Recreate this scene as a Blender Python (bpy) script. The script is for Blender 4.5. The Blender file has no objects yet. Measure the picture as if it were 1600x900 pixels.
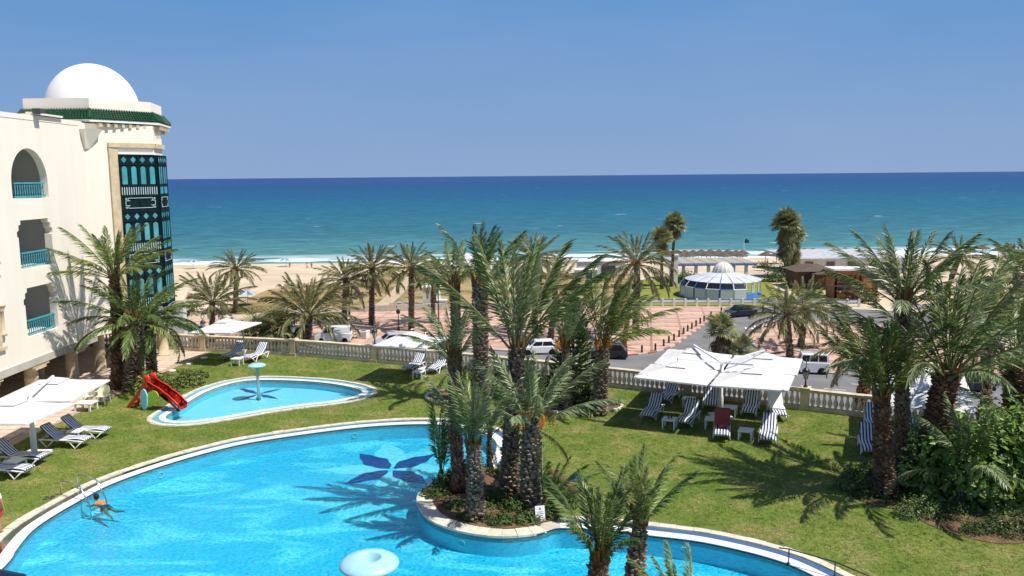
import bpy, bmesh, math, random
from mathutils import Vector, Matrix, Euler
from mathutils.geometry import tessellate_polygon
R = math.radians; PI = math.pi
SC = bpy.context.scene
random.seed(7)

# ------------------------------------------------------------------ camera, sky, sun, exposure
CF = 1300.0; CH = 10.4                      # focal length in pixels of a 1600 px wide frame, eye height above the lawn
PITCH = math.atan(175/1300); ROLL = R(0.52)
cam_d = bpy.data.cameras.new('camera'); cam = bpy.data.objects.new('camera', cam_d); SC.collection.objects.link(cam)
cam_d.sensor_width = 36; cam_d.lens = 36*CF/1600; cam_d.clip_start = 0.1; cam_d.clip_end = 200000
fwd = Vector((0, math.cos(PITCH), -math.sin(PITCH))); rgt = Vector((1, 0, 0)); upv = rgt.cross(fwd)
c_, s_ = math.cos(ROLL), math.sin(ROLL)
r2 = rgt*c_ - upv*s_; u2 = rgt*s_ + upv*c_
cam.matrix_world = Matrix(((r2.x, u2.x, -fwd.x, 0), (r2.y, u2.y, -fwd.y, 0), (r2.z, u2.z, -fwd.z, CH), (0, 0, 0, 1)))
SC.camera = cam
SUN_DIR = Vector((0.94, -0.34, 0)).normalized()*math.cos(R(59)) + Vector((0, 0, math.sin(R(59))))
w = bpy.data.worlds.new('World'); SC.world = w; w.use_nodes = True
wn = w.node_tree.nodes; wl = w.node_tree.links
bg = wn['Background']
sky = wn.new('ShaderNodeTexSky'); sky.sky_type = 'NISHITA'; sky.sun_disc = False
sky.sun_elevation = R(59); sky.sun_rotation = math.atan2(SUN_DIR.x, SUN_DIR.y)
sky.altitude = 0; sky.air_density = 1.0; sky.dust_density = 0.6; sky.ozone_density = 3.0
hs = wn.new('ShaderNodeMixRGB'); hs.blend_type = 'MULTIPLY'; hs.inputs[0].default_value = 1
hs.inputs[2].default_value = (0.75, 0.82, 0.98, 1)
wl.new(sky.outputs[0], hs.inputs[1]); bg.inputs[1].default_value = 0.10
# humid summer air: the lower sky is an even periwinkle blue all the way round
tcw = wn.new('ShaderNodeTexCoord'); sxw = wn.new('ShaderNodeSeparateXYZ'); wl.new(tcw.outputs['Generated'], sxw.inputs[0])
crw = wn.new('ShaderNodeValToRGB'); wl.new(sxw.outputs[2], crw.inputs[0]); ew = crw.color_ramp.elements
KS = 10/1.32
ew[0].position = 0; ew[0].color = (.265, .385, .61, 1); ew[1].position = .22; ew[1].color = (.105, .285, .60, 1)
q = ew.new(.09); q.color = (.20, .35, .61, 1)
scw = wn.new('ShaderNodeMixRGB'); scw.blend_type = 'MULTIPLY'; scw.inputs[0].default_value = 1; wl.new(crw.outputs[0], scw.inputs[1]); scw.inputs[2].default_value = (KS, KS, KS, 1)
fw_ = wn.new('ShaderNodeMapRange'); fw_.interpolation_type = 'SMOOTHSTEP'; fw_.inputs[1].default_value = .15; fw_.inputs[2].default_value = .6; wl.new(sxw.outputs[2], fw_.inputs[0])
mxw = wn.new('ShaderNodeMixRGB'); wl.new(fw_.outputs[0], mxw.inputs[0]); wl.new(scw.outputs[0], mxw.inputs[1]); wl.new(hs.outputs[0], mxw.inputs[2]); 
nzw = wn.new('ShaderNodeTexNoise'); nzw.inputs['Scale'].default_value = 2.2; nzw.inputs['Detail'].default_value = 5
mpw = wn.new('ShaderNodeMapping'); mpw.inputs['Scale'].default_value = (1, 1, 5); wl.new(tcw.outputs['Generated'], mpw.inputs[0]); wl.new(mpw.outputs[0], nzw.inputs['Vector'])
rgw = wn.new('ShaderNodeMapRange'); rgw.inputs[1].default_value = .42; rgw.inputs[2].default_value = .75; rgw.inputs[3].default_value = 0; rgw.inputs[4].default_value = .16; wl.new(nzw.outputs[0], rgw.inputs[0])
mxc = wn.new('ShaderNodeMixRGB'); wl.new(rgw.outputs[0], mxc.inputs[0]); wl.new(mxw.outputs[0], mxc.inputs[1]); mxc.inputs[2].default_value = (.40*KS, .49*KS, .68*KS, 1); wl.new(mxc.outputs[0], bg.inputs[0])
sun_d = bpy.data.lights.new('sun', 'SUN'); sun_d.energy = 4.3; sun_d.angle = R(0.53); sun_d.color = (1, 0.95, 0.87)
sun = bpy.data.objects.new('sun', sun_d); SC.collection.objects.link(sun)
sun.rotation_euler = SUN_DIR.to_track_quat('Z', 'Y').to_euler()
SC.view_settings.view_transform = 'Standard'; SC.view_settings.look = 'None'
SC.view_settings.exposure = 0.45; SC.view_settings.gamma = 1

def ray(px, py):
    u = px-800; v = 450-py
    return fwd*CF + rgt*(u*c_+v*s_) + upv*(-u*s_+v*c_)
def P(px, py, z=0.0):
    "world point at height z that the photograph shows at px, py"
    d = ray(px, py); t = (z-CH)/d.z
    return Vector((d.x*t, d.y*t, z))
def D(px, py, dist):
    d = ray(px, py); t = dist/d.y
    return Vector((d.x*t, dist, CH+d.z*t))

# ------------------------------------------------------------------ helpers
COL = SC.collection
class MB:
    def __init__(s): s.v = []; s.f = []; s.m = []
    def add(s, vs, fs, m=0):
        b = len(s.v); s.v += [tuple(x) for x in vs]
        for f in fs: s.f.append(tuple(b+i for i in f)); s.m.append(m)
    def box(s, c, d, rz=0, m=0, taper=1.0, M=None):
        hx, hy, hz = d[0]/2, d[1]/2, d[2]/2
        vs = []
        for z, k in ((-hz, 1), (hz, taper)):
            for x, y in ((-hx, -hy), (hx, -hy), (hx, hy), (-hx, hy)):
                vs.append(Vector((x*k, y*k, z)))
        T = M if M is not None else Matrix.Rotation(rz, 4, 'Z')
        vs = [T @ v + Vector(c) for v in vs]
        s.add(vs, [(0, 3, 2, 1), (4, 5, 6, 7), (0, 1, 5, 4), (1, 2, 6, 5), (2, 3, 7, 6), (3, 0, 4, 7)], m)
        return s
    def prism(s, poly, z0, z1, m=0):
        n = len(poly)
        vs = [(p[0], p[1], z0) for p in poly] + [(p[0], p[1], z1) for p in poly]
        s.add(vs, [tuple(range(n-1, -1, -1)), tuple(range(n, 2*n))] + [(i, (i+1) % n, n+(i+1) % n, n+i) for i in range(n)], m)
        return s
    def ext(s, poly, o, ax, ay, an, t, m=0):
        "polygon in plane axes ax, ay from origin o, given thickness t along an"
        n = len(poly); o = Vector(o)
        a = [o + ax*p[0] + ay*p[1] for p in poly]; b = [q + an*t for q in a]
        s.add(a+b, [tuple(range(n-1, -1, -1)), tuple(range(n, 2*n))] + [(i, (i+1) % n, n+(i+1) % n, n+i) for i in range(n)], m)
        return s
    def tube(s, path, rad, n=6, m=0, cap=True):
        path = [Vector(p) for p in path]; k = len(path)
        if not hasattr(rad, '__len__'): rad = [rad]*k
        vs = []; ref = None
        for i, p in enumerate(path):
            t = (path[min(i+1, k-1)]-path[max(i-1, 0)]).normalized()
            if ref is None: ref = Vector((0, 0, 1)) if abs(t.z) < .9 else Vector((1, 0, 0))
            a = t.cross(ref).normalized(); b = t.cross(a).normalized(); ref = -b if False else (a.cross(t)).normalized()
            for j in range(n):
                th = 2*PI*j/n
                vs.append(p + (a*math.cos(th)+b*math.sin(th))*rad[i])
        fs = [(i*n+j, i*n+(j+1) % n, (i+1)*n+(j+1) % n, (i+1)*n+j) for i in range(k-1) for j in range(n)]
        if cap: fs += [tuple(range(n-1, -1, -1)), tuple(range((k-1)*n, k*n))]
        s.add(vs, fs, m); return s
    def lathe(s, prof, n=12, c=(0, 0, 0), m=0, sx=1, sy=1):
        vs = []
        for r, z in prof:
            for j in range(n):
                th = 2*PI*j/n
                vs.append((c[0]+r*math.cos(th)*sx, c[1]+r*math.sin(th)*sy, c[2]+z))
        k = len(prof)
        fs = [(i*n+j, i*n+(j+1) % n, (i+1)*n+(j+1) % n, (i+1)*n+j) for i in range(k-1) for j in range(n)]
        if prof[0][0] > 1e-6: fs.append(tuple(range(n-1, -1, -1)))
        if prof[-1][0] > 1e-6: fs.append(tuple(range((k-1)*n, k*n)))
        s.add(vs, fs, m); return s
    def mesh(s, name, mats, smooth=False):
        me = bpy.data.meshes.new(name); me.from_pydata(s.v, [], s.f)
        if not isinstance(mats, (list, tuple)): mats = [mats]
        for q in mats: me.materials.append(q)
        if len(mats) > 1: me.polygons.foreach_set('material_index', s.m)
        if smooth: me.polygons.foreach_set('use_smooth', [True]*len(s.f))
        me.update(); return me
    def build(s, name, mats, parent=None, smooth=False, kind=None):
        return obj(name, s.mesh(name, mats, smooth), parent, kind)
def obj(name, me, parent=None, kind=None, M=None):
    o = bpy.data.objects.new(name, me); COL.objects.link(o)
    if parent is not None: o.parent = parent
    if kind: o['kind'] = kind
    if M is not None: o.matrix_local = M
    return o
def tag(o, label, cat, group=None):
    o['label'] = label; o['category'] = cat
    if group: o['group'] = group
    return o
def thing(name, label, cat, loc=(0, 0, 0), rz=0, group=None):
    o = bpy.data.objects.new(name, None); COL.objects.link(o)
    o.location = loc; o.rotation_euler = (0, 0, rz); o.empty_display_size = .2
    return tag(o, label, cat, group)
def copy_tree(o, parent=None):
    c = o.copy(); COL.objects.link(c)
    if parent is not None: c.parent = parent
    for ch in o.children: copy_tree(ch, c)
    return c
def dup(o, label, loc, rz=0, group=None, sc=None):
    c = copy_tree(o); c['label'] = label; c.location = loc; c.rotation_euler = (0, 0, rz)
    if group: c['group'] = group
    if sc: c.scale = sc
    return c

# ------------------------------------------------------------------ materials
def mat(name, col, rough=.7, spec=.3, metal=0, noise=None, bump=None, trans=0, randv=0, coord='Object', col2=None, nrange=(.35, .65)):
    """noise=(scale, amount or second colour), bump=(scale, strength, distance)"""
    m = bpy.data.materials.new(name); m.use_nodes = True
    N = m.node_tree.nodes; L = m.node_tree.links; b = N['Principled BSDF']
    b.inputs['Roughness'].default_value = rough; b.inputs['Metallic'].default_value = metal
    b.inputs['Specular IOR Level'].default_value = spec
    b.inputs['Base Color'].default_value = (*col, 1)
    tc = N.new('ShaderNodeTexCoord'); src = None
    if noise:
        n = N.new('ShaderNodeTexNoise'); n.inputs['Scale'].default_value = noise[0]; n.inputs['Detail'].default_value = 5
        L.new(tc.outputs[coord], n.inputs['Vector'])
        mr = N.new('ShaderNodeMapRange'); mr.inputs[1].default_value = nrange[0]; mr.inputs[2].default_value = nrange[1]
        L.new(n.outputs[0], mr.inputs[0])
        mx = N.new('ShaderNodeMixRGB'); L.new(mr.outputs[0], mx.inputs[0])
        c2 = col2 if col2 else tuple(c*(1-noise[1]) for c in col)
        mx.inputs[1].default_value = (*col, 1); mx.inputs[2].default_value = (*c2, 1)
        src = mx.outputs[0]
    if randv:
        oi = N.new('ShaderNodeObjectInfo'); mr2 = N.new('ShaderNodeMapRange')
        mr2.inputs[3].default_value = 1-randv; mr2.inputs[4].default_value = 1+randv
        L.new(oi.outputs['Random'], mr2.inputs[0])
        hsv = N.new('ShaderNodeHueSaturation'); L.new(mr2.outputs[0], hsv.inputs['Value'])
        if src: L.new(src, hsv.inputs['Color'])
        else: hsv.inputs['Color'].default_value = (*col, 1)
        src = hsv.outputs[0]
    if src: L.new(src, b.inputs['Base Color'])
    if bump:
        n2 = N.new('ShaderNodeTexNoise'); n2.inputs['Scale'].default_value = bump[0]; n2.inputs['Detail'].default_value = 4
        L.new(tc.outputs[coord], n2.inputs['Vector'])
        bp = N.new('ShaderNodeBump'); bp.inputs['Strength'].default_value = bump[1]; bp.inputs['Distance'].default_value = bump[2]
        L.new(n2.outputs[0], bp.inputs['Height']); L.new(bp.outputs[0], b.inputs['Normal'])
    if trans:
        tr = N.new('ShaderNodeBsdfTranslucent'); ms = N.new('ShaderNodeMixShader'); ms.inputs[0].default_value = trans
        if src: L.new(src, tr.inputs[0])
        else: tr.inputs[0].default_value = (*col, 1)
        out = N['Material Output']; L.new(b.outputs[0], ms.inputs[1]); L.new(tr.outputs[0], ms.inputs[2]); L.new(ms.outputs[0], out.inputs[0])
    return m
def stripes(name, ca, cb, period, axis=1, duty=.5, rough=.8):
    m = bpy.data.materials.new(name); m.use_nodes = True
    N = m.node_tree.nodes; L = m.node_tree.links; b = N['Principled BSDF']; b.inputs['Roughness'].default_value = rough
    tc = N.new('ShaderNodeTexCoord'); sx = N.new('ShaderNodeSeparateXYZ'); L.new(tc.outputs['Object'], sx.inputs[0])
    a = N.new('ShaderNodeMath'); a.operation = 'MULTIPLY_ADD'; a.inputs[1].default_value = 1/period; a.inputs[2].default_value = 100.25
    L.new(sx.outputs[axis], a.inputs[0])
    f = N.new('ShaderNodeMath'); f.operation = 'FRACT'; L.new(a.outputs[0], f.inputs[0])
    g = N.new('ShaderNodeMath'); g.operation = 'GREATER_THAN'; g.inputs[1].default_value = duty; L.new(f.outputs[0], g.inputs[0])
    mx = N.new('ShaderNodeMixRGB'); L.new(g.outputs[0], mx.inputs[0]); mx.inputs[1].default_value = (*ca, 1); mx.inputs[2].default_value = (*cb, 1)
    L.new(mx.outputs[0], b.inputs['Base Color']); return m

WHITE = (.80, .79, .76)
M = {}
M['plaster'] = mat('white_plaster', (.85, .77, .65), .85, .2, noise=(.45, .055), bump=(6, .15, .02))
M['plaster2'] = mat('dome_plaster', (.82, .80, .76), .8, .2, noise=(.8, .05), bump=(5, .1, .02))
M['stone'] = mat('cream_stone', (.66, .53, .34), .8, .2, noise=(3, .22), bump=(14, .3, .02))
M['balstone'] = mat('balustrade_stone', (.70, .58, .40), .85, .2, noise=(2.2, .3), bump=(20, .3, .015))
M['balwhite'] = mat('baluster_stone', (.78, .68, .52), .8, .2, noise=(4, .25), bump=(25, .2, .01), randv=.14)
M['turq'] = mat('turquoise_paint', (.06, .36, .42), .5, .4, noise=(5, .2))
M['tile_green'] = mat('green_glazed_tile', (.012, .085, .035), .6, .3, noise=(9, .6), randv=.1)
M['oriel'] = mat('dark_green_wood', (.004, .018, .020), .6, .15, noise=(7, .3))
M['cyan'] = mat('cyan_glass', (.06, .36, .41), .08, .8, noise=(1.5, .3), randv=.2)
M['fret'] = mat('pale_fretwork', (.45, .60, .62), .5)
M['white'] = mat('white_plastic', (.76, .76, .74), .45, .4, noise=(8, .06))
M['wcloth'] = mat('white_canvas', (.74, .73, .71), .8, .2, noise=(2.0, .10), bump=(3, .6, .05), trans=.12)
M['alu'] = mat('grey_metal', (.45, .47, .48), .35, .5, metal=.6)
M['dark'] = mat('black_metal', (.015, .015, .017), .45, .5)
M['steel'] = mat('polished_steel', (.6, .62, .64), .18, .5, metal=1)
M['cushion'] = stripes('blue_striped_cloth', (.80, .80, .80), (.012, .035, .13), .112)
M['cloth'] = mat('white_towel', (.80, .79, .77), .9, .1, bump=(30, .5, .01))
M['redcloth'] = mat('pink_towel', (.42, .10, .09), .9, .1, noise=(20, .3), bump=(30, .5, .01))
M['cream'] = mat('cream_plastic', (.75, .72, .50), .5, .4)
M['sand'] = mat('beach_sand', (.62, .50, .35), .95, .1, noise=(.12, .25), bump=(.9, .6, .15))
M['dirt'] = mat('bare_earth', (.20, .12, .07), .95, .1, noise=(4, .4), bump=(10, .6, .05))
M['plazabase'] = mat('plaza_joint', (.47, .27, .20), .9, .1, noise=(.6, .25))
M['slab'] = mat('terracotta_paving', (.61, .40, .30), .85, .2, noise=(.7, .28), bump=(9, .2, .02), randv=.10)
M['road'] = mat('asphalt', (.20, .195, .19), .9, .2, noise=(.35, .22), bump=(25, .3, .01))
M['kerb'] = mat('kerb_stone', (.55, .48, .40), .85, .2, noise=(3, .2))
M['kerbred'] = mat('faded_red_paint', (.45, .16, .12), .8, .2, noise=(6, .3))
M['paint'] = mat('road_paint', (.7, .7, .68), .7, .2, noise=(8, .25))
M['tilejoint'] = mat('terrace_mortar', (.40, .31, .23), .9, .1)
M['tile'] = mat('terrace_tile', (.62, .50, .38), .6, .3, noise=(1.5, .15), randv=.10)
M['thatch'] = mat('grey_thatch', (.17, .13, .10), .95, .1, noise=(6, .5), bump=(12, 1, .08))
M['wood'] = mat('brown_wood', (.16, .07, .035), .7, .3, noise=(6, .4))
M['orange'] = mat('orange_brown_render', (.50, .20, .09), .85, .2, noise=(1.5, .25))
M['roofgrey'] = mat('bleached_reed_roof', (.42, .38, .33), .9, .1, noise=(3, .35), bump=(6, .6, .06))
M['blue'] = mat('blue_paint', (.03, .13, .42), .5, .4, noise=(3, .2))
M['glass'] = mat('dark_window_glass', (.02, .025, .03), .05, .9)
M['tyre'] = mat('black_rubber', (.012, .012, .012), .8, .2)
M['rim'] = mat('alloy_rim', (.5, .5, .52), .3, .5, metal=.8)
M['lampw'] = mat('headlamp_glass', (.7, .72, .72), .1, .8)
M['lampr'] = mat('red_lamp', (.35, .015, .01), .2, .6)
_n = M['plaster'].node_tree; _t = [x for x in _n.nodes if x.type == 'TEX_NOISE'][0]; _m = _n.nodes.new('ShaderNodeMapping'); _m.inputs['Scale'].default_value = (3.2, 3.2, .35)
_n.links.new([x for x in _n.nodes if x.type == 'TEX_COORD'][0].outputs['Object'], _m.inputs[0]); _n.links.new(_m.outputs[0], _t.inputs['Vector'])
M['redp'] = mat('red_plastic', (.62, .025, .012), .28, .5, noise=(3, .12))
M['lime'] = mat('lime_plastic', (.40, .60, .06), .4, .4)
M['babyblue'] = mat('pale_blue_plastic', (.25, .62, .75), .4, .4)
M['skyblue'] = mat('fountain_glaze', (.36, .62, .68), .3, .5, noise=(4, .06))
M['skin'] = mat('skin', (.38, .19, .11), .6, .3)
M['hair'] = mat('dark_hair', (.012, .009, .008), .6, .3)
M['orangecloth'] = mat('orange_shirt', (.75, .20, .03), .8)
M['redshort'] = mat('red_shorts', (.55, .02, .03), .8)
M['poolwhite'] = mat('pool_white_band', (.74, .72, .67), .5, .4, noise=(6, .08), bump=(30, .1, .005))
M['poolblue'] = mat('pool_blue_channel_tile', (.15, .38, .50), .35, .5, noise=(25, .15))
M['coping'] = mat('coping_stone', (.66, .60, .47), .8, .2, noise=(5, .22), bump=(16, .5, .02), randv=.08)
M['dkline'] = mat('dark_waterline_tile', (.015, .02, .06), .3, .5)
M['starblue'] = mat('dark_blue_mosaic', (.003, .022, .20), .4, .4, noise=(9, .3))
M['starpale'] = mat('pale_mosaic', (.42, .70, .74), .4, .4, noise=(9, .1))
M['orangefruit'] = mat('orange_fruit_stalk', (.50, .20, .03), .7, .2, randv=.2)
M['flower'] = mat('orange_flower', (.70, .14, .03), .6, .2)
M['pinkf'] = mat('pink_cloth', (.7, .1, .35), .6, .2)
M['rust'] = mat('rust_red_pole', (.22, .06, .03), .7, .2, noise=(5, .3))
M['twhite'] = mat('painted_wall', (.74, .72, .66), .85, .2, noise=(1, .15))
M['dgrey'] = mat('dark_grey_plastic', (.06, .07, .08), .6, .3)

def leaf_mat(name, col, col2, trans=.25, randv=.18, rough=.42, spec=.45, under=None):
    m = bpy.data.materials.new(name); m.use_nodes = True
    N = m.node_tree.nodes; L = m.node_tree.links; b = N['Principled BSDF']
    b.inputs['Roughness'].default_value = rough; b.inputs['Specular IOR Level'].default_value = spec
    tc = N.new('ShaderNodeTexCoord'); n = N.new('ShaderNodeTexNoise'); n.inputs['Scale'].default_value = 2.3; n.inputs['Detail'].default_value = 3
    L.new(tc.outputs['Object'], n.inputs['Vector'])
    mr = N.new('ShaderNodeMapRange'); mr.inputs[1].default_value = .35; mr.inputs[2].default_value = .65; L.new(n.outputs[0], mr.inputs[0])
    mx = N.new('ShaderNodeMixRGB'); L.new(mr.outputs[0], mx.inputs[0]); mx.inputs[1].default_value = (*col, 1); mx.inputs[2].default_value = (*col2, 1)
    oi = N.new('ShaderNodeObjectInfo'); mr2 = N.new('ShaderNodeMapRange'); mr2.inputs[3].default_value = 1-randv; mr2.inputs[4].default_value = 1+randv*1.6
    L.new(oi.outputs['Random'], mr2.inputs[0])
    hsv = N.new('ShaderNodeHueSaturation'); L.new(mr2.outputs[0], hsv.inputs['Value']); L.new(mx.outputs[0], hsv.inputs['Color'])
    L.new(hsv.outputs[0], b.inputs['Base Color'])
    tr = N.new('ShaderNodeBsdfTranslucent'); L.new(hsv.outputs[0], tr.inputs[0])
    ms = N.new('ShaderNodeMixShader'); ms.inputs[0].default_value = trans
    L.new(b.outputs[0], ms.inputs[1]); L.new(tr.outputs[0], ms.inputs[2]); L.new(ms.outputs[0], N['Material Output'].inputs[0])
    return m
LF = {
 'green': leaf_mat('palm_leaf_green', (.15, .205, .045), (.22, .26, .065)),
 'deep': leaf_mat('palm_leaf_deep', (.07, .125, .028), (.125, .175, .042)),
 'silver': leaf_mat('palm_leaf_silver', (.25, .29, .14), (.18, .23, .10)),
 'olive': leaf_mat('palm_leaf_olive', (.20, .20, .065), (.14, .16, .055)),
 'dusty': leaf_mat('palm_leaf_dusty', (.25, .22, .085), (.17, .17, .06)),
 'dead': leaf_mat('palm_leaf_dead', (.20, .12, .055), (.14, .085, .04), trans=.1),
 'fan': leaf_mat('fan_leaf_green', (.17, .20, .07), (.24, .24, .10)),
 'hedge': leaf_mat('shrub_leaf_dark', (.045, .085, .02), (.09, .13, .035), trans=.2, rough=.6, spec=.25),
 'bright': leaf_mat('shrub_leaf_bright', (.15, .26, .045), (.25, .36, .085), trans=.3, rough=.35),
 'pine': leaf_mat('pine_needles', (.05, .09, .02), (.08, .12, .03), trans=.05),
 'ochre': leaf_mat('dry_scrub', (.22, .17, .07), (.15, .14, .05), trans=.1),
}
M['rachis'] = mat('palm_midrib', (.17, .18, .07), .6, .3, randv=.15)
M['trunk'] = mat('palm_trunk_core', (.11, .075, .05), .95, .1, noise=(8, .5), bump=(14, 1, .05))
M['boot'] = mat('palm_leaf_base', (.30, .235, .175), .95, .1, noise=(3.5, .55), bump=(25, .6, .02))
M['bootred'] = mat('palm_leaf_base_reddish', (.30, .18, .115), .95, .1, noise=(2.5, .7), bump=(25, .6, .02))
M['fibre'] = mat('palm_fibre', (.26, .13, .05), .95, .1, noise=(12, .4), bump=(30, 1, .03))
M['bark'] = mat('bark', (.10, .07, .05), .95, .1, noise=(8, .4))

# grass ground, with worn yellow and greener patches
def grass_mat():
    m = bpy.data.materials.new('lawn_ground'); m.use_nodes = True
    N = m.node_tree.nodes; L = m.node_tree.links; b = N['Principled BSDF']; b.inputs['Roughness'].default_value = .9; b.inputs['Specular IOR Level'].default_value = .1
    tc = N.new('ShaderNodeTexCoord')
    def nz(sc, det=4):
        n = N.new('ShaderNodeTexNoise'); n.inputs['Scale'].default_value = sc; n.inputs['Detail'].default_value = det
        L.new(tc.outputs['Object'], n.inputs['Vector']); return n.outputs[0]
    def rg(v, a, b_):
        r = N.new('ShaderNodeMapRange'); r.inputs[1].default_value = a; r.inputs[2].default_value = b_; L.new(v, r.inputs[0]); return r.outputs[0]
    def mix(f, a, c):
        x = N.new('ShaderNodeMixRGB'); L.new(f, x.inputs[0])
        for i, q in ((1, a), (2, c)):
            if isinstance(q, tuple): x.inputs[i].default_value = (*q, 1)
            else: L.new(q, x.inputs[i])
        return x.outputs[0]
    c = mix(rg(nz(.28), .38, .62), (.14, .195, .04), (.23, .25, .065))
    c = mix(rg(nz(.8, 6), .50, .64), c, (.32, .28, .11))
    c = mix(rg(nz(9, 6), .3, .7), c, (.09, .135, .018))
    L.new(c, b.inputs['Base Color'])
    bp = N.new('ShaderNodeBump'); bp.inputs['Strength'].default_value = .9; bp.inputs['Distance'].default_value = .05
    L.new(nz(22, 5), bp.inputs['Height']); L.new(bp.outputs[0], b.inputs['Normal'])
    return m
M['lawn'] = grass_mat()
M['blade'] = leaf_mat('grass_blade', (.20, .29, .055), (.40, .37, .13), trans=.3, randv=.3, rough=.6, spec=.2)

_n = M['blade'].node_tree; _t = [x for x in _n.nodes if x.type == 'TEX_NOISE'][0]; _g = _n.nodes.new('ShaderNodeNewGeometry'); _t.inputs['Scale'].default_value = .8; _t.inputs['Detail'].default_value = 6
_n.links.new(_g.outputs['Position'], _t.inputs['Vector']); _mr = [x for x in _n.nodes if x.type == 'MAP_RANGE'][0]; _mr.inputs[1].default_value = .44; _mr.inputs[2].default_value = .64
def water_mat(name, tint, scale, dist, strength=1.0):
    m = bpy.data.materials.new(name); m.use_nodes = True
    N = m.node_tree.nodes; L = m.node_tree.links; N.remove(N['Principled BSDF'])
    tr = N.new('ShaderNodeBsdfTransparent'); tr.inputs[0].default_value = (*tint, 1)
    gl = N.new('ShaderNodeBsdfGlossy'); gl.inputs['Roughness'].default_value = .04
    tc = N.new('ShaderNodeTexCoord')
    n = N.new('ShaderNodeTexNoise'); n.inputs['Scale'].default_value = scale; n.inputs['Detail'].default_value = 3; n.inputs['Distortion'].default_value = .6
    L.new(tc.outputs['Object'], n.inputs['Vector'])
    bp = N.new('ShaderNodeBump'); bp.inputs['Strength'].default_value = strength; bp.inputs['Distance'].default_value = dist
    L.new(n.outputs[0], bp.inputs['Height']); L.new(bp.outputs[0], gl.inputs['Normal'])
    fr = N.new('ShaderNodeFresnel'); fr.inputs[0].default_value = 1.33; L.new(bp.outputs[0], fr.inputs['Normal'])
    ms = N.new('ShaderNodeMixShader'); L.new(fr.outputs[0], ms.inputs[0]); L.new(tr.outputs[0], ms.inputs[1]); L.new(gl.outputs[0], ms.inputs[2])
    L.new(ms.outputs[0], N['Material Output'].inputs[0]); return m
M['water'] = water_mat('pool_water', (.50, .93, .985), 6.5, .06)
M['water2'] = water_mat('shallow_pool_water', (.66, .95, .985), 4, .006)
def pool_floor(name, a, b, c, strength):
    "small glass mosaic in mixed blues; caustic network and pale light bands painted into the colour"
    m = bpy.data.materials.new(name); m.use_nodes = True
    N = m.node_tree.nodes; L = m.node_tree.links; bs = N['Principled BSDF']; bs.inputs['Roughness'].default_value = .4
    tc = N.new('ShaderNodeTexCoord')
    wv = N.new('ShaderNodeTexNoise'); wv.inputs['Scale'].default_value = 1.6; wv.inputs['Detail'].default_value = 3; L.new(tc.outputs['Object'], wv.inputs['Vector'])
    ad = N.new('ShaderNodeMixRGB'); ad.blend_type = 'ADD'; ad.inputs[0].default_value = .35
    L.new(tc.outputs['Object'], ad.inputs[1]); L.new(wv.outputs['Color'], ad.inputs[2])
    vo = N.new('ShaderNodeTexVoronoi'); vo.feature = 'DISTANCE_TO_EDGE'; vo.inputs['Scale'].default_value = 5.2; L.new(ad.outputs[0], vo.inputs['Vector'])  # cell edges become a caustic network painted into the floor colour
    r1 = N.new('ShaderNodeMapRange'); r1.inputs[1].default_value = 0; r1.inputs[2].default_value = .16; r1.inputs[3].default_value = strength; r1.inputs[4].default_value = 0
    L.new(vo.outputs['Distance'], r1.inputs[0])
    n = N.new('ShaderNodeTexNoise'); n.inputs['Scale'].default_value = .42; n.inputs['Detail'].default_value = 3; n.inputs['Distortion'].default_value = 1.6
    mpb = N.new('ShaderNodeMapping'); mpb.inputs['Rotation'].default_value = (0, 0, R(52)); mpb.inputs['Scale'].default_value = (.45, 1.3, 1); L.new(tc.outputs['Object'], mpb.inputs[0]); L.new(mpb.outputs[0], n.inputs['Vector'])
    r2_ = N.new('ShaderNodeMapRange'); r2_.inputs[1].default_value = .47; r2_.inputs[2].default_value = .60; L.new(n.outputs[0], r2_.inputs[0])  # broad pale bands: rippled light painted over the mosaic blue
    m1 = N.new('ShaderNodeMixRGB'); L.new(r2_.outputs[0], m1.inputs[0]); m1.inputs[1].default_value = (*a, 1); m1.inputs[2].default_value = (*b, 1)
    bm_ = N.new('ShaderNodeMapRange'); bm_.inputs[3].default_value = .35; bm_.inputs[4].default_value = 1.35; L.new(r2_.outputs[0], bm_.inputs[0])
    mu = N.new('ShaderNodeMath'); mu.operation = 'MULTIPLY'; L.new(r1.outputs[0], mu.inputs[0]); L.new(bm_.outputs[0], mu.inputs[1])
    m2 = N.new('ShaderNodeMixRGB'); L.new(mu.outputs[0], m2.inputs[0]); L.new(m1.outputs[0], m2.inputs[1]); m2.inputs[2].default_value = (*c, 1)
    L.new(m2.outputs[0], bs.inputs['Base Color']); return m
M['pfloor'] = pool_floor('pool_mosaic_caustics', (.014, .43, .62), (.15, .58, .68), (.50, .76, .76), .6)
M['pfloor2'] = mat('shallow_pool_mosaic', (.33, .62, .70), .4, .4, noise=(1.2, .06))
M['pwall'] = mat('pool_wall_tile', (.20, .56, .70), .4, .4, noise=(5, .1))

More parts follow.
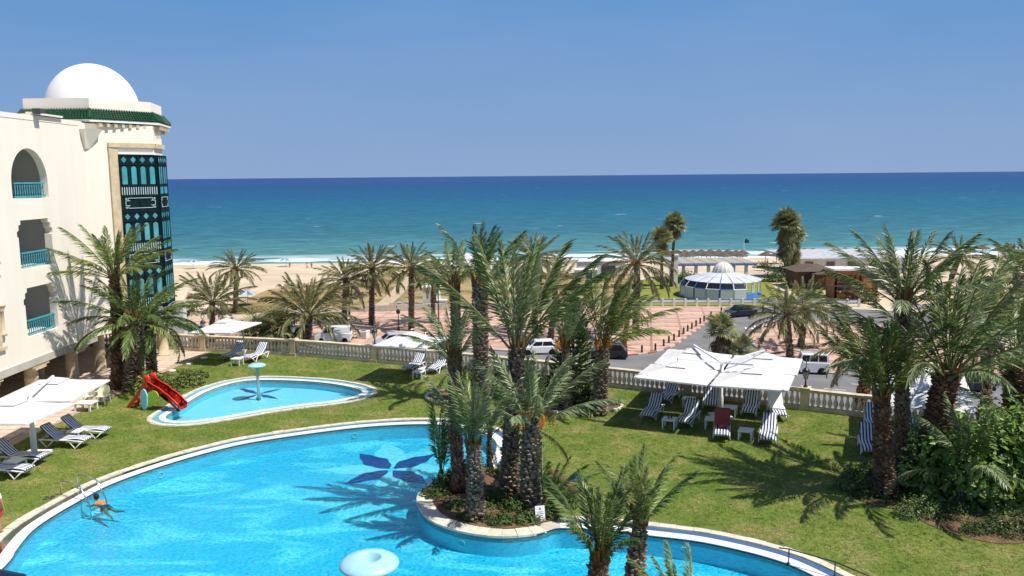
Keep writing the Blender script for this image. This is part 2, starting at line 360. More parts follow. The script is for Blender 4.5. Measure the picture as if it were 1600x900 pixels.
def sea_mat():
    m = bpy.data.materials.new('sea_water'); m.use_nodes = True
    N = m.node_tree.nodes; L = m.node_tree.links; b = N['Principled BSDF']
    tc = N.new('ShaderNodeTexCoord'); sp = N.new('ShaderNodeSeparateXYZ'); L.new(tc.outputs['Object'], sp.inputs[0])
    # colour follows the depth of the water: log of the distance from the beach
    sk = N.new('ShaderNodeMath'); sk.operation = 'MULTIPLY_ADD'; sk.inputs[1].default_value = -.06; L.new(sp.outputs[0], sk.inputs[0]); L.new(sp.outputs[1], sk.inputs[2])
    nn = N.new('ShaderNodeTexNoise'); nn.inputs['Scale'].default_value = .02; nn.inputs['Detail'].default_value = 4
    mp = N.new('ShaderNodeMapping'); mp.inputs['Scale'].default_value = (.35, 1, 1); L.new(tc.outputs['Object'], mp.inputs[0]); L.new(mp.outputs[0], nn.inputs['Vector'])
    k = N.new('ShaderNodeMath'); k.operation = 'MULTIPLY_ADD'; k.inputs[1].default_value = 60; L.new(nn.outputs[0], k.inputs[0]); L.new(sk.outputs[0], k.inputs[2])
    lg = N.new('ShaderNodeMath'); lg.operation = 'LOGARITHM'; lg.inputs[1].default_value = 10; L.new(k.outputs[0], lg.inputs[0])
    mr = N.new('ShaderNodeMapRange'); mr.inputs[1].default_value = 2.35; mr.inputs[2].default_value = 3.7; L.new(lg.outputs[0], mr.inputs[0])
    cr = N.new('ShaderNodeValToRGB'); L.new(mr.outputs[0], cr.inputs[0]); e = cr.color_ramp.elements
    e[0].position = 0; e[0].color = (.15, .30, .26, 1); e[1].position = 1; e[1].color = (.018, .058, .165, 1)
    for p, c in ((.05, (.07, .20, .20, 1)), (.14, (.032, .13, .165, 1)), (.28, (.016, .106, .160, 1)), (.46, (.011, .078, .160, 1)), (.7, (.012, .058, .150, 1))):
        q = e.new(p); q.color = c
    # swell and chop tones
    n2 = N.new('ShaderNodeTexNoise'); n2.inputs['Scale'].default_value = .30; n2.inputs['Detail'].default_value = 9; n2.inputs['Roughness'].default_value = .78
    mp2 = N.new('ShaderNodeMapping'); mp2.inputs['Scale'].default_value = (.35, 1, 1); L.new(tc.outputs['Object'], mp2.inputs[0]); L.new(mp2.outputs[0], n2.inputs['Vector'])
    # whitecaps: small, scattered
    n3 = N.new('ShaderNodeTexNoise'); n3.inputs['Scale'].default_value = .12; n3.inputs['Detail'].default_value = 3
    L.new(mp2.outputs[0], n3.inputs['Vector'])
    r3 = N.new('ShaderNodeMapRange'); r3.inputs[1].default_value = .735; r3.inputs[2].default_value = .77; L.new(n3.outputs[0], r3.inputs[0])
    # surf: lines parallel to the beach
    n4 = N.new('ShaderNodeTexNoise'); n4.inputs['Scale'].default_value = .16; n4.inputs['Detail'].default_value = 6
    mp4 = N.new('ShaderNodeMapping'); mp4.inputs['Scale'].default_value = (.25, 1, 1); L.new(tc.outputs['Object'], mp4.inputs[0]); L.new(mp4.outputs[0], n4.inputs['Vector'])
    r4 = N.new('ShaderNodeMapRange'); r4.inputs[1].default_value = .47; r4.inputs[2].default_value = .53; L.new(n4.outputs[0], r4.inputs[0])
    ds = N.new('ShaderNodeMapRange'); ds.inputs[1].default_value = 236; ds.inputs[2].default_value = 218; ds.inputs[3].default_value = 0; ds.inputs[4].default_value = 1
    L.new(sk.outputs[0], ds.inputs[0])
    mm = N.new('ShaderNodeMath'); mm.operation = 'MULTIPLY'; L.new(r4.outputs[0], mm.inputs[0]); L.new(ds.outputs[0], mm.inputs[1])
    mx0 = N.new('ShaderNodeMath'); mx0.operation = 'MAXIMUM'; L.new(mm.outputs[0], mx0.inputs[0]); L.new(r3.outputs[0], mx0.inputs[1])
    dk = N.new('ShaderNodeMixRGB'); dk.blend_type = 'MULTIPLY'; dk.inputs[0].default_value = 1
    rr = N.new('ShaderNodeMapRange'); rr.inputs[1].default_value = .35; rr.inputs[2].default_value = .65; rr.inputs[3].default_value = .5; rr.inputs[4].default_value = 1.5; L.new(n2.outputs[0], rr.inputs[0])
    L.new(cr.outputs[0], dk.inputs[1]); L.new(rr.outputs[0], dk.inputs[2])
    mf = N.new('ShaderNodeMixRGB'); L.new(mx0.outputs[0], mf.inputs[0]); L.new(dk.outputs[0], mf.inputs[1]); mf.inputs[2].default_value = (.75, .78, .78, 1)
    L.new(mf.outputs[0], b.inputs['Base Color']); b.inputs['Roughness'].default_value = .5; b.inputs['Specular IOR Level'].default_value = .12
    bp = N.new('ShaderNodeBump'); bp.inputs['Strength'].default_value = .6; bp.inputs['Distance'].default_value = .5; L.new(n2.outputs[0], bp.inputs['Height']); L.new(bp.outputs[0], b.inputs['Normal'])
    return m
M['sea'] = sea_mat()

# ------------------------------------------------------------------ terrain, sea, street level
ZS = -8.5                                  # street level; the hotel garden (z = 0) sits on a raised podium
SEA = -10.8
def ground_z(y):
    if y < 150: return ZS - .03
    return ZS - .03 - (y-150)/57*2.27
mb = MB(); ys = [-400, -100, 40, 60, 80, 100, 120, 140, 150, 165, 180, 195, 210, 225, 245, 300]; xs = [-900, -300, -150, -75, -30, 0, 30, 60, 100, 150, 300, 900]
vs = [(x, y, ground_z(y-(x*.06 if x > 0 else 0)*(1 if y > 150 else 0))) for y in ys for x in xs]; nx = len(xs)
mb.add(vs, [(j*nx+i, j*nx+i+1, (j+1)*nx+i+1, (j+1)*nx+i) for j in range(len(ys)-1) for i in range(nx-1)])
mb.build('beach_ground', M['sand'], kind='structure')
mb = MB(); mb.add([(-120000, 190, SEA), (120000, 190, SEA), (120000, 150000, SEA), (-120000, 150000, SEA)], [(0, 1, 2, 3)])
mb.build('sea', M['sea'], kind='structure')

def sheet(name, pts, z, m, thick=0.0, holes=None, kind='structure', parent=None):
    "flat sheet from px list or xy list"
    pts = [Vector((p[0], p[1], z)) for p in pts]; loops = [pts] + [[Vector((p[0], p[1], z)) for p in h] for h in (holes or [])]
    tri = tessellate_polygon(loops); flat = [p for l in loops for p in l]
    mb = MB()
    # keep normals up
    fs = []
    for t in tri:
        a, b, c = (flat[i] for i in t)
        fs.append(t if (b-a).cross(c-a).z > 0 else (t[0], t[2], t[1]))
    mb.add(flat, fs)
    if thick:
        for l in loops:
            n = len(l)
            mb.add([(p.x, p.y, z) for p in l]+[(p.x, p.y, z-thick) for p in l], [(i, (i+1) % n, n+(i+1) % n, n+i) for i in range(n)])
    return mb.build(name, m, parent, kind=kind)
PXY = lambda L, z: [P(a, b, z) for a, b in L]
def inside(p, poly):
    c = False; j = len(poly)-1
    for i in range(len(poly)):
        a, b = poly[i], poly[j]
        if (a[1] > p[1]) != (b[1] > p[1]) and p[0] < (b[0]-a[0])*(p[1]-a[1])/(b[1]-a[1])+a[0]: c = not c
        j = i
    return c
# dry grass field and its sandy footpath
M['drygrass'] = mat('dry_field_grass', (.36, .26, .13), .95, .1, noise=(.20, .35), bump=(3, .8, .2), col2=(.16, .135, .05), nrange=(.42, .58))
M['lawnfar'] = mat('cafe_lawn', (.17, .21, .035), .95, .1, noise=(.5, .3), bump=(6, .5, .05), col2=(.25, .23, .06))
M['path'] = mat('sandy_path', (.50, .38, .25), .95, .1, noise=(.7, .2), bump=(3, .4, .05))
field = PXY([(330, 492), (420, 452), (560, 440), (600, 428), (700, 424), (905, 428), (1000, 428), (1000, 480), (760, 482), (540, 487)], ZS)
sheet('dry_field', field, ZS+.02, M['drygrass'])
sheet('footpath', PXY([(600, 486), (618, 470), (634, 455), (640, 440), (655, 432), (632, 432), (622, 442), (610, 458), (590, 474), (568, 486)], ZS), ZS+.035, M['path'])
sheet('cafe_lawn', PXY([(1000, 478), (1000, 438), (1060, 434), (1200, 436), (1222, 462), (1235, 478)], ZS), ZS+.03, M['lawnfar'])
sheet('cafe_lawn', PXY([(1212, 436), (1262, 436), (1300, 470), (1262, 474)], ZS), ZS+.032, M['lawnfar'])
sheet('far_lawn', PXY([(1500, 505), (1490, 462), (1600, 455), (1680, 470), (1680, 500)], ZS), ZS+.03, M['lawnfar'])
# plazas
kerb_px = [(800, 549), (860, 553), (935, 559), (980, 556), (1012, 553), (1037, 547), (1054, 540), (1076, 525), (1100, 508), (1116, 494), (1132, 484)]
plazaL = PXY([(230, 532), (250, 500), (420, 498), (540, 489), (700, 485), (860, 482), (1000, 480), (1140, 480)] + kerb_px[::-1] + [(740, 545), (640, 540), (560, 538), (440, 536)], ZS)
kerbR = [(1204, 560), (1182, 543), (1166, 528), (1172, 516), (1205, 506), (1260, 503), (1330, 505)]
plazaR = PXY([(1700, 598), (1527, 592), (1400, 589), (1345, 587), (1262, 581), (1225, 574)] + kerbR + [(1400, 512), (1500, 524), (1620, 545), (1720, 560)], ZS)
# road: everything else at street level is asphalt
road = [(-60, 60), (140, 40)] + [(150, 74)] + [tuple(P(*q, ZS)[:2]) for q in ((1800, 520), (1600, 500), (1400, 486), (1300, 481), (1130, 480))] + [tuple(P(*q, ZS)[:2]) for q in ((900, 500), (700, 500), (420, 516), (230, 525))] + [(-75, 96)]
sheet('road', road, ZS+.004, M['road'])
def plaza(name, poly, ang, cap):
    base = sheet(name, poly, ZS+.09, M['plazabase'], thick=.12)
    sm = MB(); sm.box((0, 0, 0), (3.35, 2.75, .03)); me = sm.mesh('paving_slab', M['slab'])
    ca, sa = math.cos(ang), math.sin(ang); cells = []; edges_ = []
    cx = sum(p[0] for p in poly)/len(poly); cy = sum(p[1] for p in poly)/len(poly)
    for i in range(-26, 27):
        for j in range(-14, 15):
            u, v = i*3.6, j*3.0
            q = [(cx+(u+du)*ca-(v+dv)*sa, cy+(u+du)*sa+(v+dv)*ca) for du, dv in ((-1.675, -1.375), (1.675, -1.375), (1.675, 1.375), (-1.675, 1.375))]
            ins = [inside(c, poly) for c in q]
            if all(ins): cells.append((cx+u*ca-v*sa, cy+u*sa+v*ca))
            else:
                sub = [(p[0], p[1]) for p in poly]
                for e in range(4):
                    a, b = q[e], q[(e+1) % 4]; out = []
                    sd = lambda p: (b[0]-a[0])*(p[1]-a[1])-(b[1]-a[1])*(p[0]-a[0])
                    for g in range(len(sub)):
                        p1, p2 = sub[g-1], sub[g]; s1_, s2_ = sd(p1), sd(p2)
                        if (s1_ >= 0) != (s2_ >= 0): t = s1_/(s1_-s2_); out.append((p1[0]+(p2[0]-p1[0])*t, p1[1]+(p2[1]-p1[1])*t))
                        if s2_ >= 0: out.append(p2)
                    sub = out
                    if not sub: break
                if len(sub) > 2: edges_.append(sub)
    cells.sort(key=lambda c: c[1])
    rest = MB()
    for k, (x, y) in enumerate(cells):
        if k < cap:
            obj('paving_slab', me, base, M=Matrix.Translation((x, y, ZS+.105+random.uniform(0, .004))) @ Matrix.Rotation(ang, 4, 'Z'))
        else: rest.box((x, y, ZS+.105), (3.35, 2.75, .03), rz=ang)
    for e in edges_: rest.prism(e, ZS+.092, ZS+.12)
    if rest.v: rest.build('paving_slab', M['slab'], base, kind='stuff')
    return base
plaza('plaza', plazaL, R(-9), 300)
plaza('plaza', plazaR, R(-12), 300)
# kerbs: blocks alternately white and faded red
def kerb(name, pxs, ca, cb, z=ZS):
    pts = [P(a, b, z) for a, b in pxs]; t = thing(name[0], name[1], 'kerb'); ob = []
    for a, b in zip(pts, pts[1:]):
        n = max(1, int((b-a).length/1.1)); d = (b-a)/n
        for k in range(n): ob.append((a+d*(k+.5), math.atan2(d.y, d.x), d.length))
    for k, (c, an, l) in enumerate(ob):
        m_ = MB(); m_.box((c.x, c.y, z+.07), (l*.96, .3, .16), rz=an); m_.build('kerb_block', M[ca] if k % 2 else M[cb], t)
kerb(('road_kerb', 'red and white painted kerb curving round the near corner of the plaza'), kerb_px[2:], 'kerb', 'kerbred')
kerb(('road_kerb', 'pale stone kerb round the plaza on the right of the side road'), [(1345, 587.5), (1262, 581.5), (1225, 574.5)]+kerbR, 'kerb', 'kerb')
kerb(('road_kerb', 'long pale kerb along the road in front of the right plaza'), [(1700, 598.5), (1527, 592.5), (1400, 589.5), (1347, 587.6)], 'kerb', 'kerb')
kerb(('road_kerb', 'straight pale kerb on the sea side of the road behind the parked cars'), [(860, 553.5), (740, 545.5), (640, 540.5), (560, 538.5), (440, 536.5)], 'kerb', 'kerb')
kerb(('road_kerb', 'dusty kerb between the blue and white barrier and the paving'), [(1000, 481), (1080, 481), (1200, 481), (1290, 481)], 'kerb', 'kerb')
# lane dashes
for i, (a, b) in enumerate([((1287, 607), (1322, 610)), ((1330, 600), (1345, 601)), ((1190, 598), (1212, 600))]):
    p, q = P(*a, ZS), P(*b, ZS); d = (q-p); n = Vector((-d.y, d.x, 0)).normalized()*.07
    mm_ = MB(); mm_.add([(v.x, v.y, ZS+.012) for v in (p-n, q-n, q+n, p+n)], [(0, 1, 2, 3)]); mm_.build('lane_marking', M['paint'], kind='structure')

# ------------------------------------------------------------------ garden podium, pools
BAL = [(-34, 52.5), (-28, 51.8), (-21.4, 50.5), (-18.94, 49.85), (-13.1, 48.3), (-7.8, 46.3), (-3.5, 44.45), (1.5, 42.05), (8.3, 38.45), (12.95, 35.9), (15.0, 34.8), (20, 32.1), (27, 28.6), (36, 24.5)]
def catmull(pts, n, closed=False):
    out = []; N_ = len(pts)
    rng = range(N_) if closed else range(N_-1)
    for i in rng:
        g = (lambda k: pts[k % N_]) if closed else (lambda k: pts[max(0, min(N_-1, k))])
        p0, p1, p2, p3 = (Vector(g(i-1)[:2]), Vector(g(i)[:2]), Vector(g(i+1)[:2]), Vector(g(i+2)[:2]))
        for k in range(n):
            t = k/n
            out.append(.5*((2*p1)+(p2-p0)*t+(2*p0-5*p1+4*p2-p3)*t*t+(3*p1-p0-3*p2+p3)*t**3))
    if not closed: out.append(Vector(pts[-1][:2]))
    return out
pool_px = [(7, 885), (25, 860), (50, 830), (82, 807), (125, 782), (175, 756), (250, 729), (325, 707), (400, 690), (525, 672), (600, 665), (670, 663), (720, 668), (757, 677), (775, 691), (774, 708), (764, 722)]
isl_px = [(750, 735), (715, 739), (680, 751), (657, 768), (652, 787), (668, 810), (700, 826), (745, 836), (795, 839), (842, 834), (868, 826)]
pool_px2 = [(895, 826), (950, 829), (1010, 836.5), (1100, 848), (1200, 871.5), (1267, 898)]
A1 = [P(*q)[:2] for q in pool_px]; A2 = [P(*q)[:2] for q in isl_px]; A3 = [P(*q)[:2] for q in pool_px2]
A4 = [(8.6, 18.6), (8.2, 16.6), (6, 15.2), (3, 19.2), (.9, 18.9), (0, 15), (-3, 13.2), (-7, 13), (-11, 14.6), (-13.4, 17.6)]
ctrl = A1+A2+A3+A4; NP = 6
edge = catmull(ctrl, NP, True)
i_is0 = (len(A1)-1)*NP+3; i_is1 = (len(A1)+len(A2)-1)*NP+2
NE = len(edge)
area = sum(edge[i].x*edge[(i+1) % NE].y-edge[(i+1) % NE].x*edge[i].y for i in range(NE))
def normals(e):
    n = len(e); out = []; ar = sum(e[i].x*e[(i+1) % n].y-e[(i+1) % n].x*e[i].y for i in range(n)); s = 1 if ar > 0 else -1
    for i in range(n):
        d = (e[(i+1) % n]-e[i-1]).normalized(); out.append(Vector((d.y, -d.x))*s)
    return out
def band(e, nr, idx, o0, o1, z, m, name, parent, depth=.0, z1=None):
    mb = MB(); vs = []
    for i in idx:
        a = e[i % len(e)]+nr[i % len(e)]*(o0[i % len(e)] if hasattr(o0, '__len__') else o0)
        b = e[i % len(e)]+nr[i % len(e)]*(o1[i % len(e)] if hasattr(o1, '__len__') else o1)
        vs += [(a.x, a.y, z), (b.x, b.y, z if z1 is None else z1)]
        if depth: vs += [(a.x, a.y, z-depth), (b.x, b.y, z-depth)]
    n = len(idx); k = 4 if depth else 2
    for i in range(n-1):
        j = i*k; l = (i+1)*k
        mb.f.append((j, j+1, l+1, l)); mb.m.append(0)
        if depth:
            mb.f.append((j, l, l+2, j+2)); mb.f.append((j+1, j+3, l+3, l+1)); mb.m += [0, 0]
    mb.v = vs
    return mb.build(name, m, parent)
nrm = normals(edge)
main_pool = thing('swimming_pool', 'large free form turquoise swimming pool with a white and blue rim', 'pool')
main_pool['kind'] = 'structure'
WB, BC, SB = .34, .30, .24
outer = []
for i in range(NE):
    isl = i_is0 <= i <= i_is1
    outer.append(.52 if isl else WB+BC+SB)
idx_is = list(range(i_is0, i_is1+1)); idx_rest = list(range(i_is1, NE+i_is0+1))
ZW = -.05
band(edge, nrm, idx_rest, 0, WB, .02, M['poolwhite'], 'inner_rim', main_pool, depth=.18)
band(edge, nrm, idx_rest, WB, WB+BC, .0, M['poolblue'], 'overflow_channel', main_pool)
band(edge, nrm, idx_rest, WB+.02, WB+BC-.02, .006, M['water2'], 'channel_water', main_pool)
def coping(e, nr, idx, o0, o1, z, parent, step, jit=.03, h=.12):
    rng = random.Random(3); acc = 0; seg = [idx[0]]
    # resample along the edge so every stone has the same length
    pts = []; 
    for a, b in zip(idx, idx[1:]):
        pa, pb = e[a % len(e)], e[b % len(e)]; na, nb = nr[a % len(e)], nr[b % len(e)]
        n = max(1, int((pb-pa).length/.04))
        for k in range(n): t = k/n; pts.append((pa.lerp(pb, t), na.lerp(nb, t).normalized()))
    s = 0; cuts = [0]
    for i in range(1, len(pts)):
        s += (pts[i][0]-pts[i-1][0]).length
        if s >= step: cuts.append(i); s = 0
    for a, b in zip(cuts, cuts[1:]):
        j = rng.uniform(-jit, jit); zz = z+rng.uniform(-.006, .006)
        b2 = max(a+1, b-0)
        (pa, na), (pb, nb) = pts[a], pts[b2]
        d = (pb-pa).normalized()*.008; pa = pa+d; pb = pb-d
        q = [pa+na*o0, pa+na*(o1+j), pb+nb*(o1+j), pb+nb*o0]
        mb = MB(); mb.v = [(p.x, p.y, zz) for p in q]+[(p.x, p.y, zz-h) for p in q]
        mb.f = [(0, 1, 2, 3), (0, 4, 5, 1), (1, 5, 6, 2), (2, 6, 7, 3), (3, 7, 4, 0)]; mb.m = [0]*5
        mb.build('coping_stone', M['coping'], parent)
band(edge, nrm, idx_rest, WB+BC, WB+BC+SB+.03, .015, M['kerb'], 'coping_bed', main_pool, depth=.1)
coping(edge, nrm, idx_rest, WB+BC, WB+BC+SB, .032, main_pool, .45, jit=.04)
band(edge, nrm, idx_is, 0.0, .52, .015, M['kerb'], 'coping_bed', main_pool, depth=.2)
coping(edge, nrm, idx_is, -.02, .50, .035, main_pool, .42, h=.07)
full = list(range(NE+1))
band(edge, nrm, full, -.004, -.004, 0.0, M['dkline'], 'waterline_tile', main_pool, z1=-.045)
PD = -.62
band(edge, nrm, full, 0, 0, -.04, M['pwall'], 'pool_wall', main_pool, z1=PD)
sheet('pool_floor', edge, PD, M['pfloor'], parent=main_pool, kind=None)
sheet('pool_water', edge, ZW, M['water'])

def leaf_poly(c, tip, wid, n=18):
    d = tip-c; p = Vector((-d.y, d.x)); L_ = d.length; p.normalize(); a = []; b = []
    for i in range(n+1):
        t = i/n; w_ = wid*math.sin(PI*t**.8)*(1+.10*math.sin(t*17+tip.x*3))
        q = c+d*t; a.append(q+p*w_); b.append(q-p*w_)
    return a+b[::-1][1:-1]
def star(c, tips, wid, z, m, name, parent):
    for t in tips:
        c0_ = Vector(c[:2]); t0_ = Vector(t[:2]); v = leaf_poly(c0_.lerp(t0_, .06), t0_, wid*(t0_-c0_).length/2.6); sheet(name, v, z, m, parent=parent, kind=None)
sc_ = P(611, 734, PD)
star(sc_, [P(*q, PD) for q in ((562, 709), (679, 710), (538, 757), (668, 757))], .50, PD+.008, M['starblue'], 'mosaic_petal', main_pool)
star(sc_, [P(*q, PD) for q in ((606, 692), (500, 734), (618, 782), (715, 733))], .5, PD+.004, M['starpale'], 'mosaic_petal', main_pool)

kp = [(259, 651), (270, 643), (296, 627), (325, 611), (362, 599), (400, 594), (462, 595), (512, 599), (550, 605.5), (566, 612), (558, 618), (525, 625.5), (462, 633), (400, 642), (350, 651), (295, 658), (266, 657)]
kedge = catmull([P(*q)[:2] for q in kp], 6, True); kn = normals(kedge); KN = len(kedge); kidx = list(range(KN+1))
kpool = thing('paddling_pool', 'small shallow drop shaped paddling pool with a pale blue floor', 'pool'); kpool['kind'] = 'structure'
band(kedge, kn, kidx, 0, .28, .02, M['poolwhite'], 'inner_rim', kpool, depth=.2)
band(kedge, kn, kidx, .28, .55, .0, M['poolblue'], 'overflow_channel', kpool)
band(kedge, kn, kidx, .55, .77, .015, M['kerb'], 'coping_bed', kpool, depth=.1)
coping(kedge, kn, kidx, .55, .74, .04, kpool, .5)
band(kedge, kn, kidx, -.003, -.003, .0, M['dkline'], 'waterline_tile', kpool, z1=-.03)
band(kedge, kn, kidx, 0, 0, -.03, M['pwall'], 'pool_wall', kpool, z1=-.4)
sheet('pool_floor', kedge, -.4, M['pfloor2'], parent=kpool, kind=None); sheet('paddling_water', kedge, -.06, M['water2'])
kc = P(404, 616, -.4)
star(kc, [P(*q, -.4) for q in ((441, 607), (436, 624), (369, 627), (372, 606))], .24, -.392, M['starblue'], 'mosaic_petal', kpool)
star(kc, [P(*q, -.4) for q in ((405, 603), (462, 614), (345, 619), (415, 634), (395, 634), (450, 628), (355, 609))], .26, -.396, M['starpale'], 'mosaic_petal', kpool)

balc = catmull(BAL, 8)
TL = [(-20.3, 18), (-19.95, 30), (-19.6, 36), (-19.2, 40.5), (-18.95, 44.0), (-18.2, 50.2)]     # edge between terrace and lawn
podium = [(-34, -12), (-34, 52.5)] + [(p.x, p.y) for p in balc] + [(36, -12)]
lawn_outer = [(-21, -12), (-21, 18)] + TL + [(p.x, p.y) for p in balc if p.x > -18.2] + [(36, -12)]
hole1 = [e_+n_*(o+.02) for e_, n_, o in zip(edge, nrm, outer)]
hole2 = [e_+n_*.76 for e_, n_ in zip(kedge, kn)]
lawn = sheet('lawn', lawn_outer, 0, M['lawn'], holes=[hole1, hole2])
# podium body: retaining wall down to the street
mb = MB(); n = len(podium)
mb.add([(p[0], p[1], -.04) for p in podium]+[(p[0], p[1], ZS-.5) for p in podium], [(i, (i+1) % n, n+(i+1) % n, n+i) for i in range(n)])
mb.build('podium_wall', M['plaster'], kind='structure')
# terrace
terr = [(-34, -12), (-34, 52.5)] + [(p.x, p.y) for p in balc if p.x <= -18.2] + TL[::-1] + [(-21, 18), (-21, -12)]
tb = sheet('terrace', terr, .0, M['tilejoint'])
mb = MB(); mb.box((0, 0, 0), (.56, .56, .02)); tme = mb.mesh('paving_tile', M['tile'])
cand = []
for i in range(-22, 3):
    for j in range(0, 46):
        x = -20.2+i*.6+.12; y = 24+j*.6
        if all(inside((x+a, y+b), terr) for a in (-.29, .29) for b in (-.29, .29)) : cand.append((x, y))
cand.sort(key=lambda c: abs(c[0]+19.5)*2+abs(c[1]-42)*.2)
rest = MB()
for k, (x, y) in enumerate(cand):
    if k < 300: obj('paving_tile', tme, tb, M=Matrix.Translation((x, y, .012+random.uniform(0, .003))))
    else: rest.box((x, y, .012), (.56, .56, .02))
rest.build('paving_tile', M['tile'], tb, kind='stuff')

# grass tufts on the lawn (geometry nodes)
def grass_scatter():
    tm = MB(); rg = random.Random(5)
    for k in range(16):
        a = rg.uniform(0, 2*PI); r = rg.uniform(0, .09); x, y = r*math.cos(a), r*math.sin(a)
        h = rg.uniform(.022, .045); b = rg.uniform(0, 2*PI); w_ = .006
        lx, ly = rg.uniform(-.025, .025), rg.uniform(-.025, .025)
        tm.add([(x-w_*math.cos(b), y-w_*math.sin(b), 0), (x+w_*math.cos(b), y+w_*math.sin(b), 0), (x+lx, y+ly, h)], [(0, 1, 2)])
    me = tm.mesh('grass_tuft', M['blade'])
    tuft = bpy.data.objects.new('grass_tuft', me)      # source mesh for the instances, not linked
    vis = [(-20.9, 20)] + TL[1:] + [(p.x, p.y-.35) for p in balc if -18.2 < p.x < 27] + [(24, 19), (-15, 19)]
    g = sheet('grass', vis, .0, M['lawn'], holes=[hole1, hole2], kind='stuff'); g.location.z = .002
    ng = bpy.data.node_groups.new('grass_scatter', 'GeometryNodeTree')
    ng.interface.new_socket('Geometry', in_out='INPUT', socket_type='NodeSocketGeometry'); ng.interface.new_socket('Geometry', in_out='OUTPUT', socket_type='NodeSocketGeometry')
    N = ng.nodes; L = ng.links; gi = N.new('NodeGroupInput'); go = N.new('NodeGroupOutput')
    dp = N.new('GeometryNodeDistributePointsOnFaces'); dp.inputs['Density'].default_value = 70
    ip = N.new('GeometryNodeInstanceOnPoints'); oi = N.new('GeometryNodeObjectInfo'); oi.inputs['Object'].default_value = tuft
    rv = N.new('FunctionNodeRandomValue'); rv.data_type = 'FLOAT_VECTOR'; rv.inputs[0].default_value = (0, 0, 0); rv.inputs[1].default_value = (.3, .3, 6.28)
    rs = N.new('FunctionNodeRandomValue'); rs.data_type = 'FLOAT'; rs.inputs[2].default_value = .7; rs.inputs[3].default_value = 1.4; rs.inputs['Seed'].default_value = 4
    L.new(gi.outputs[0], dp.inputs['Mesh']); L.new(dp.outputs['Points'], ip.inputs['Points']); L.new(oi.outputs['Geometry'], ip.inputs['Instance'])
    L.new(rv.outputs[0], ip.inputs['Rotation']); L.new(rs.outputs[1], ip.inputs['Scale']); L.new(ip.outputs[0], go.inputs[0])
    md = g.modifiers.new('scatter', 'NODES'); md.node_group = ng
    return g
GRASS = grass_scatter()

# ------------------------------------------------------------------ balustrade
bal = thing('balustrade', 'long cream stone balustrade curving along the sea side of the lawn', 'balustrade')
fine = catmull(BAL, 60); S = [0]
for a, b in zip(fine, fine[1:]): S.append(S[-1]+(b-a).length)
def at_s(s):
    for i in range(1, len(S)):
        if S[i] >= s:
            t = (s-S[i-1])/(S[i]-S[i-1]); a, b = fine[i-1], fine[i]; d = (b-a).normalized()
            return a.lerp(b, t), math.atan2(d.y, d.x)
    d = (fine[-1]-fine[-2]).normalized(); return fine[-1], math.atan2(d.y, d.x)
def s_of(p):
    p = Vector(p[:2]); return S[min(range(len(fine)), key=lambda i: (fine[i]-p).length)]
posts = [s_of(P(*q)) for q in ((262, 545), (316, 549), (457, 556), (584, 567))]
posts += [s_of(P(1075, 618)), s_of(P(1257, 641))]
sp = 4.6
s3, s4 = posts[3], posts[4]; k = round((s4-s3)/4.75)
posts += [s3+(s4-s3)*i/k for i in range(1, k)] + [posts[5]+5.2, posts[5]+10.4, posts[5]+15.6, posts[0]-4.8, posts[0]-9.6]
posts.sort(); LAST = posts[-1]; FIRST = posts[0]
bp_ = MB(); bp_.lathe([(.045, 0), (.075, .0), (.075, .035), (.05, .06), (.06, .1), (.098, .17), (.105, .24), (.085, .33), (.052, .43), (.044, .50), (.06, .53), (.06, .545), (.044, .57), (.07, .60), (.07, .64), (.04, .64)], 10)
bme = bp_.mesh('baluster', M['balwhite'], True)
BH = 1.0
for a, b in zip(posts, posts[1:]):
    pa, pb = at_s(a)[0], at_s(b)[0]
    n = max(3, int((b-a-.42)/.232)); sub = 5
    for nm, z, h, wd in (('plinth', .09, .18, .34), ('hand_rail', .90, .10, .36), ('rail_moulding', .835, .05, .24)):
        m_ = MB()
        for q in range(sub):
            u, v = at_s(a+(b-a)*q/sub), at_s(a+(b-a)*(q+1)/sub)
            c = (u[0]+v[0])/2; d = v[0]-u[0]; m_.box((c.x, c.y, z), (d.length+.01, wd, h), rz=math.atan2(d.y, d.x))
        m_.build(nm, M['balstone'], bal)
    for i in range(n):
        p, an = at_s(a+.21+(b-a-.42)*(i+.5)/n)
        if p.x < -31: continue
        obj('baluster', bme, bal, M=Matrix.Translation((p.x, p.y, .18)) @ Matrix.Rotation(random.uniform(0, 6), 4, 'Z'))
pm = MB(); pm.box((0, 0, .46), (.36, .40, .92)); pm.box((0, 0, .98), (.44, .48, .09)); pm.box((0, 0, .06), (.42, .46, .2)); pme = pm.mesh('post', M['balstone'])
for s in posts:
    p, an = at_s(s); obj('post', pme, bal, M=Matrix.Translation((p.x, p.y, 0)) @ Matrix.Rotation(an, 4, 'Z'))

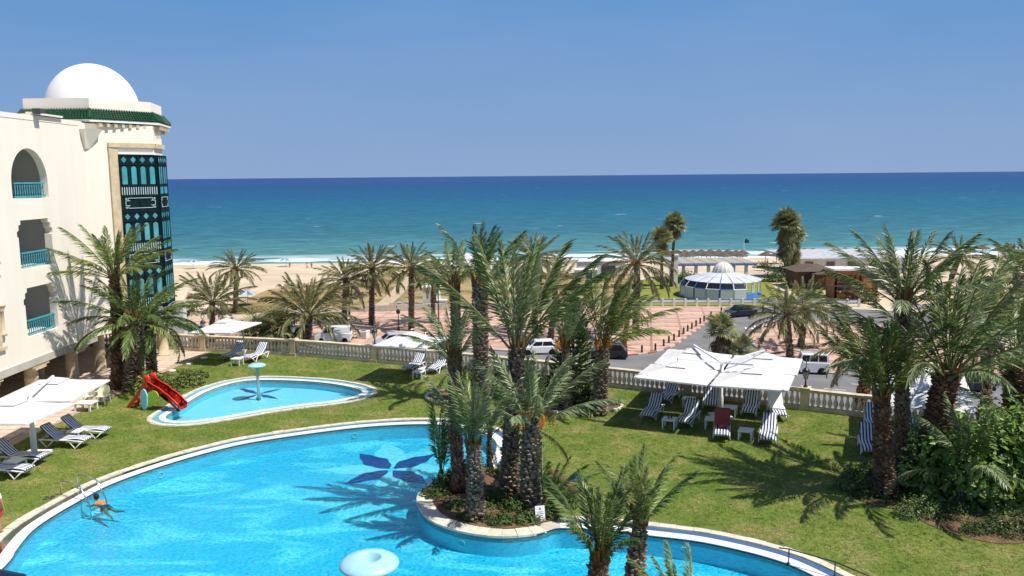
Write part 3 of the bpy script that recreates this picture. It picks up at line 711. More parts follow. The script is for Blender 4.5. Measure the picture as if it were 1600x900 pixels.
# ------------------------------------------------------------------ lanterns standing on the balustrade
def lantern():
    t = thing('lantern', 'x', 'lantern')
    b = MB(); b.lathe([(.09, 0), (.10, .03), (.05, .08), (.03, .16), (.05, .2), (.03, .24), (.035, .34), (.07, .36)], 10); b.build('lamp_stem', M['dark'], t, True)
    g = MB(); g.lathe([(.08, .37), (.15, .68), (.15, .70)], 6); g.build('lamp_glass', mat('smoky_lantern_glass', (.45, .46, .45), .15, .6), t)
    f = MB()
    for k in range(6):
        a = k*PI/3; f.tube([(.08*math.cos(a), .08*math.sin(a), .37), (.155*math.cos(a), .155*math.sin(a), .69)], .012, 4)
    f.lathe([(.17, .69), (.18, .72), (.13, .80), (.06, .86), (.02, .90), (.02, .95), (.0, .98)], 8)
    for k in range(3):
        a0 = [( .02*math.cos(th)+0, 0, 1.02+.07*math.sin(th)) for th in (0, PI/2, PI, 3*PI/2, 2*PI)]
    f.build('lamp_cap', M['dark'], t, True)
    h = MB(); pts = [(.10*math.cos(th), 0, 1.12+.17*math.sin(th)) for th in [i*PI/8 for i in range(17)]]
    h.tube(pts, .018, 5); h.build('scroll_ring', M['dark'], t, True)
    return t
LN = lantern()
lan = [(316, 'black lantern on the balustrade post beside the left paved corner'), (459, 'black lantern on the balustrade in front of the broad street palm'),
       (586, 'black lantern on the balustrade left of the small white parasol'), (1257, 'black lantern on the balustrade right of the big parasol cluster')]
for i, (x, lb) in enumerate(lan):
    s = min(posts, key=lambda q: abs((lambda p: 800+1300*p.x/p.y)(at_s(q)[0])-x)); p = at_s(s)[0]
    if i == 0: LN['label'] = lb; LN.location = (p.x, p.y, 1.03); LN['group'] = 'lanterns on the balustrade'
    else: dup(LN, lb, (p.x, p.y, 1.03), .4*i)

# ------------------------------------------------------------------ hotel wing
hotel = thing('hotel_building', 'cream white hotel wing with a domed corner tower and turquoise balcony rails', 'hotel')
FX = -22.0; RZ = 13.15
def arch(y0, y1, z0, z1):
    r = (y1-y0)/2; c = (y0+y1)/2; zs = z1-r*1.05
    return [(y0, z0), (y1, z0), (y1, zs)] + [(c+r*math.cos(a), zs+r*1.05*math.sin(a)) for a in [i*PI/16 for i in range(1, 16)]] + [(y0, zs)]
def stepped(y0, y1, z0, z1):
    return [(y0+.08, z0), (y1-.08, z0), (y1-.08, z1-.75), (y1+.02, z1-.72), (y1+.02, z1-.5), (y1-.13, z1-.42), (y1-.13, z1-.22), (y1-.3, z1-.18), (y1-.3, z1), (y0+.3, z1), (y0+.3, z1-.18), (y0+.13, z1-.22), (y0+.13, z1-.42), (y0-.02, z1-.5), (y0-.02, z1-.72), (y0+.08, z1-.75)]
holes = [arch(36.95, 39.85, 9.58, 11.85), stepped(37.05, 39.9, 6.42, 8.62), stepped(37.1, 39.85, 3.32, 5.55)]
bays2 = [(31.6, 34.9, 9.58, 11.5), (31.6, 34.9, 6.42, 8.4), (31.6, 34.9, 3.32, 5.3)]
bays2 += [(26.2, 29.4, a, b) for _, _, a, b in bays2]
holes2 = [[(a, c), (b, c), (b, d), (a, d)] for a, b, c, d in bays2]
ZB = 2.32
facade_out = [(18, ZB), (43.45, ZB), (43.45, RZ), (18, RZ)]
loops = [[Vector((p[0], p[1], 0)) for p in facade_out]] + [[Vector((p[0], p[1], 0)) for p in h] for h in holes+holes2]
tri = tessellate_polygon(loops); flat = [p for l in loops for p in l]
mb = MB(); T_ = .35
mb.add([(FX, p.x, p.y) for p in flat], [t if (flat[t[1]]-flat[t[0]]).cross(flat[t[2]]-flat[t[0]]).z > 0 else (t[0], t[2], t[1]) for t in tri])
for h in holes+holes2:
    n = len(h); mb.add([(FX, a, b) for a, b in h]+[(FX-T_, a, b) for a, b in h], [(i, n+i, n+(i+1) % n, (i+1) % n) for i in range(n)])
# returning walls round the corner tower, and the hidden sides
TW = [(-22, 43.45), (-21.95, 43.6), (-21.0, 44.95), (-19.72, 46.6), (-20.05, 48.5), (-22.0, 51.0), (-33, 52.0)]
for a, b in zip(TW, TW[1:]):
    mb.add([(a[0], a[1], ZB), (b[0], b[1], ZB), (b[0], b[1], 13.3), (a[0], a[1], 13.3)], [(0, 1, 2, 3)])
mb.add([(-22, 18, RZ), (-22, 43.45, RZ), (-33, 52, RZ), (-33, 18, RZ)], [(0, 1, 2, 3)])      # roof
mb.add([(-22, 18, ZB), (-33, 18, ZB), (-33, 18, RZ), (-22, 18, RZ)], [(0, 1, 2, 3)])
mb.add([(-33, 52, 0), (-33, 18, 0), (-33, 18, RZ), (-33, 52, RZ)], [(0, 3, 2, 1)])
mb.build('wall', M['plaster'], hotel)
# slabs / underside
mb = MB(); mb.prism([(-22.0, 18)]+TW[1:]+[(-33, 18)], ZB-.12, ZB); mb.build('ceiling_slab', M['plaster'], hotel)
mb = MB()
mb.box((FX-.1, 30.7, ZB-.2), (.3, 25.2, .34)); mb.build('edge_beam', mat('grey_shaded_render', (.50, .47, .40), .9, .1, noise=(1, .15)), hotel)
mb = MB(); mb.box((FX-.18, 30.7, RZ+.1), (.4, 25.4, .22)); mb.build('parapet', M['plaster'], hotel)
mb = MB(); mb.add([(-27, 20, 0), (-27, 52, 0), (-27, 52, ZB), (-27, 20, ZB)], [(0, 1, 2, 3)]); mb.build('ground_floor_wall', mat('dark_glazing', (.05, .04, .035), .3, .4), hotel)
room = mat('balcony_wall', (.62, .60, .56), .9, .1)
allb = [(36.95, 39.85, 9.58, 11.85, 0), (37.05, 39.9, 6.42, 8.62, 1), (37.1, 39.85, 3.32, 5.55, 1)] + [b+(2,) for b in bays2]
for (y0, y1, z0, z1, k) in allb:
    m_ = MB(); ya, yb, xa, xb = y0-.5, y1+.9, FX-T_, FX-2.3; zt = z1+.25
    m_.add([(xa, ya, z0), (xb, ya, z0), (xb, yb, z0), (xa, yb, z0), (xa, ya, zt), (xb, ya, zt), (xb, yb, zt), (xa, yb, zt)],
           [(0, 3, 2, 1), (4, 5, 6, 7), (0, 1, 5, 4), (1, 2, 6, 5), (2, 3, 7, 6)])
    lg = m_.build('balcony', room, hotel)
    d_ = MB(); d_.box((xb+.03, (y0+y1)/2-.3, z0+1.0), (.05, 1.7, 2.0)); d_.build('balcony_door', M['glass'], lg)
    # turned turquoise rail
    rl = MB(); xr = FX-.17; r0, r1 = y0+.42, y1-.03
    rl.box((xr, (r0+r1)/2, z0+.70), (.09, r1-r0, .07)); rl.box((xr, (r0+r1)/2, z0+.09), (.07, r1-r0, .06))
    rr_ = rl.build('railing', M['turq'], hotel)
    n = 13; bb = MB(); bb.lathe([(.03, 0), (.02, .06), (.034, .16), (.02, .3), (.03, .42), (.02, .56)], 6); sme = bb.mesh('spindle', M['turq'], True) if n else None
    for i in range(n):
        obj('spindle', sme, rr_, M=Matrix.Translation((xr, r0+(i+.5)*(r1-r0)/n, z0+.12)))
    if k == 2:
        f = MB()
        f.box((FX+.03, y1+.14, (z0+z1)/2), (.10, .28, z1-z0+.1)); f.box((FX+.03, (y0+y1)/2, z1+.14), (.10, y1-y0+.56, .24)); f.box((FX+.05, (y0+y1)/2+.1, z0-.08), (.16, y1-y0+.8, .14))
        f.build('stone_frame', M['stone'], hotel)
        c = MB(); c.lathe([(.17, -1.05), (.17, -.95), (.12, -.9), (.115, 0), (.14, .02), (.12, .06), (.2, .22), (.22, .24), (.22, .30)], 12, c=(FX+.02, y1+.42, z0+1.5)); c.build('engaged_column', M['stone'], hotel, True)
# columns of the ground floor
def column(x, y, h=ZB-.12, r=.30):
    c = MB(); c.lathe([(r+.08, 0), (r+.08, .1), (r, .14), (r, 1.25), (r+.015, 1.27), (r+.015, 1.30), (r, 1.32), (r*.95, h-.05), (r*.95, h)], 20, c=(x, y, 0)); c.build('column', M['stone'], hotel, True)
for x, y in ((-22.45, 44.35), (-22.5, 41.6), (-22.5, 38.0), (-22.5, 34.4), (-25.0, 42.9), (-25.0, 38.5), (-26.4, 50.4), (-22.5, 30.8), (-20.8, 48.6)): column(x, y)
for y in (41.6, 38.0, 34.4, 30.8):     # stepped stone brackets carrying the edge beam
    f = MB(); f.box((-22.3, y, ZB-.28), (.62, 1.9, .16)); f.box((-22.3, y, ZB-.42), (.62, 1.4, .14)); f.box((-22.3, y, ZB-.55), (.62, .9, .14)); f.build('bracket_capital', M['stone'], hotel)
# tower: eave with green tiles, parapet, dome
CT = Vector((-23.6, 47.9))
EV = [Vector(p) for p in ((-25.6, 43.75), (-21.62, 43.55), (-19.45, 46.95), (-20.1, 50.1), (-22.3, 52.6), (-25.2, 53.2), (-25.9, 50.6), (-25.8, 46.2))]
def ring(f): return [CT+(p-CT)*f for p in EV]
IN = ring(.86); WL = ring(.84)
mb = MB()
mb.prism([(p.x, p.y) for p in WL], 12.6, 13.42); mb.build('tower_frieze', M['plaster'], hotel)
mb = MB(); mb.prism([(p.x, p.y) for p in ring(.995)], 13.38, 13.50); mb.build('eave_board', M['plaster2'], hotel)
mb = MB(); mb.prism([(p.x, p.y) for p in ring(.885)], 13.9, 14.62); mb.build('tower_parapet', M['plaster'], hotel)
tl = MB(); E0, E1 = ring(1.0), ring(.90)
for i in range(8):
    a, b, c, d = E0[i], E0[(i+1) % 8], E1[(i+1) % 8], E1[i]; zb, zt = 13.50, 14.02
    tl.add([(a.x, a.y, zb), (b.x, b.y, zb), (c.x, c.y, zt), (d.x, d.y, zt)], [(0, 1, 2, 3)])
    if i in (3, 4, 5): continue
    n = int((b-a).length/.16)
    for k in range(n):
        t = (k+.5)/n; p, q = a.lerp(b, t), d.lerp(c, t)
        rows = 5
        for r_ in range(rows):
            u, v = r_/rows, (r_+1)/rows+.04
            p1, p2 = p.lerp(q, u), p.lerp(q, v); z1_, z2_ = zb+(zt-zb)*u+.05, zb+(zt-zb)*v+.02
            tl.tube([(p1.x, p1.y, z1_), (p2.x, p2.y, z2_)], [.056, .046], 6, cap=True)
for i in range(8):
    a, d = E0[i], E1[i]; tl.tube([(a.x, a.y, 13.56), (d.x, d.y, 14.06)], .07, 6)
tl.build('roof_tiles', M['tile_green'], hotel, kind='stuff')
bk = MB(); bk.box((0, 0, -.03), (.17, .62, .2)); bk.box((0, -.1, -.2), (.15, .36, .15)); bkm = bk.mesh('eave_bracket', M['stone'])
for i in (7, 0, 1, 2):
    a, b = WL[i], WL[(i+1) % 8]; n = int((b-a).length/.42); d = (b-a).normalized(); nn_ = Vector((d.y, -d.x))
    for k in range(n):
        p = a.lerp(b, (k+.5)/n)+nn_*.26; obj('eave_bracket', bkm, hotel, M=Matrix.Translation((p.x, p.y, 13.27)) @ Matrix.Rotation(math.atan2(d.y, d.x)+PI, 4, 'Z'))
dm = MB(); dm.lathe([(2.44*math.cos(a), 2.62*math.sin(a)) for a in [i*PI/2/20 for i in range(20)]]+[(0, 2.62)], 48, c=(-23.55, 47.9, 14.22)); dm.build('dome', M['plaster2'], hotel, True)
cb = MB()    # corbel under the corner of the tower
cb.add([(-22.5, 43.2, 13.0), (-21.7, 43.1, 13.0), (-21.2, 44.0, 13.0), (-22.0, 44.6, 13.0), (-22.1, 43.5, 12.0), (-21.9, 43.45, 12.0), (-21.82, 43.75, 12.0), (-22.1, 43.8, 12.0)],
       [(3, 2, 1, 0), (4, 5, 6, 7), (0, 1, 5, 4), (1, 2, 6, 5), (2, 3, 7, 6), (3, 0, 4, 7)])
cb.build('corbel', M['plaster'], hotel)
f = MB(); f.box((-22.3, 40.4, RZ+.3), (.9, 2.0, .08)); f.box((-22.2, 39.3, RZ+.28), (.35, .3, .22), m=0); f.build('roof_ledge', M['plaster'], hotel)
f = MB(); f.box((-21.8, 39.2, RZ+.42), (.35, .4, .22)); f.build('floodlight', M['dgrey'], hotel)
# oriel: dark green joinery with cyan panes on two faces
def oriel(a, b, cols, off=.04):
    a = Vector(a); b = Vector(b); ax = Vector(((b-a).x, (b-a).y, 0)); W_ = ax.length; ax.normalize(); an = Vector((ax.y, -ax.x, 0)); up_ = Vector((0, 0, 1))
    o = Vector((a.x, a.y, 0))+an*off
    s = MB(); s.ext([(0, 2.5), (W_, 2.5), (W_, 11.72), (0, 11.72)], o, ax, up_, an, .10)
    for i in range(cols//2+1):
        x = W_*i/(cols//2); s.ext([(max(0, x-.04), 2.5), (min(W_, x+.04), 2.5), (min(W_, x+.04), 11.72), (max(0, x-.04), 11.72)], o+an*.1, ax, up_, an, .04)
    for k in range(3):
        zt = 11.72-k*3.05
        for dz in (0, .5, 1.66, 2.2, 3.0): s.ext([(0, zt-dz-.05), (W_, zt-dz-.05), (W_, zt-dz), (0, zt-dz)], o+an*.1, ax, up_, an, .03)
    scr = s.build('oriel_screen', M['oriel'], hotel)
    cw = W_/cols
    for k in range(3):
        zt = 11.72-k*3.05
        for c in range(cols):
            xm = (c+.5)*cw; hw = cw*.27
            d_ = MB(); d_.ext([(xm-hw*1.05, zt-.27), (xm, zt-.44), (xm+hw*1.05, zt-.27), (xm, zt-.10)], o+an*.104, ax, up_, an, .012); d_.build('diamond_pane', M['cyan'], scr)
            pn = MB(); zb, ztt = zt-1.58, zt-.62
            pn.ext([(xm-hw, zb), (xm+hw, zb), (xm+hw, ztt-hw)]+[(xm+hw*math.cos(t), ztt-hw+hw*math.sin(t)) for t in [i*PI/8 for i in range(1, 8)]]+[(xm-hw, ztt-hw)], o+an*.104, ax, up_, an, .012)
            pn.build('arched_pane', M['cyan'], scr)
        if cols == 4 and off < .05:
            ns = 16; sl = MB()
            for i in range(ns):
                x = (i+.5)*W_/ns
                if abs((x/W_*2) % 1-.0) < .06: continue
                sl.ext([(x-.022, zt-2.14), (x+.022, zt-2.14), (x+.022, zt-1.73), (x-.022, zt-1.73)], o+an*.104, ax, up_, an, .02)
            sl.build('slats', M['fret'], scr, kind='stuff')
        else:
            for c in range(2):
                x0_, x1_ = W_*(c/2)+.1, W_*((c+1)/2)-.1; q = MB(); q.ext([(x0_, zt-2.12), (x1_, zt-2.12), (x1_, zt-1.74), (x0_, zt-1.74)], o+an*.104, ax, up_, an, .012); q.build('square_pane', M['cyan'], scr)
        fr = MB(); z0_, z1_ = zt-2.86, zt-2.32; x0_, x1_ = W_*.10, W_*.90; t_ = .028
        def ln(xa, za, xb, zb_): fr.ext([(min(xa, xb)-t_/2, min(za, zb_)-t_/2), (max(xa, xb)+t_/2, min(za, zb_)-t_/2), (max(xa, xb)+t_/2, max(za, zb_)+t_/2), (min(xa, xb)-t_/2, max(za, zb_)+t_/2)], o+an*.131, ax, up_, an, .01)
        g_ = .14
        ln(x0_+g_, z0_, x1_-g_, z0_); ln(x0_+g_, z1_, x1_-g_, z1_); ln(x0_, z0_+g_, x0_, z1_-g_); ln(x1_, z0_+g_, x1_, z1_-g_)
        for xx, sx in ((x0_, 1), (x1_, -1)):
            for zz, sz in ((z0_, 1), (z1_, -1)):
                ln(xx+sx*g_, zz, xx+sx*g_, zz+sz*g_); ln(xx, zz+sz*g_, xx+sx*g_*1.6, zz+sz*g_); ln(xx, zz, xx+sx*g_*.5, zz); ln(xx, zz, xx, zz+sz*g_*.5); ln(xx+sx*g_*.5, zz, xx+sx*g_*.5, zz+sz*g_*.5); ln(xx, zz+sz*g_*.5, xx+sx*g_*.5, zz+sz*g_*.5)
        fr.build('fretwork', M['fret'], scr)
oriel((-21.0, 44.95), (-19.72, 46.6), 4); oriel((-19.72, 46.6), (-20.05, 48.5), 4, .06)
def wallstrip(a, b, z0, z1, t, m, nm):
    a = Vector(a); b = Vector(b); ax = Vector(((b-a).x, (b-a).y, 0)); W_ = ax.length; ax.normalize(); an = Vector((ax.y, -ax.x, 0))
    s = MB(); s.ext([(0, z0), (W_, z0), (W_, z1), (0, z1)], Vector((a.x, a.y, 0))+an*.002, ax, Vector((0, 0, 1)), an, t); s.build(nm, m, hotel)
wallstrip((-21.28, 44.55), (-21.0, 44.95), 2.4, 12.32, .10, M['stone'], 'oriel_frame')
wallstrip((-21.28, 44.55), (-19.70, 46.58), 12.1, 12.34, .13, M['stone'], 'oriel_frame')
wallstrip((-19.72, 46.56), (-20.06, 48.6), 12.1, 12.34, .13, M['stone'], 'oriel_frame')
wallstrip((-21.0, 44.95), (-19.72, 46.6), 11.74, 11.86, .12, M['plaster2'], 'oriel_sill')
# low roof terrace beyond the oriel
anx = thing('low_annex', 'low cream annex with stone parapet beyond the dark oriel window', 'building')
an_ = MB(); c0 = P(262, 520); an_.prism([(-25, 52.2), (-20.9, 52.2), (-22.4, 56.5), (-26, 56.5)], ZS, 2.6); an_.build('wall', M['twhite'], anx)
an_ = MB(); an_.prism([(-25.15, 52.05), (-20.75, 52.05), (-22.25, 56.65), (-26.1, 56.65)], 2.6, 2.8); an_.build('parapet_cap', M['balstone'], anx)

# ------------------------------------------------------------------ palms
def frond_mesh(name, lm, L_=1.0, pairs=60, ll=.42, lw=.028, droop=1.0, vee=35, seed=0, rach=.018, curl=.25):
    "one feather leaf, base at origin, running along +X and bending towards -Z; unit length"
    rg = random.Random(seed); mb = MB(); n = 14; pts = []; th = 0; p = Vector((0, 0, 0)); dirs = []
    side = rg.uniform(-.12, .12)
    for i in range(n+1):
        t = i/n; th = -droop*(t**1.7); d = Vector((math.cos(th), side*t, math.sin(th))).normalized(); pts.append(p.copy()); dirs.append(d); p = p+d*(L_/n)
    mb.tube(pts, [rach*(1-.85*i/n)+.001 for i in range(n+1)], 4, m=0, cap=False)
    for k in range(pairs):
        t = .19+.80*(k+.5)/pairs
        if rg.random() < .04: continue
        f = t*n; i = min(n-1, int(f)); q = pts[i].lerp(pts[i+1], f-i); d = dirs[i]
        sidev = Vector((0, 1, 0)); upn = d.cross(sidev).normalized()*-1
        if upn.z < 0 and i == 0: upn = -upn
        prof = min(1, .35+(t-.19)/.25)*(1-.62*max(0, (t-.55)/.45)**1.3)
        for sg in (-1, 1):
            l = ll*prof*rg.uniform(.85, 1.1); an = R(54-28*t+rg.uniform(-10, 10)); va = R(vee+rg.uniform(-20, 20))
            dr = (d*math.cos(an)+(sidev*sg*math.cos(va)+upn*math.sin(va))*math.sin(an)).normalized()
            wv = dr.cross(upn if rg.random() < .8 else d).normalized()*lw*.5
            mid = q+dr*l*.45; tip = q+dr*l+Vector((0, 0, -1))*l*curl*rg.uniform(.3, 1.3)
            mb.add([q, mid+wv, tip, mid-wv], [(0, 1, 2, 3)], 1)
    return mb.mesh(name, [M['rachis'], lm])
FR = {}
def fronds(kind, near=True):
    k = (kind, near)
    if k not in FR:
        a = []
        for i, dr in enumerate((.22, .42, .68, .95, 1.25, 1.6)):
            for s in range(2):
                a.append(frond_mesh('palm_frond', LF[kind], pairs=(54 if near else 42), lw=(.0175 if near else .024), ll=(.185 if near else .20), droop=dr, seed=i*7+s+len(FR)*50, vee=38-5*i, rach=.009))
        FR[k] = a
    return FR[k]
def place_frond(me, parent, org, d, wind, L_, roll=0):
    "x axis along d, leaf bends towards gravity plus wind"
    d = d.normalized(); dv = Vector((0, 0, -1))+wind
    z = -(dv-d*dv.dot(d))
    if z.length < .05: z = Vector((random.uniform(-1, 1), random.uniform(-1, 1), .1)); z -= d*z.dot(d)
    z.normalize(); y = z.cross(d); Mx = Matrix(((d.x, y.x, z.x, org.x), (d.y, y.y, z.y, org.y), (d.z, y.z, z.z, org.z), (0, 0, 0, 1)))
    return obj('frond', me, parent, M=Mx @ Matrix.Rotation(roll, 4, 'X') @ Matrix.Diagonal((L_, L_*min(1, 2.7/L_)**.85, L_, 1)))
def trunk(parent, base, top, r0, r1, boots=True, bm='boot', lean=.0, seed=0, row=.10, arnd=10, bl=.16):
    rg = random.Random(seed); base = Vector(base); top = Vector(top); n = 10; path = []; rad = []
    h = (top-base).length; off = Vector((rg.uniform(-1, 1), rg.uniform(-1, 1), 0))*lean
    def pt(t): return base.lerp(top, t)+off*math.sin(PI*t)
    def rd(t): return r0*(1.18-.18*min(1, t*6)) + (r1-r0)*t
    for i in range(n+1): t = i/n; path.append(pt(t)); rad.append(rd(t)*.86)
    mb = MB(); mb.tube(path, rad, 12); tr = mb.build('trunk', M['trunk'], parent, True)
    if boots:
        bt = MB(); rows = int(h/row)
        for i in range(rows):
            t = (i+.5)/rows; c = pt(t); r = rd(t)*.84; d = (pt(min(1, t+.02))-pt(max(0, t-.02))).normalized()
            for j in range(arnd):
                a = 2*PI*(j+.5*(i % 2))/arnd+i*.13+rg.uniform(-.2, .2); o = Vector((math.cos(a), math.sin(a), 0)); s = Vector((-math.sin(a), math.cos(a), 0))
                if rg.random() < .06: continue
                c = pt(min(1, max(0, t+rg.uniform(-.4, .4)/rows)))
                w_ = PI*r/arnd*rg.uniform(.7, 1.1); q = c+o*r; ln_ = bl*rg.uniform(.7, 1.15); pr = (.03+.075*rg.random())*min(1.6, r/.2)
                top_ = q+d*ln_*.62+o*pr
                bt.add([q-s*w_-d*.02, q+s*w_-d*.02, top_+s*w_*.75, top_-s*w_*.75, q+d*ln_*.66+s*w_*.5-o*.02, q+d*ln_*.66-s*w_*.5-o*.02], [(0, 1, 2, 3), (3, 2, 4, 5), (0, 3, 5), (1, 4, 2)])
        bt.build('leaf_bases', M[bm], parent, kind='stuff')
    return pt
def date_palm(label, base, crown, kind='green', near=True, n=38, L_=3.0, el=(86, -15), wind=(0, 0, 0), r=(.24, .2), fruit=0, dead=0, bm='boot', seed=0, droops=(0, 5), group=None, cat='palm tree', spread=1.0, fibre=True, azr=None, lean=.08, kind2=None, low=.35):
    rg = random.Random(seed); base = Vector(base); crown = Vector(crown)
    t = thing('date_palm', label, cat, base, 0, group)
    cr = crown-base; trunk(t, (0, 0, 0), cr, r[0], r[1], bm=bm, seed=seed, lean=lean, row=.10 if near else .2, arnd=10 if near else 7, bl=.17 if near else .28)
    if fibre:
        fb = MB()
        for k in range(26):
            a = rg.uniform(0, 2*PI); z = rg.uniform(-.35, .1); o = Vector((math.cos(a), math.sin(a), 0)); p = cr+o*r[1]*.8+Vector((0, 0, z)); l = rg.uniform(.25, .55)
            q = p+o*.16*l+Vector((0, 0, l)); s = Vector((-math.sin(a), math.cos(a), 0))*.05
            fb.add([p-s, p+s, q+s*.5, q-s*.5, p+s*.6+o*.05, q+o*.05], [(0, 1, 2, 3), (1, 4, 5, 2), (4, 0, 3, 5)])
        fb.build('crown_fibre', M['fibre'], t, kind='stuff')
    wv = Vector(wind); fs = fronds(kind, near); fs2 = fronds(kind2, near) if kind2 else fs
    for i in range(n):
        f = (i+.5)/n; e_ = R(el[0]+(el[1]-el[0])*f**.85+rg.uniform(-7, 7)); az = i*2.39996+rg.uniform(-.25, .25)+seed
        if azr: az = azr[0]+(azr[1]-azr[0])*((i*.618) % 1)
        d = Vector((math.cos(az)*math.cos(e_)*spread, math.sin(az)*math.cos(e_)*spread, math.sin(e_)))+wv*.45
        di = droops[0]+(droops[1]-droops[0])*f+rg.uniform(-.7, .7); me = (fs if rg.random() < .7 else fs2)[max(0, min(11, int(di*2)))]
        org = cr+Vector((d.x, d.y, 0))*r[1]*.45+Vector((0, 0, -.25*f))
        place_frond(me, t, org, d, wv, L_*(.72+.38*min(1, f*2.2))*rg.uniform(.9, 1.08), rg.uniform(-.35, .35))
    dd = fronds('dead', near) if dead else None
    for i in range(dead):
        az = rg.uniform(0, 2*PI); e_ = R(rg.uniform(-65, -25)); d = Vector((math.cos(az)*math.cos(e_), math.sin(az)*math.cos(e_), math.sin(e_)))
        place_frond(dd[rg.randrange(4, 10)], t, cr+Vector((0, 0, -.3)), d, wv, L_*rg.uniform(.55, .8), rg.uniform(-.5, .5))
    for i in range(fruit):
        az = rg.uniform(PI*1.05, PI*1.95) if rg.random() < .7 else rg.uniform(0, 6.28); m_ = MB(); o = Vector((math.cos(az), math.sin(az), 0)); hub = cr+o*.45*low/.35+Vector((0, 0, .35))
        m_.tube([cr+o*.1, cr+o*.28+Vector((0, 0, .3)), hub], .016, 4)
        for k in range(34):
            e2 = Vector((rg.uniform(-1, 1), rg.uniform(-1, 1), 0))*.16; l = rg.uniform(.3, .6); p1 = hub+e2*.6+o*.08+Vector((0, 0, -l*.4)); p2 = hub+e2+o*.1+Vector((0, 0, -l))
            m_.add([hub, p1+Vector((.006, 0, 0)), p2, p1-Vector((.006, 0, 0))], [(0, 1, 2, 3)])
            for b_ in range(3):
                c = p1.lerp(p2, (b_+.5)/3); w_ = .014; m_.add([c+Vector((-w_, 0, 0)), c+Vector((0, -w_, 0)), c+Vector((w_, 0, 0)), c+Vector((0, 0, w_*1.5)), c+Vector((0, 0, -w_*1.5))], [(0, 1, 3), (1, 2, 3), (0, 4, 1), (1, 4, 2)])
        m_.build('fruit_stalk', M['orangefruit'], t)
    return t
def GP(label, bpx, cpx, **kw):
    "garden palm: px of the trunk foot on the lawn, px of the crown centre"
    b = P(*bpx, kw.pop('z', 0)); c = D(cpx[0], cpx[1], b.y+kw.pop('dy', 0)); kw.setdefault('seed', int(bpx[0])); return date_palm(label, b, c, **kw)
GI = 'palms planted on the pool island'; GS = 'date palms along the street and plaza'
W1 = (.35, .05, 0)
# beside the hotel
GP('tall date palm against the hotel wall with its crown in front of the oriel', (185, 607), (178, 428), kind='green', n=25, L_=2.9, el=(88, 20), r=(.38, .24), wind=(.12, 0, 0), bm='bootred', dead=0, droops=(0, 3), group='palms beside the hotel')
GP('bushy drooping date palm beside the hotel with the thickest trunk behind the red slide', (208, 610), (212, 498), kind='deep', n=32, L_=3.1, el=(84, 0), r=(.46, .34), droops=(1, 4.5), kind2='green', group='palms beside the hotel')
GP('slanting date palm behind the thick one nearest the paved corner', (237, 600), (232, 505), kind='deep', n=24, L_=2.4, el=(80, -35), r=(.28, .24), droops=(2, 5.5), group='palms beside the hotel')
# pool island
GP('slim date palm at the back left of the pool island', (718, 770), (709, 560), kind='silver', kind2='green', n=12, L_=2.0, el=(88, 42), dead=1, r=(.23, .17), droops=(0, 3), group=GI, bm='bootred', spread=.8, wind=(-.05, 0, 0))
GP('short thick date palm at the front of the pool island', (743, 812), (740, 694), kind='silver', kind2='green', n=13, L_=2.25, el=(89, 52), r=(.27, .21), droops=(0, 1.8), group=GI, spread=.62)
GP('tallest date palm of the pool island with a wide upright fan of fronds', (795, 770), (808, 545), kind='silver', kind2='deep', n=16, L_=3.8, el=(89, 44), r=(.30, .25), droops=(0, 1.8), group=GI, spread=.85, wind=(.10, 0, 0), lean=.15)
GP('grey green date palm with orange fruit stalks at the centre of the pool island', (829, 794), (832, 655), kind='silver', n=16, L_=2.6, el=(88, 24), dead=2, r=(.32, .29), droops=(0, 3.2), fruit=4, group=GI, wind=(.15, 0, 0))
GP('young stemless palm at the left edge of the pool island', (690, 752), (689, 738), kind='green', n=7, L_=2.3, el=(88, 66), r=(.10, .09), droops=(0, 1.5), group=GI, spread=.5, fibre=False)
GP('dark slender palm at the back of the pool island', (766, 738), (766, 672), kind='deep', n=15, L_=1.9, el=(88, 30), r=(.11, .09), droops=(0, 3), group=GI, spread=.8, fibre=False, dead=2)
GP('young palm with a few arching fronds at the right edge of the pool island', (853, 792), (852, 784), kind='deep', n=9, L_=1.9, el=(80, 45), r=(.10, .09), droops=(0, 3), group=GI, fibre=False, wind=(.3, 0, 0))
# nearest palms, growing from below the frame
GF = 'palms rising from below the frame'
date_palm('near date palm with a V of dark fronds at the bottom edge of the pool', (1.95, 18.3, 0), D(937, 868, 18.5), kind='deep', kind2='green', n=16, L_=2.0, el=(88, 42), r=(.30, .22), droops=(0, 2.4), seed=3, spread=.72, wind=(.02, 0, 0), group=GF, bm='bootred')
date_palm('near date palm standing just right of the lower one at the bottom edge', (2.85, 19.1, 0), D(1001, 812, 19.3), kind='green', kind2='deep', n=15, L_=1.75, el=(88, 42), r=(.29, .16), droops=(0, 2.6), seed=11, spread=.8, wind=(-.05, 0, 0), group=GF)
date_palm('palm whose frond tips only just rise into the bottom of the picture', (3.5, 17.6, 0), D(1062, 965, 17.6), kind='green', n=9, L_=1.6, el=(88, 50), r=(.16, .14), droops=(0, 3), seed=17, spread=.7, wind=(-.3, 0, 0), group=GF)
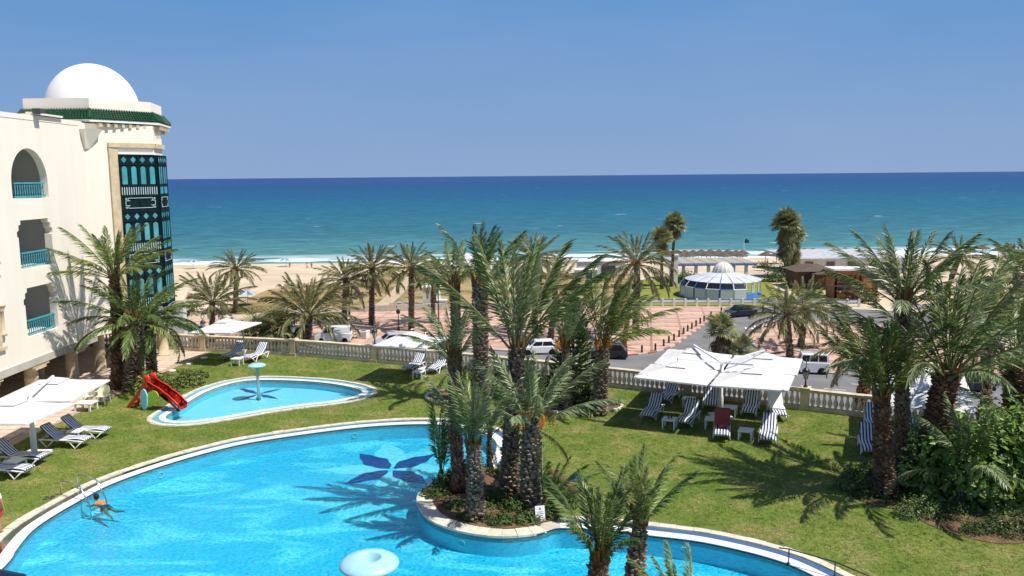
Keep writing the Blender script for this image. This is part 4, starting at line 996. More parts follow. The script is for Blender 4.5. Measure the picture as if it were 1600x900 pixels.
# centre back of the garden
GB = 'palms at the back of the lawn'
GP('dark windswept date palm with a thick rough trunk in front of the balustrade', (752, 628), (750, 445), kind='deep', kind2='silver', n=16, L_=3.1, el=(88, 34), r=(.36, .36), droops=(0, 3.4), wind=(.3, 0, 0), group=GB, lean=.12, spread=.85)
GP('fresh green date palm with an orange brown upper trunk behind the small parasol', (714, 622), (710, 446), kind='green', kind2='silver', n=14, L_=2.3, el=(88, 30), r=(.22, .24), bm='bootred', droops=(0, 4), group=GB, spread=.8)
GP('windswept date palm with orange crown base beside the parasol cluster', (935, 648), (941, 535), kind='green', kind2='deep', n=22, L_=3.2, el=(88, 25), r=(.34, .28), droops=(0, 3.8), wind=(.5, .05, 0), group=GB, fruit=2, spread=.75)
GP('thin silvery palm left of the windswept one with a few upright fronds', (890, 644), (884, 540), kind='silver', n=10, L_=2.7, el=(88, 45), r=(.20, .16), droops=(0, 3), wind=(.15, 0, 0), group=GB, fruit=1, spread=.7)
# right hand group
GR = 'palms at the right end of the lawn'
GP('green date palm with the shorter trunk of the right pair', (1385, 775), (1378, 618), kind='deep', kind2='green', n=22, L_=2.8, el=(88, 44), r=(.32, .24), bm='bootred', droops=(0, 2.6), group=GR, spread=.8)
GP('tall date palm with a straight dark trunk right behind the shorter one', (1410, 760), (1412, 470), kind='silver', kind2='deep', n=21, L_=2.9, el=(88, 22), r=(.24, .21), droops=(0, 3.0), group=GR)
date_palm('broad date palm with the fattest reddish trunk right of the pair', (13.6, 26.3, 0), D(1482, 580, 26.3), kind='silver', kind2='deep', n=25, L_=4.3, el=(89, 20), r=(.44, .40), bm='bootred', droops=(0, 3.0), seed=21, group=GR)
date_palm('date palm at the right edge of the picture with a reddish trunk', (18.3, 29.5, 0), D(1588, 572, 29.5), kind='deep', kind2='green', n=20, L_=3.6, el=(88, 18), r=(.42, .38), bm='bootred', droops=(0, 3.6), seed=23, group=GR)
date_palm('yellowing palm behind the broad one near the right edge', (20.5, 34.5, -4), D(1545, 480, 35.5), kind='dusty', kind2='green', n=22, L_=3.4, el=(80, -20), r=(.24, .22), droops=(1, 5.5), seed=25, group=GR, dead=3, near=False)
date_palm('dark palm crown cut by the right edge above the road', (27.5, 41.5, -8), D(1622, 450, 42), kind='deep', kind2='dusty', n=22, L_=3.8, el=(84, -15), r=(.24, .22), droops=(1, 5.5), seed=27, group=GR, near=False)
date_palm('small palm springing upright from the big leaved bush', (13.9, 25.0, 0), D(1512, 735, 25.0), kind='silver', kind2='deep', n=12, L_=2.7, el=(88, 10), r=(.14, .12), droops=(0, 5.5), seed=29, group=GR, fibre=False, spread=.7)
date_palm('fringed palm drooping at the right edge of the bush', (18.2, 28.5, 0), D(1615, 680, 28.5), kind='deep', n=14, L_=3.0, el=(75, 10), r=(.16, .14), droops=(1, 4), seed=31, group=GR, fibre=False)
date_palm('brownish palm just outside the balustrade with its trunk rising from the street', (20.7, 50.0, ZS), D(1362, 548, 50), kind='dusty', kind2='olive', n=30, L_=3.2, el=(80, -15), r=(.42, .36), droops=(2, 5.5), seed=33, group=GR, near=False, bm='bootred')
# street palms
def SP(label, bpx, cpx, **kw):
    b = P(*bpx, ZS+.05); c = D(cpx[0], cpx[1], b.y); kw.setdefault('near', False); kw.setdefault('kind', 'dusty'); kw.setdefault('kind2', 'olive'); kw.setdefault('group', GS); kw.setdefault('seed', int(bpx[0])+1)
    kw.setdefault('r', (.36, .32)); kw.setdefault('el', (86, -28)); kw.setdefault('droops', (1, 5)); kw.setdefault('n', 38)
    return date_palm(label, b, c, **kw)
SP('date palm on the sand left of the others against the sea', (367, 488), (369, 418), L_=3.7)
SP('low bushy date palm behind the white parasol near the paved corner', (330, 534), (332, 472), L_=4.6, el=(86, -5), droops=(0, 4.5))
SP('broadest street palm with fronds drooping over the white van', (478, 535), (482, 492), L_=6.2, n=46, el=(84, -12), droops=(1, 5), r=(.6, .5))
SP('double headed date palm left of the tall street palm', (538, 506), (540, 436), L_=3.9)
SP('tall street palm with a thin trunk right of the double headed one', (581, 508), (582, 418), L_=4.4, r=(.38, .34), wind=(.15, 0, 0))
SP('tall street palm with orange fruit stalks left of the small dark one', (643, 517), (643, 418), L_=4.2, fruit=5, low=1.1, r=(.38, .36), el=(88, -20))
SP('small dark street palm behind the lamp post', (677, 505), (678, 430), L_=3.2, kind='olive', r=(.3, .26))
SP('street palm half hidden behind the island palms', (836, 522), (833, 402), L_=4.0)
SP('street palm with a leaning trunk behind the thin silvery palm', (860, 530), (868, 446), L_=4.3, kind='olive')
SP('street palm rising from the plaza left of the round pavilion', (993, 526), (995, 410), L_=5.0, r=(.42, .38), wind=(.1, 0, 0), fruit=3, low=1.1)
SP('young street palm with a reddish trunk in front of the plaza palm', (974, 545), (984, 476), L_=2.8, bm='bootred', r=(.3, .24), n=24)
SP('left and nearer palm of the twin pair on the right plaza', (1235, 561), (1230, 492), L_=4.4, kind='olive', kind2='dusty', n=34)
SP('right and farther palm of the twin pair on the right plaza', (1251, 543), (1258, 478), L_=4.3, kind='olive', kind2='dusty', n=32, wind=(.2, 0, 0))
SP('far palm beside the orange beach kiosk', (1470, 480), (1500, 400), L_=3.8, kind='olive', n=28)
SP('far palm standing past the lawn at the right edge', (1592, 500), (1585, 420), L_=4.6, kind='olive', n=30)
# fan palms
def fan_leaf(name, lm, seed, dead=False):
    rg = random.Random(seed); mb = MB(); mb.tube([(0, 0, 0), (.5, 0, .02)], .012, 3, m=0, cap=False); o = Vector((.5, 0, .02)); n = 22
    for i in range(n):
        a = R(-150+300*i/(n-1)); l = (.5+.08*math.cos(a))*rg.uniform(.85, 1.08); d = Vector((math.cos(a), math.sin(a), rg.uniform(-.05, .12))); s = Vector((-math.sin(a), math.cos(a), .3))*.035
        m1 = o+d*l*.6; tip = o+d*l+Vector((0, 0, -l*(.75 if dead else .22)*rg.uniform(.4, 1.4)))
        mb.add([o, m1+s, tip, m1-s], [(0, 1, 2, 3)], 1)
    return mb.mesh(name, [M['rachis'], lm])
FLs = [fan_leaf('fan_leaf', LF['fan'], i) for i in range(4)]; FLd = [fan_leaf('fan_leaf', LF['dead'], 9+i, True) for i in range(3)]
def fan_palm(label, b, c, L_=1.8, n=46, skirt=20, r=(.3, .2), seed=0, group='fan palms', slen=2.2, gsk=.25):
    rg = random.Random(seed); t = thing('fan_palm', label, 'palm tree', b, 0, group); cr = Vector(c)-Vector(b)
    trunk(t, (0, 0, 0), cr, r[0], r[1], boots=True, seed=seed, row=.25, arnd=6, bl=.3)
    for i in range(n+skirt):
        dead_ = i >= n; f = (i+.5)/n if not dead_ else 1; e_ = R(88-118*f**.8) if not dead_ else R(rg.uniform(-80, -45)); az = i*2.39996
        d = Vector((math.cos(az)*math.cos(e_), math.sin(az)*math.cos(e_), math.sin(e_)))
        o = cr+Vector((0, 0, -rg.uniform(.1, slen) if dead_ else -.3*f))
        place_frond((FLd if dead_ and rg.random() > gsk else FLs)[rg.randrange(3)], t, o, d, Vector((.1, 0, 0)), L_*rg.uniform(.85, 1.1), rg.uniform(-.5, .5))
    return t
def FP(label, bpx, cpx, **kw):
    b = P(*bpx, ZS); c = D(cpx[0], cpx[1], b.y); return fan_palm(label, b, c, seed=int(bpx[0]), **kw)
FP('tall fan palm with a round crown left of the round pavilion', (1049, 448), (1054, 350), L_=2.3, skirt=10, slen=.7, n=44)
FP('shorter dark fan palm behind the round crowned one', (1034, 452), (1034, 370), L_=2.2, skirt=14, slen=1.5, n=34)
FP('twin headed fan palm with a long dead skirt beside the beach huts, left stem', (1227, 432), (1229, 348), L_=3.1, skirt=60, slen=5.0, n=54, gsk=.75)
FP('fan palm with a long dead skirt beside the beach huts, right stem', (1234, 430), (1239, 366), L_=2.9, skirt=46, slen=4.0, n=40, gsk=.55)
FP('low fan palm in front of the side road', (1127, 575), (1126, 514), L_=1.9, skirt=20, slen=2.4, n=20, r=(.3, .26))
FP('lowest fan palm right behind the parasol cluster', (1158, 575), (1157, 545), L_=1.8, skirt=6, slen=1, n=20, r=(.3, .26))
FP('tiny fan palm left of the pavilion door', (1111, 466), (1112, 456), L_=1.0, skirt=2, slen=.3, n=14, r=(.1, .09))
FP('tiny fan palm right of the pavilion door', (1127, 467), (1128, 452), L_=1.3, skirt=2, slen=.5, n=16, r=(.12, .1))
FP('squat fan palm behind the balustrade under the broad street palm', (430, 545), (431, 512), L_=2.6, skirt=6, slen=1, n=24, r=(.4, .35))
FP('squat fan palm half hidden under the tilted white parasol', (395, 545), (396, 522), L_=2.4, skirt=10, slen=1, n=22, r=(.4, .35))

# ------------------------------------------------------------------ shrubs and conifer
def cloud(mb, c, rad, n, size, rg, flat=.0, up=.3):
    for i in range(n):
        while True:
            v = Vector((rg.uniform(-1, 1), rg.uniform(-1, 1), rg.uniform(-.2, 1)))
            if .35 < v.length < 1: break
        v *= 1+.18*math.sin(v.x*7+c[0])*math.cos(v.y*6+c[1])
        p = Vector(c)+Vector((v.x*rad[0], v.y*rad[1], max(0.01, v.z*rad[2])))
        nrm_ = (v.normalized()*.7+Vector((rg.uniform(-1, 1), rg.uniform(-1, 1), rg.uniform(-.3, 1)+up))).normalized()
        a = nrm_.orthogonal().normalized(); a.rotate(Matrix.Rotation(rg.uniform(0, 6.28), 3, nrm_)); b = nrm_.cross(a); s = size*rg.uniform(.6, 1.3)
        mb.add([p-a*s, p-b*s*.45+nrm_*s*.12, p+a*s, p+b*s*.45+nrm_*s*.12], [(0, 1, 2, 3)])
def shrub(label, lobes, size, dens, m, group=None, seed=0, cat='shrub', core=True):
    rg = random.Random(seed); c = Vector(lobes[0][0]); t = thing('shrub', label, cat, (c.x, c.y, c.z), 0, group); mb = MB(); st = MB()
    for lc, lr in lobes:
        l = Vector(lc)-c; k = int(dens*(lr[0]*lr[1]+lr[0]*lr[2])); cloud(mb, l, lr, k, size, rg)
        for q in range(3): st.tube([(l.x+rg.uniform(-.1, .1), l.y+rg.uniform(-.1, .1), 0), (l.x+rg.uniform(-.3, .3)*lr[0], l.y+rg.uniform(-.3, .3)*lr[1], l.z+lr[2]*.8)], [.02, .008], 4)
    mb.build('foliage', LF[m], t, kind='stuff'); st.build('stem', M['bark'], t, kind='stuff'); return t
sh = lambda x, y, rx, ry, rz, z=0: ((x, y, z), (rx, ry, rz))
# planting on the island
rg = random.Random(2)
soil = sheet('island_soil', [e_+n_*.5 for e_, n_ in zip(edge[i_is0:i_is1], nrm[i_is0:i_is1])] + [(2.2, 26.3), (1.6, 28.4), (-.1, 29.3)], .05, M['dirt'], kind='structure')
isl_pts = [((-2.55, 26.2), .55, .35), ((-2.3, 27.1), .5, .5), ((-1.9, 25.2), .45, .3), ((-1.3, 24.3), .5, .32), ((-.5, 24.0), .5, .28), ((.35, 24.05), .5, .28), ((1.1, 24.4), .45, .35), ((1.55, 25.3), .5, .4), ((1.2, 26.3), .6, .5), ((-.8, 25.5), .7, .45), ((.0, 25.0), .55, .45), ((-1.5, 28.2), .6, .5), ((-.2, 28.0), .7, .55), ((.8, 27.4), .6, .5)]
names = ['low dark shrub at the far left rim of the pool island', 'dark shrub round the young palm on the pool island', 'ground cover at the left front of the pool island', 'ground cover below the short thick palm', 'flowering ground cover at the very front of the island', 'green ground cover at the front right of the short palm', 'green ground cover beside the small white sign', 'shrub behind the small white sign', 'shrub beside the young right hand palm of the island', 'dark bush between the short palm and the tallest island palm', 'dark bush at the foot of the tallest island palm', 'shrub at the back left of the island', 'dark shrub under the slender dark palm', 'shrub at the back right of the island']
for k, ((c, r_, h), nm) in enumerate(zip(isl_pts, names)):
    shrub(nm, [sh(c[0], c[1], r_, r_*.9, h), sh(c[0]+.2, c[1]+.1, r_*.6, r_*.6, h*1.25)], .055, 1900, 'hedge', 'planting on the pool island', seed=k)
# foot of the hotel palms and slide
for k, (x, y, r_, h, nm) in enumerate([(-17.9, 39.9, 1.0, 1.0, 'leafy bush left of the red slide under the hotel palms'), (-17.2, 39.4, .8, .9, 'bush right behind the ladder of the red slide'), (-16.7, 41.2, .9, .8, 'round bush right of the thick hotel palm'), (-16.9, 42.6, .7, .5, 'small bush nearest the paved corner'), (-18.7, 41.0, .8, 1.1, 'bush on the paving side of the hotel palms')]):
    shrub(nm, [sh(x, y, r_, r_*.8, h), sh(x+.4, y+.3, r_*.7, r_*.6, h*.8)], .08, 900, 'hedge' if k % 2 else 'green', 'bushes under the hotel palms', seed=20+k)
# beds near the balustrade
def bed(name, c, rx, ry, parent_label):
    t = thing('planting_bed', parent_label, 'planting bed', (c[0], c[1], 0)); n = 30
    m_ = MB(); m_.add([(rx*math.cos(2*PI*i/n), ry*math.sin(2*PI*i/n), .03) for i in range(n)], [tuple(range(n))]); m_.build('soil', M['dirt'], t)
    e_ = MB(); e_.box((0, 0, 0), (.30, .12, .12)); em = e_.mesh('edging_stone', M['coping']); k = int(PI*(rx+ry)/.33)
    for i in range(k):
        a = 2*PI*i/k; obj('edging_stone', em, t, M=Matrix.Translation((rx*math.cos(a), ry*math.sin(a), .04)) @ Matrix.Rotation(a+PI/2, 4, 'Z'))
b1 = P(712, 620); bed('bed', (b1.x+.2, b1.y), 1.6, 1.15, 'round earth bed with stone edging left of the thick rough palm')
b2 = P(908, 642); bed('bed', (b2.x, b2.y+.6), 1.9, 1.1, 'round bed with stone edging under the windswept palm')
for k, (px_, py_, r_, h, m_, nm) in enumerate([(905, 640, .8, 1.7, 'hedge', 'dark bush in the bed left of the windswept palm'), (880, 630, .6, 1.2, 'hedge', 'bush behind the thin silvery palm'), (918, 648, .5, .4, 'green', 'low plant at the foot of the windswept palm'), (775, 618, .7, 1.8, 'hedge', 'dark bush right of the thick rough palm'), (735, 610, .7, 1.4, 'hedge', 'bush left of the thick rough palm'), (812, 612, .6, 1.5, 'green', 'yellow green bush at the balustrade behind the tall island palm'), (845, 618, .8, 1.2, 'hedge', 'bush at the balustrade behind the fruiting island palm')]):
    p = P(px_, py_); shrub(nm, [sh(p.x, p.y, r_, r_, h), sh(p.x+.3, p.y-.1, r_*.7, r_*.7, h*.7)], .075, 900, m_, 'bushes at the back of the lawn', seed=40+k)
# right hand bed: dark undergrowth and the sunlit broad leaved bush
sheet('shrub_bed', catmull([P(*q)[:2] for q in ((1325, 768), (1345, 750), (1390, 745), (1440, 740), (1640, 730), (1720, 820), (1640, 842), (1560, 850), (1470, 828), (1410, 800), (1360, 788))], 4, True), .02, M['dirt'])
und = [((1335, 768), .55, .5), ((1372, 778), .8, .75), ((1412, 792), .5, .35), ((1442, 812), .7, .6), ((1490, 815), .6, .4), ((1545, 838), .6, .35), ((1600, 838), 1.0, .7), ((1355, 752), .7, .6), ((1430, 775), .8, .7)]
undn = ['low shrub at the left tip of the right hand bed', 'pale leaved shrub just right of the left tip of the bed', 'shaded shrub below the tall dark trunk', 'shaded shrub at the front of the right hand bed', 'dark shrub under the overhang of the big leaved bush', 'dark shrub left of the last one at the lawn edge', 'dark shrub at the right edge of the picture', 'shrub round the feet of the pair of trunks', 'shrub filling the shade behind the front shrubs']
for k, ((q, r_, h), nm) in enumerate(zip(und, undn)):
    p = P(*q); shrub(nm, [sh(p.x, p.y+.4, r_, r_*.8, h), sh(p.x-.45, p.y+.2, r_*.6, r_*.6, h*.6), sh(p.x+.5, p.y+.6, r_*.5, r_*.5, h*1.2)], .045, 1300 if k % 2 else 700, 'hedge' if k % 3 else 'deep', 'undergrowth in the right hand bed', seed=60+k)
bigs = [((13.45, 25.9, .0), (1.0, 1.0, 1.8), 'left lobe of the big leaved bush, beside the tall dark trunk'), ((14.6, 25.0, .2), (1.2, 1.1, 2.2), 'middle of the big leaved bush, under the arching fronds'), ((15.6, 25.2, .4), (1.4, 1.3, 2.5), 'big leaved bush at the right edge with yellow flowers'), ((14.3, 26.9, .2), (1.1, 1.0, 2.1), 'big leaved bush at the foot of the fattest palm')]
for k, (c, r_, nm) in enumerate(bigs):
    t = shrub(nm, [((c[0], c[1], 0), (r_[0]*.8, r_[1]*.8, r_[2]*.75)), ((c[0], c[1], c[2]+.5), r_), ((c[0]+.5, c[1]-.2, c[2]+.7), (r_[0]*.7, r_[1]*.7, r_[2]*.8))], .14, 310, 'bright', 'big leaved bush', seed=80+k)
    fl = MB(); rg2 = random.Random(k)
    cloud(fl, (0, 0, c[2]+.6), (r_[0]*1.02, r_[1]*1.02, r_[2]*1.02), 14, .09, rg2); fl.build('yellow_leaf', leaf_mat('yellowed_leaf', (.55, .42, .06), (.6, .35, .08)), t, kind='stuff')
p = P(1182, 700)
for k, (px_, py_, nm) in enumerate([(1413, 700, 'orange flowering plant left of the fattest palm'), (1498, 695, 'orange flowering plant right of the fattest palm')]):
    b = D(px_, 660, 30.8); b.z = 0; t = shrub(nm, [((b.x, b.y, 0), (.45, .4, 1.2))], .07, 700, 'green', None, seed=90+k, cat='flowering plant'); fl = MB(); cloud(fl, (0, 0, .5), (.4, .35, .75), 40, .07, random.Random(k)); fl.build('flower', M['flower'], t, kind='stuff')
# dry scrub along the field
SCR = ['dry scrub on the slope behind the broadest street palm', 'wide clump of dry scrub where the sand meets the field at the left', 'dry scrub right of the broadest street palm crown', 'dry scrub between the double headed palm and the footpath', 'dry scrub at the upper left edge of the footpath', 'dry scrub behind the small dark street palm', 'dry scrub seen between the tallest island fronds', 'dry scrub behind the leaning street palm', 'dry scrub left of the plaza palm', 'dry scrub on the street side of the lone sand palm', 'dry scrub beside the low bushy palm behind the white parasol', 'dry scrub at the top of the field behind the double headed palm']
for k, (q, r_) in enumerate([((465, 448), 4), ((450, 460), 3), ((520, 470), 3), ((560, 462), 3), ((575, 448), 3), ((700, 442), 4), ((800, 447), 4), ((880, 452), 3), ((950, 450), 3), ((415, 488), 4), ((300, 490), 4), ((520, 452), 3)]):
    p = P(*q, ZS); shrub(SCR[k], [((p.x, p.y, p.z), (r_, r_*.6, .7))], .25, 22, 'ochre', 'scrub clumps in the field', seed=100+k)
for k, (q, r_, h, nm) in enumerate([((1222, 433), 3.0, 3.6, 'dark clipped hedge between the sandy path and the reed huts'), ((1206, 440), 2.5, 2.6, 'dark hedge beside the sandy path right of the pavilion'), ((1242, 418), 2.4, 3.0, 'reddish bush at the foot of the twin headed fan palm'), ((1060, 442), 2.6, 2.4, 'dark bush under the pergola left of the pavilion'), ((1078, 440), 2.0, 2.2, 'dark bush right behind the pavilion glass'), ((1190, 418), 2, 1.6, 'small bush near the path to the beach'), ((1340, 585), 1.2, .5, 'dry mound in the right plaza'), ((1262, 545), 1.0, .5, 'tuft round the foot of the twin palms'), ((1340, 470), 3, 2.2, 'yellow green bush in front of the orange kiosk'), ((1600, 478), 6, 2.2, 'bush row at the far right lawn')]):
    p = P(*q, ZS); shrub(nm, [((p.x, p.y, p.z), (r_, r_*.7, h)), ((p.x+r_*.4, p.y, p.z), (r_*.7, r_*.6, h*.8))], .22, 42, ('ochre' if 'red' in nm or 'dry' in nm or 'yellow' in nm else 'hedge'), None, seed=120+k)
def pine(label, b, h):
    t = thing('norfolk_pine', label, 'conifer', b); m_ = MB(); m_.tube([(0, 0, 0), (0, 0, h)], [.12, .02], 6); m_.build('trunk', M['bark'], t)
    rg = random.Random(4); f = MB(); z = .6
    while z < h-.1:
        k = (h-z)/h; L_ = .25+1.15*k**.8
        for j in range(7):
            a = 2*PI*j/7+rg.uniform(-.2, .2)+z; o = Vector((math.cos(a), math.sin(a), 0)); pts = [Vector((0, 0, z)), o*L_*.5+Vector((0, 0, z+.02)), o*L_+Vector((0, 0, z+.2*L_+.1))]
            f.tube(pts, [.02, .07, .03], 5); s = Vector((-o.y, o.x, 0))
            for q in range(22):
                u = rg.uniform(.25, 1); c = pts[0].lerp(pts[2], u); sd = rg.choice((-1, 1)); tip = c+s*sd*L_*.22*(1.2-u)+o*.08+Vector((0, 0, .14)); f.add([c-o*.03, c+o*.03, tip], [(0, 1, 2)])
        z += .22
    f.build('branches', LF['pine'], t, kind='stuff'); return t
pb = P(892, 622); pine('tiered norfolk pine between the island palms and the windswept palm', (pb.x+.15, pb.y+.4, 0), 10.4-(473-274)/1300*(pb.y+.4)-.0)

# ------------------------------------------------------------------ parasols
def canopy_mesh(s=2.95, rise=.50, sag=.05):
    mb = MB(); h = s/2; n = 8
    def hz(x, y):
        m_ = max(abs(x), abs(y))/h; return rise*(1-m_)-sag*math.sin(PI*min(1, m_))
    g = [[(-h+s*i/n, -h+s*j/n) for i in range(n+1)] for j in range(n+1)]
    for off in (0, -.012):
        b = len(mb.v); mb.v += [(x, y, hz(x, y)+off) for r_ in g for x, y in r_]
        for j in range(n):
            for i in range(n):
                a = b+j*(n+1)+i; q = (a, a+1, a+n+2, a+n+1) if off == 0 else (a, a+n+1, a+n+2, a+1)
                mb.f.append(q); mb.m.append(0)
    v = .16     # hanging edge
    c4 = [(-h, -h), (h, -h), (h, h), (-h, h)]
    for i in range(4):
        a, b = c4[i], c4[(i+1) % 4]; mb.add([(a[0], a[1], 0), (b[0], b[1], 0), (b[0]*1.005, b[1]*1.005, -.06), (a[0]*1.005, a[1]*1.005, -.06)], [(0, 1, 2, 3)])
    return mb.mesh('canopy', M['wcloth'])
CAN = canopy_mesh()
vt = MB(); q_ = .42; vt.add([(-q_, -q_, 0), (q_, -q_, 0), (q_, q_, 0), (-q_, q_, 0), (0, 0, .17)], [(0, 1, 4), (1, 2, 4), (2, 3, 4), (3, 0, 4), (3, 2, 1, 0)]); VENT = vt.mesh('vent_cap', M['wcloth'])
rb = MB()
for sx in (-1, 1):
    for sy in (-1, 1): rb.tube([(0, 0, .34), (sx*1.45, sy*1.45, -.07)], .012, 4)
    rb.tube([(0, 0, .34), (sx*1.45, 0, -.07)], .01, 4); rb.tube([(0, 0, .34), (0, sx*1.45, -.07)], .01, 4)
RIB = rb.mesh('ribs', M['white'])
def canopy(t, x, y, z, rz, tilt=(0, 0), s=1):
    T = Matrix.Translation((x, y, z)) @ Matrix.Rotation(rz, 4, 'Z') @ Euler((tilt[0], tilt[1], 0)).to_matrix().to_4x4() @ Matrix.Scale(s, 4)
    c = obj('canopy', CAN, t, M=T); obj('vent_cap', VENT, c, M=Matrix.Translation((0, 0, .365))); obj('ribs', RIB, c)
    return T
def side_parasol(label, base, cc, z, rz, tilt, group, s=1, mast='alu'):
    t = thing('cantilever_parasol', label, 'parasol', base, 0, group); b = Vector(base); T = canopy(t, cc[0]-b.x, cc[1]-b.y, z, rz, tilt, s)
    top = T @ Vector((0, 0, .62)); m_ = MB(); m_.tube([(0, 0, 0), (0, 0, z+.15)], .038, 10); m_.build('pole', M[mast], t, True)
    a = MB(); a.tube([(0, 0, z-.2), (0, 0, z+.15), tuple(Vector((0, 0, z+.2)).lerp(top, .5)+Vector((0, 0, .12))), tuple(top)], .028, 8); a.build('arm', M[mast], t, True)
    p = MB(); p.box((0, 0, .04), (.9, .9, .08)); p.build('base_plate', M['white'], t)
    return t
GU = 'small cantilever parasols at the back of the lawn'
u2c = (-5.27, 42.5); a2 = math.atan2(-.9, 2.75)
side_parasol('white parasol dappled with palm shade by the balustrade in the middle of the lawn', P(666, 578), u2c, 1.93, a2, (0, 0), GU)
side_parasol('white parasol over two loungers near the paved corner of the garden', P(382, 558), (-16.45, 46.95), 1.95, a2, (R(2), R(-3)), GU, s=.98)
# cluster of four on one mast
cc = Vector((8.95, 34.85)); d1 = Vector((.917, -.397)); d2 = Vector((.42, .907)); ang = math.atan2(d1.y, d1.x)
big = thing('parasol_cluster', 'cluster of four big square white parasols sharing one mast over the loungers', 'parasol', (cc.x, cc.y, 0))
def mast(t, h=2.5, arms=(), z=2.2):
    m_ = MB(); m_.lathe([(.11, 0), (.11, .9), (.085, 1.0), (.085, h)], 14); m_.build('mast', M['white'], t, True)
    m_ = MB(); m_.box((0, 0, .05), (.9, .9, .10)); m_.build('base_plate', M['white'], t)
    for (x, y) in arms:
        a = MB(); p0 = Vector((x*.05, y*.05, z+.22)); p1 = Vector((x*1.0, y*1.0, z+.56)); d = p1-p0; zq = d.to_track_quat('X', 'Z').to_matrix().to_4x4()
        a.box(tuple((p0+p1)/2), (d.length, .08, .07), M=zq); a.tube([p1, p1+Vector((0, 0, -.15))], .02, 6); a.build('arm', M['white'], t)
arms = []
for sx, sy in ((-1, 1), (-1, -1), (1, 1), (1, -1)):
    o = d1*sx*1.54+d2*sy*1.54; arms.append((o.x, o.y)); canopy(big, o.x, o.y, 2.12, ang, (R(1.5)*sy, R(-1.2)*sx))
mast(big, 2.45, arms)
def twin(label, c, rz, off, z=2.15, s=1):
    t = thing('parasol_cluster', label, 'parasol', (c[0], c[1], 0)); ar = []
    for sy in (1, -1):
        o = Vector(off[0])*1 if sy == 1 else Vector(off[1]); ar.append((o.x, o.y)); canopy(t, o.x, o.y, z, rz, (R(2)*sy, 0), s)
    mast(t, z+.3, ar, z); return t
twin('pair of white parasols on one mast at the left edge by the paving', (-18.25, 30.6), R(-2), ((.05, 1.62), (.25, -1.62)))
twin('pair of white parasols on one mast behind the fattest palm trunk', (15.75, 31.0), R(-23), ((.75, 1.45), (-.62, -1.45)))

# ------------------------------------------------------------------ loungers, tables, chairs
def lounger(label, back=38):
    t = thing('sun_lounger', label, 'sun lounger'); W_ = .60; f = MB(); hb = .33
    br = R(back); bx = -.28; L1 = .98; L2 = .72
    for sy in (-1, 1):
        f.tube([(L1, sy*W_/2, hb-.03), (.4, sy*W_/2, hb), (bx, sy*W_/2, hb), (-.92, sy*W_/2, hb-.01)], .028, 6)
    for x in (L1-.02, .35, -.9): f.tube([(x, -W_/2, hb-.02), (x, W_/2, hb-.02)], .022, 6)
    f.build('frame', M['white'], t, True)
    for sy in (-1, 1):
        for x0, xb, x1 in ((.92, .62, .36), (-.3, -.58, -.86)):
            l = MB(); l.tube([(x0, sy*W_/2, hb-.02), (xb, sy*(W_/2+.02), .02), (x1, sy*W_/2, hb-.02)], .026, 6); l.build('leg', M['white'], t, True)
    b = MB(); bt = Vector((bx-math.cos(br)*L2, 0, hb+math.sin(br)*L2))
    for sy in (-1, 1): b.tube([(bx, sy*(W_/2-.03), hb), (bt.x, sy*(W_/2-.03), bt.z)], .022, 6)
    for k in range(6): u = (k+.5)/6; b.box((bx-math.cos(br)*L2*u, 0, hb+math.sin(br)*L2*u), (.07, W_-.06, .015), M=Matrix.Rotation(-br if False else br, 4, 'Y'))
    b.tube([(bx-math.cos(br)*L2*.7, 0, hb+math.sin(br)*L2*.7), (-.86, 0, hb)], .018, 5)
    b.build('backrest', M['white'], t, True)
    c = MB(); prof = []
    for i in range(9): u = i/8; prof.append((1.0-u*(1.0-bx), hb+.045+.035*math.sin(u*PI*2.2-.4)))
    for i in range(1, 8): u = i/7; prof.append((bx-math.cos(br)*L2*u*1.03, hb+.05+math.sin(br)*L2*u*1.03-.02*math.sin(u*PI)))
    n = len(prof); ny = 6; hw = W_/2-.005
    top = [[(x, -hw+2*hw*j/ny, z+(.012 if 0 < j < ny else -.012)) for j in range(ny+1)] for x, z in prof]; bot = [[(x, -hw+2*hw*j/ny, z-.045) for j in range(ny+1)] for x, z in prof]
    vs = [p for r_ in top for p in r_]+[p for r_ in bot for p in r_]; o = n*(ny+1); fs = []
    for i in range(n-1):
        for j in range(ny): a = i*(ny+1)+j; fs += [(a, a+ny+1, a+ny+2, a+1), (o+a, o+a+1, o+a+ny+2, o+a+ny+1)]
        a = i*(ny+1); fs += [(a, o+a, o+a+ny+1, a+ny+1), (a+ny, a+2*ny+1, o+a+2*ny+1, o+a+ny)]
    for j in range(ny): fs.append((j, j+1, o+j+1, o+j)); a = (n-1)*(ny+1)+j; fs.append((a, o+a, o+a+1, a+1))
    c.add(vs, fs); c.build('cushion', M['cushion'], t, True)
    return t
L0 = lounger('x', 42)
LL = [((1035, 634), 245-3, 'striped lounger at the back left under the parasol cluster'), ((1010, 660), 246, 'striped lounger at the front left corner under the parasol cluster'),
      ((1066, 671), 244, 'striped lounger right of the small table with bottles'), ((1109, 644), 255, 'striped lounger just behind the mast of the parasol cluster'),
      ((1168, 655), 248, 'striped lounger at the back right under the parasol cluster'), ((1219, 660), 261, 'lounger with a white towel spread over its raised back'),
      ((1198, 699), 250, 'sunlit striped lounger at the front right outside the cluster shade'), ((1127, 692), 255, 'lounger with pink towels on its back and seat'),
      ((636, 584), 250, 'striped lounger left of the pole of the middle small parasol'), ((673, 586), 250, 'striped lounger right of the pole of the middle small parasol'),
      ((352, 565), 258, 'striped lounger left of the parasol pole near the paved corner'), ((387, 568), 256, 'striped lounger right of the parasol pole near the paved corner'),
      ((1361, 718), 252, 'striped lounger left of the shorter palm of the right pair'), ((1434, 703), 252, 'striped lounger seen between the tall dark trunk and the fattest palm'), ((1369, 680), 252, 'striped lounger mostly hidden behind the shorter palm of the right pair')]
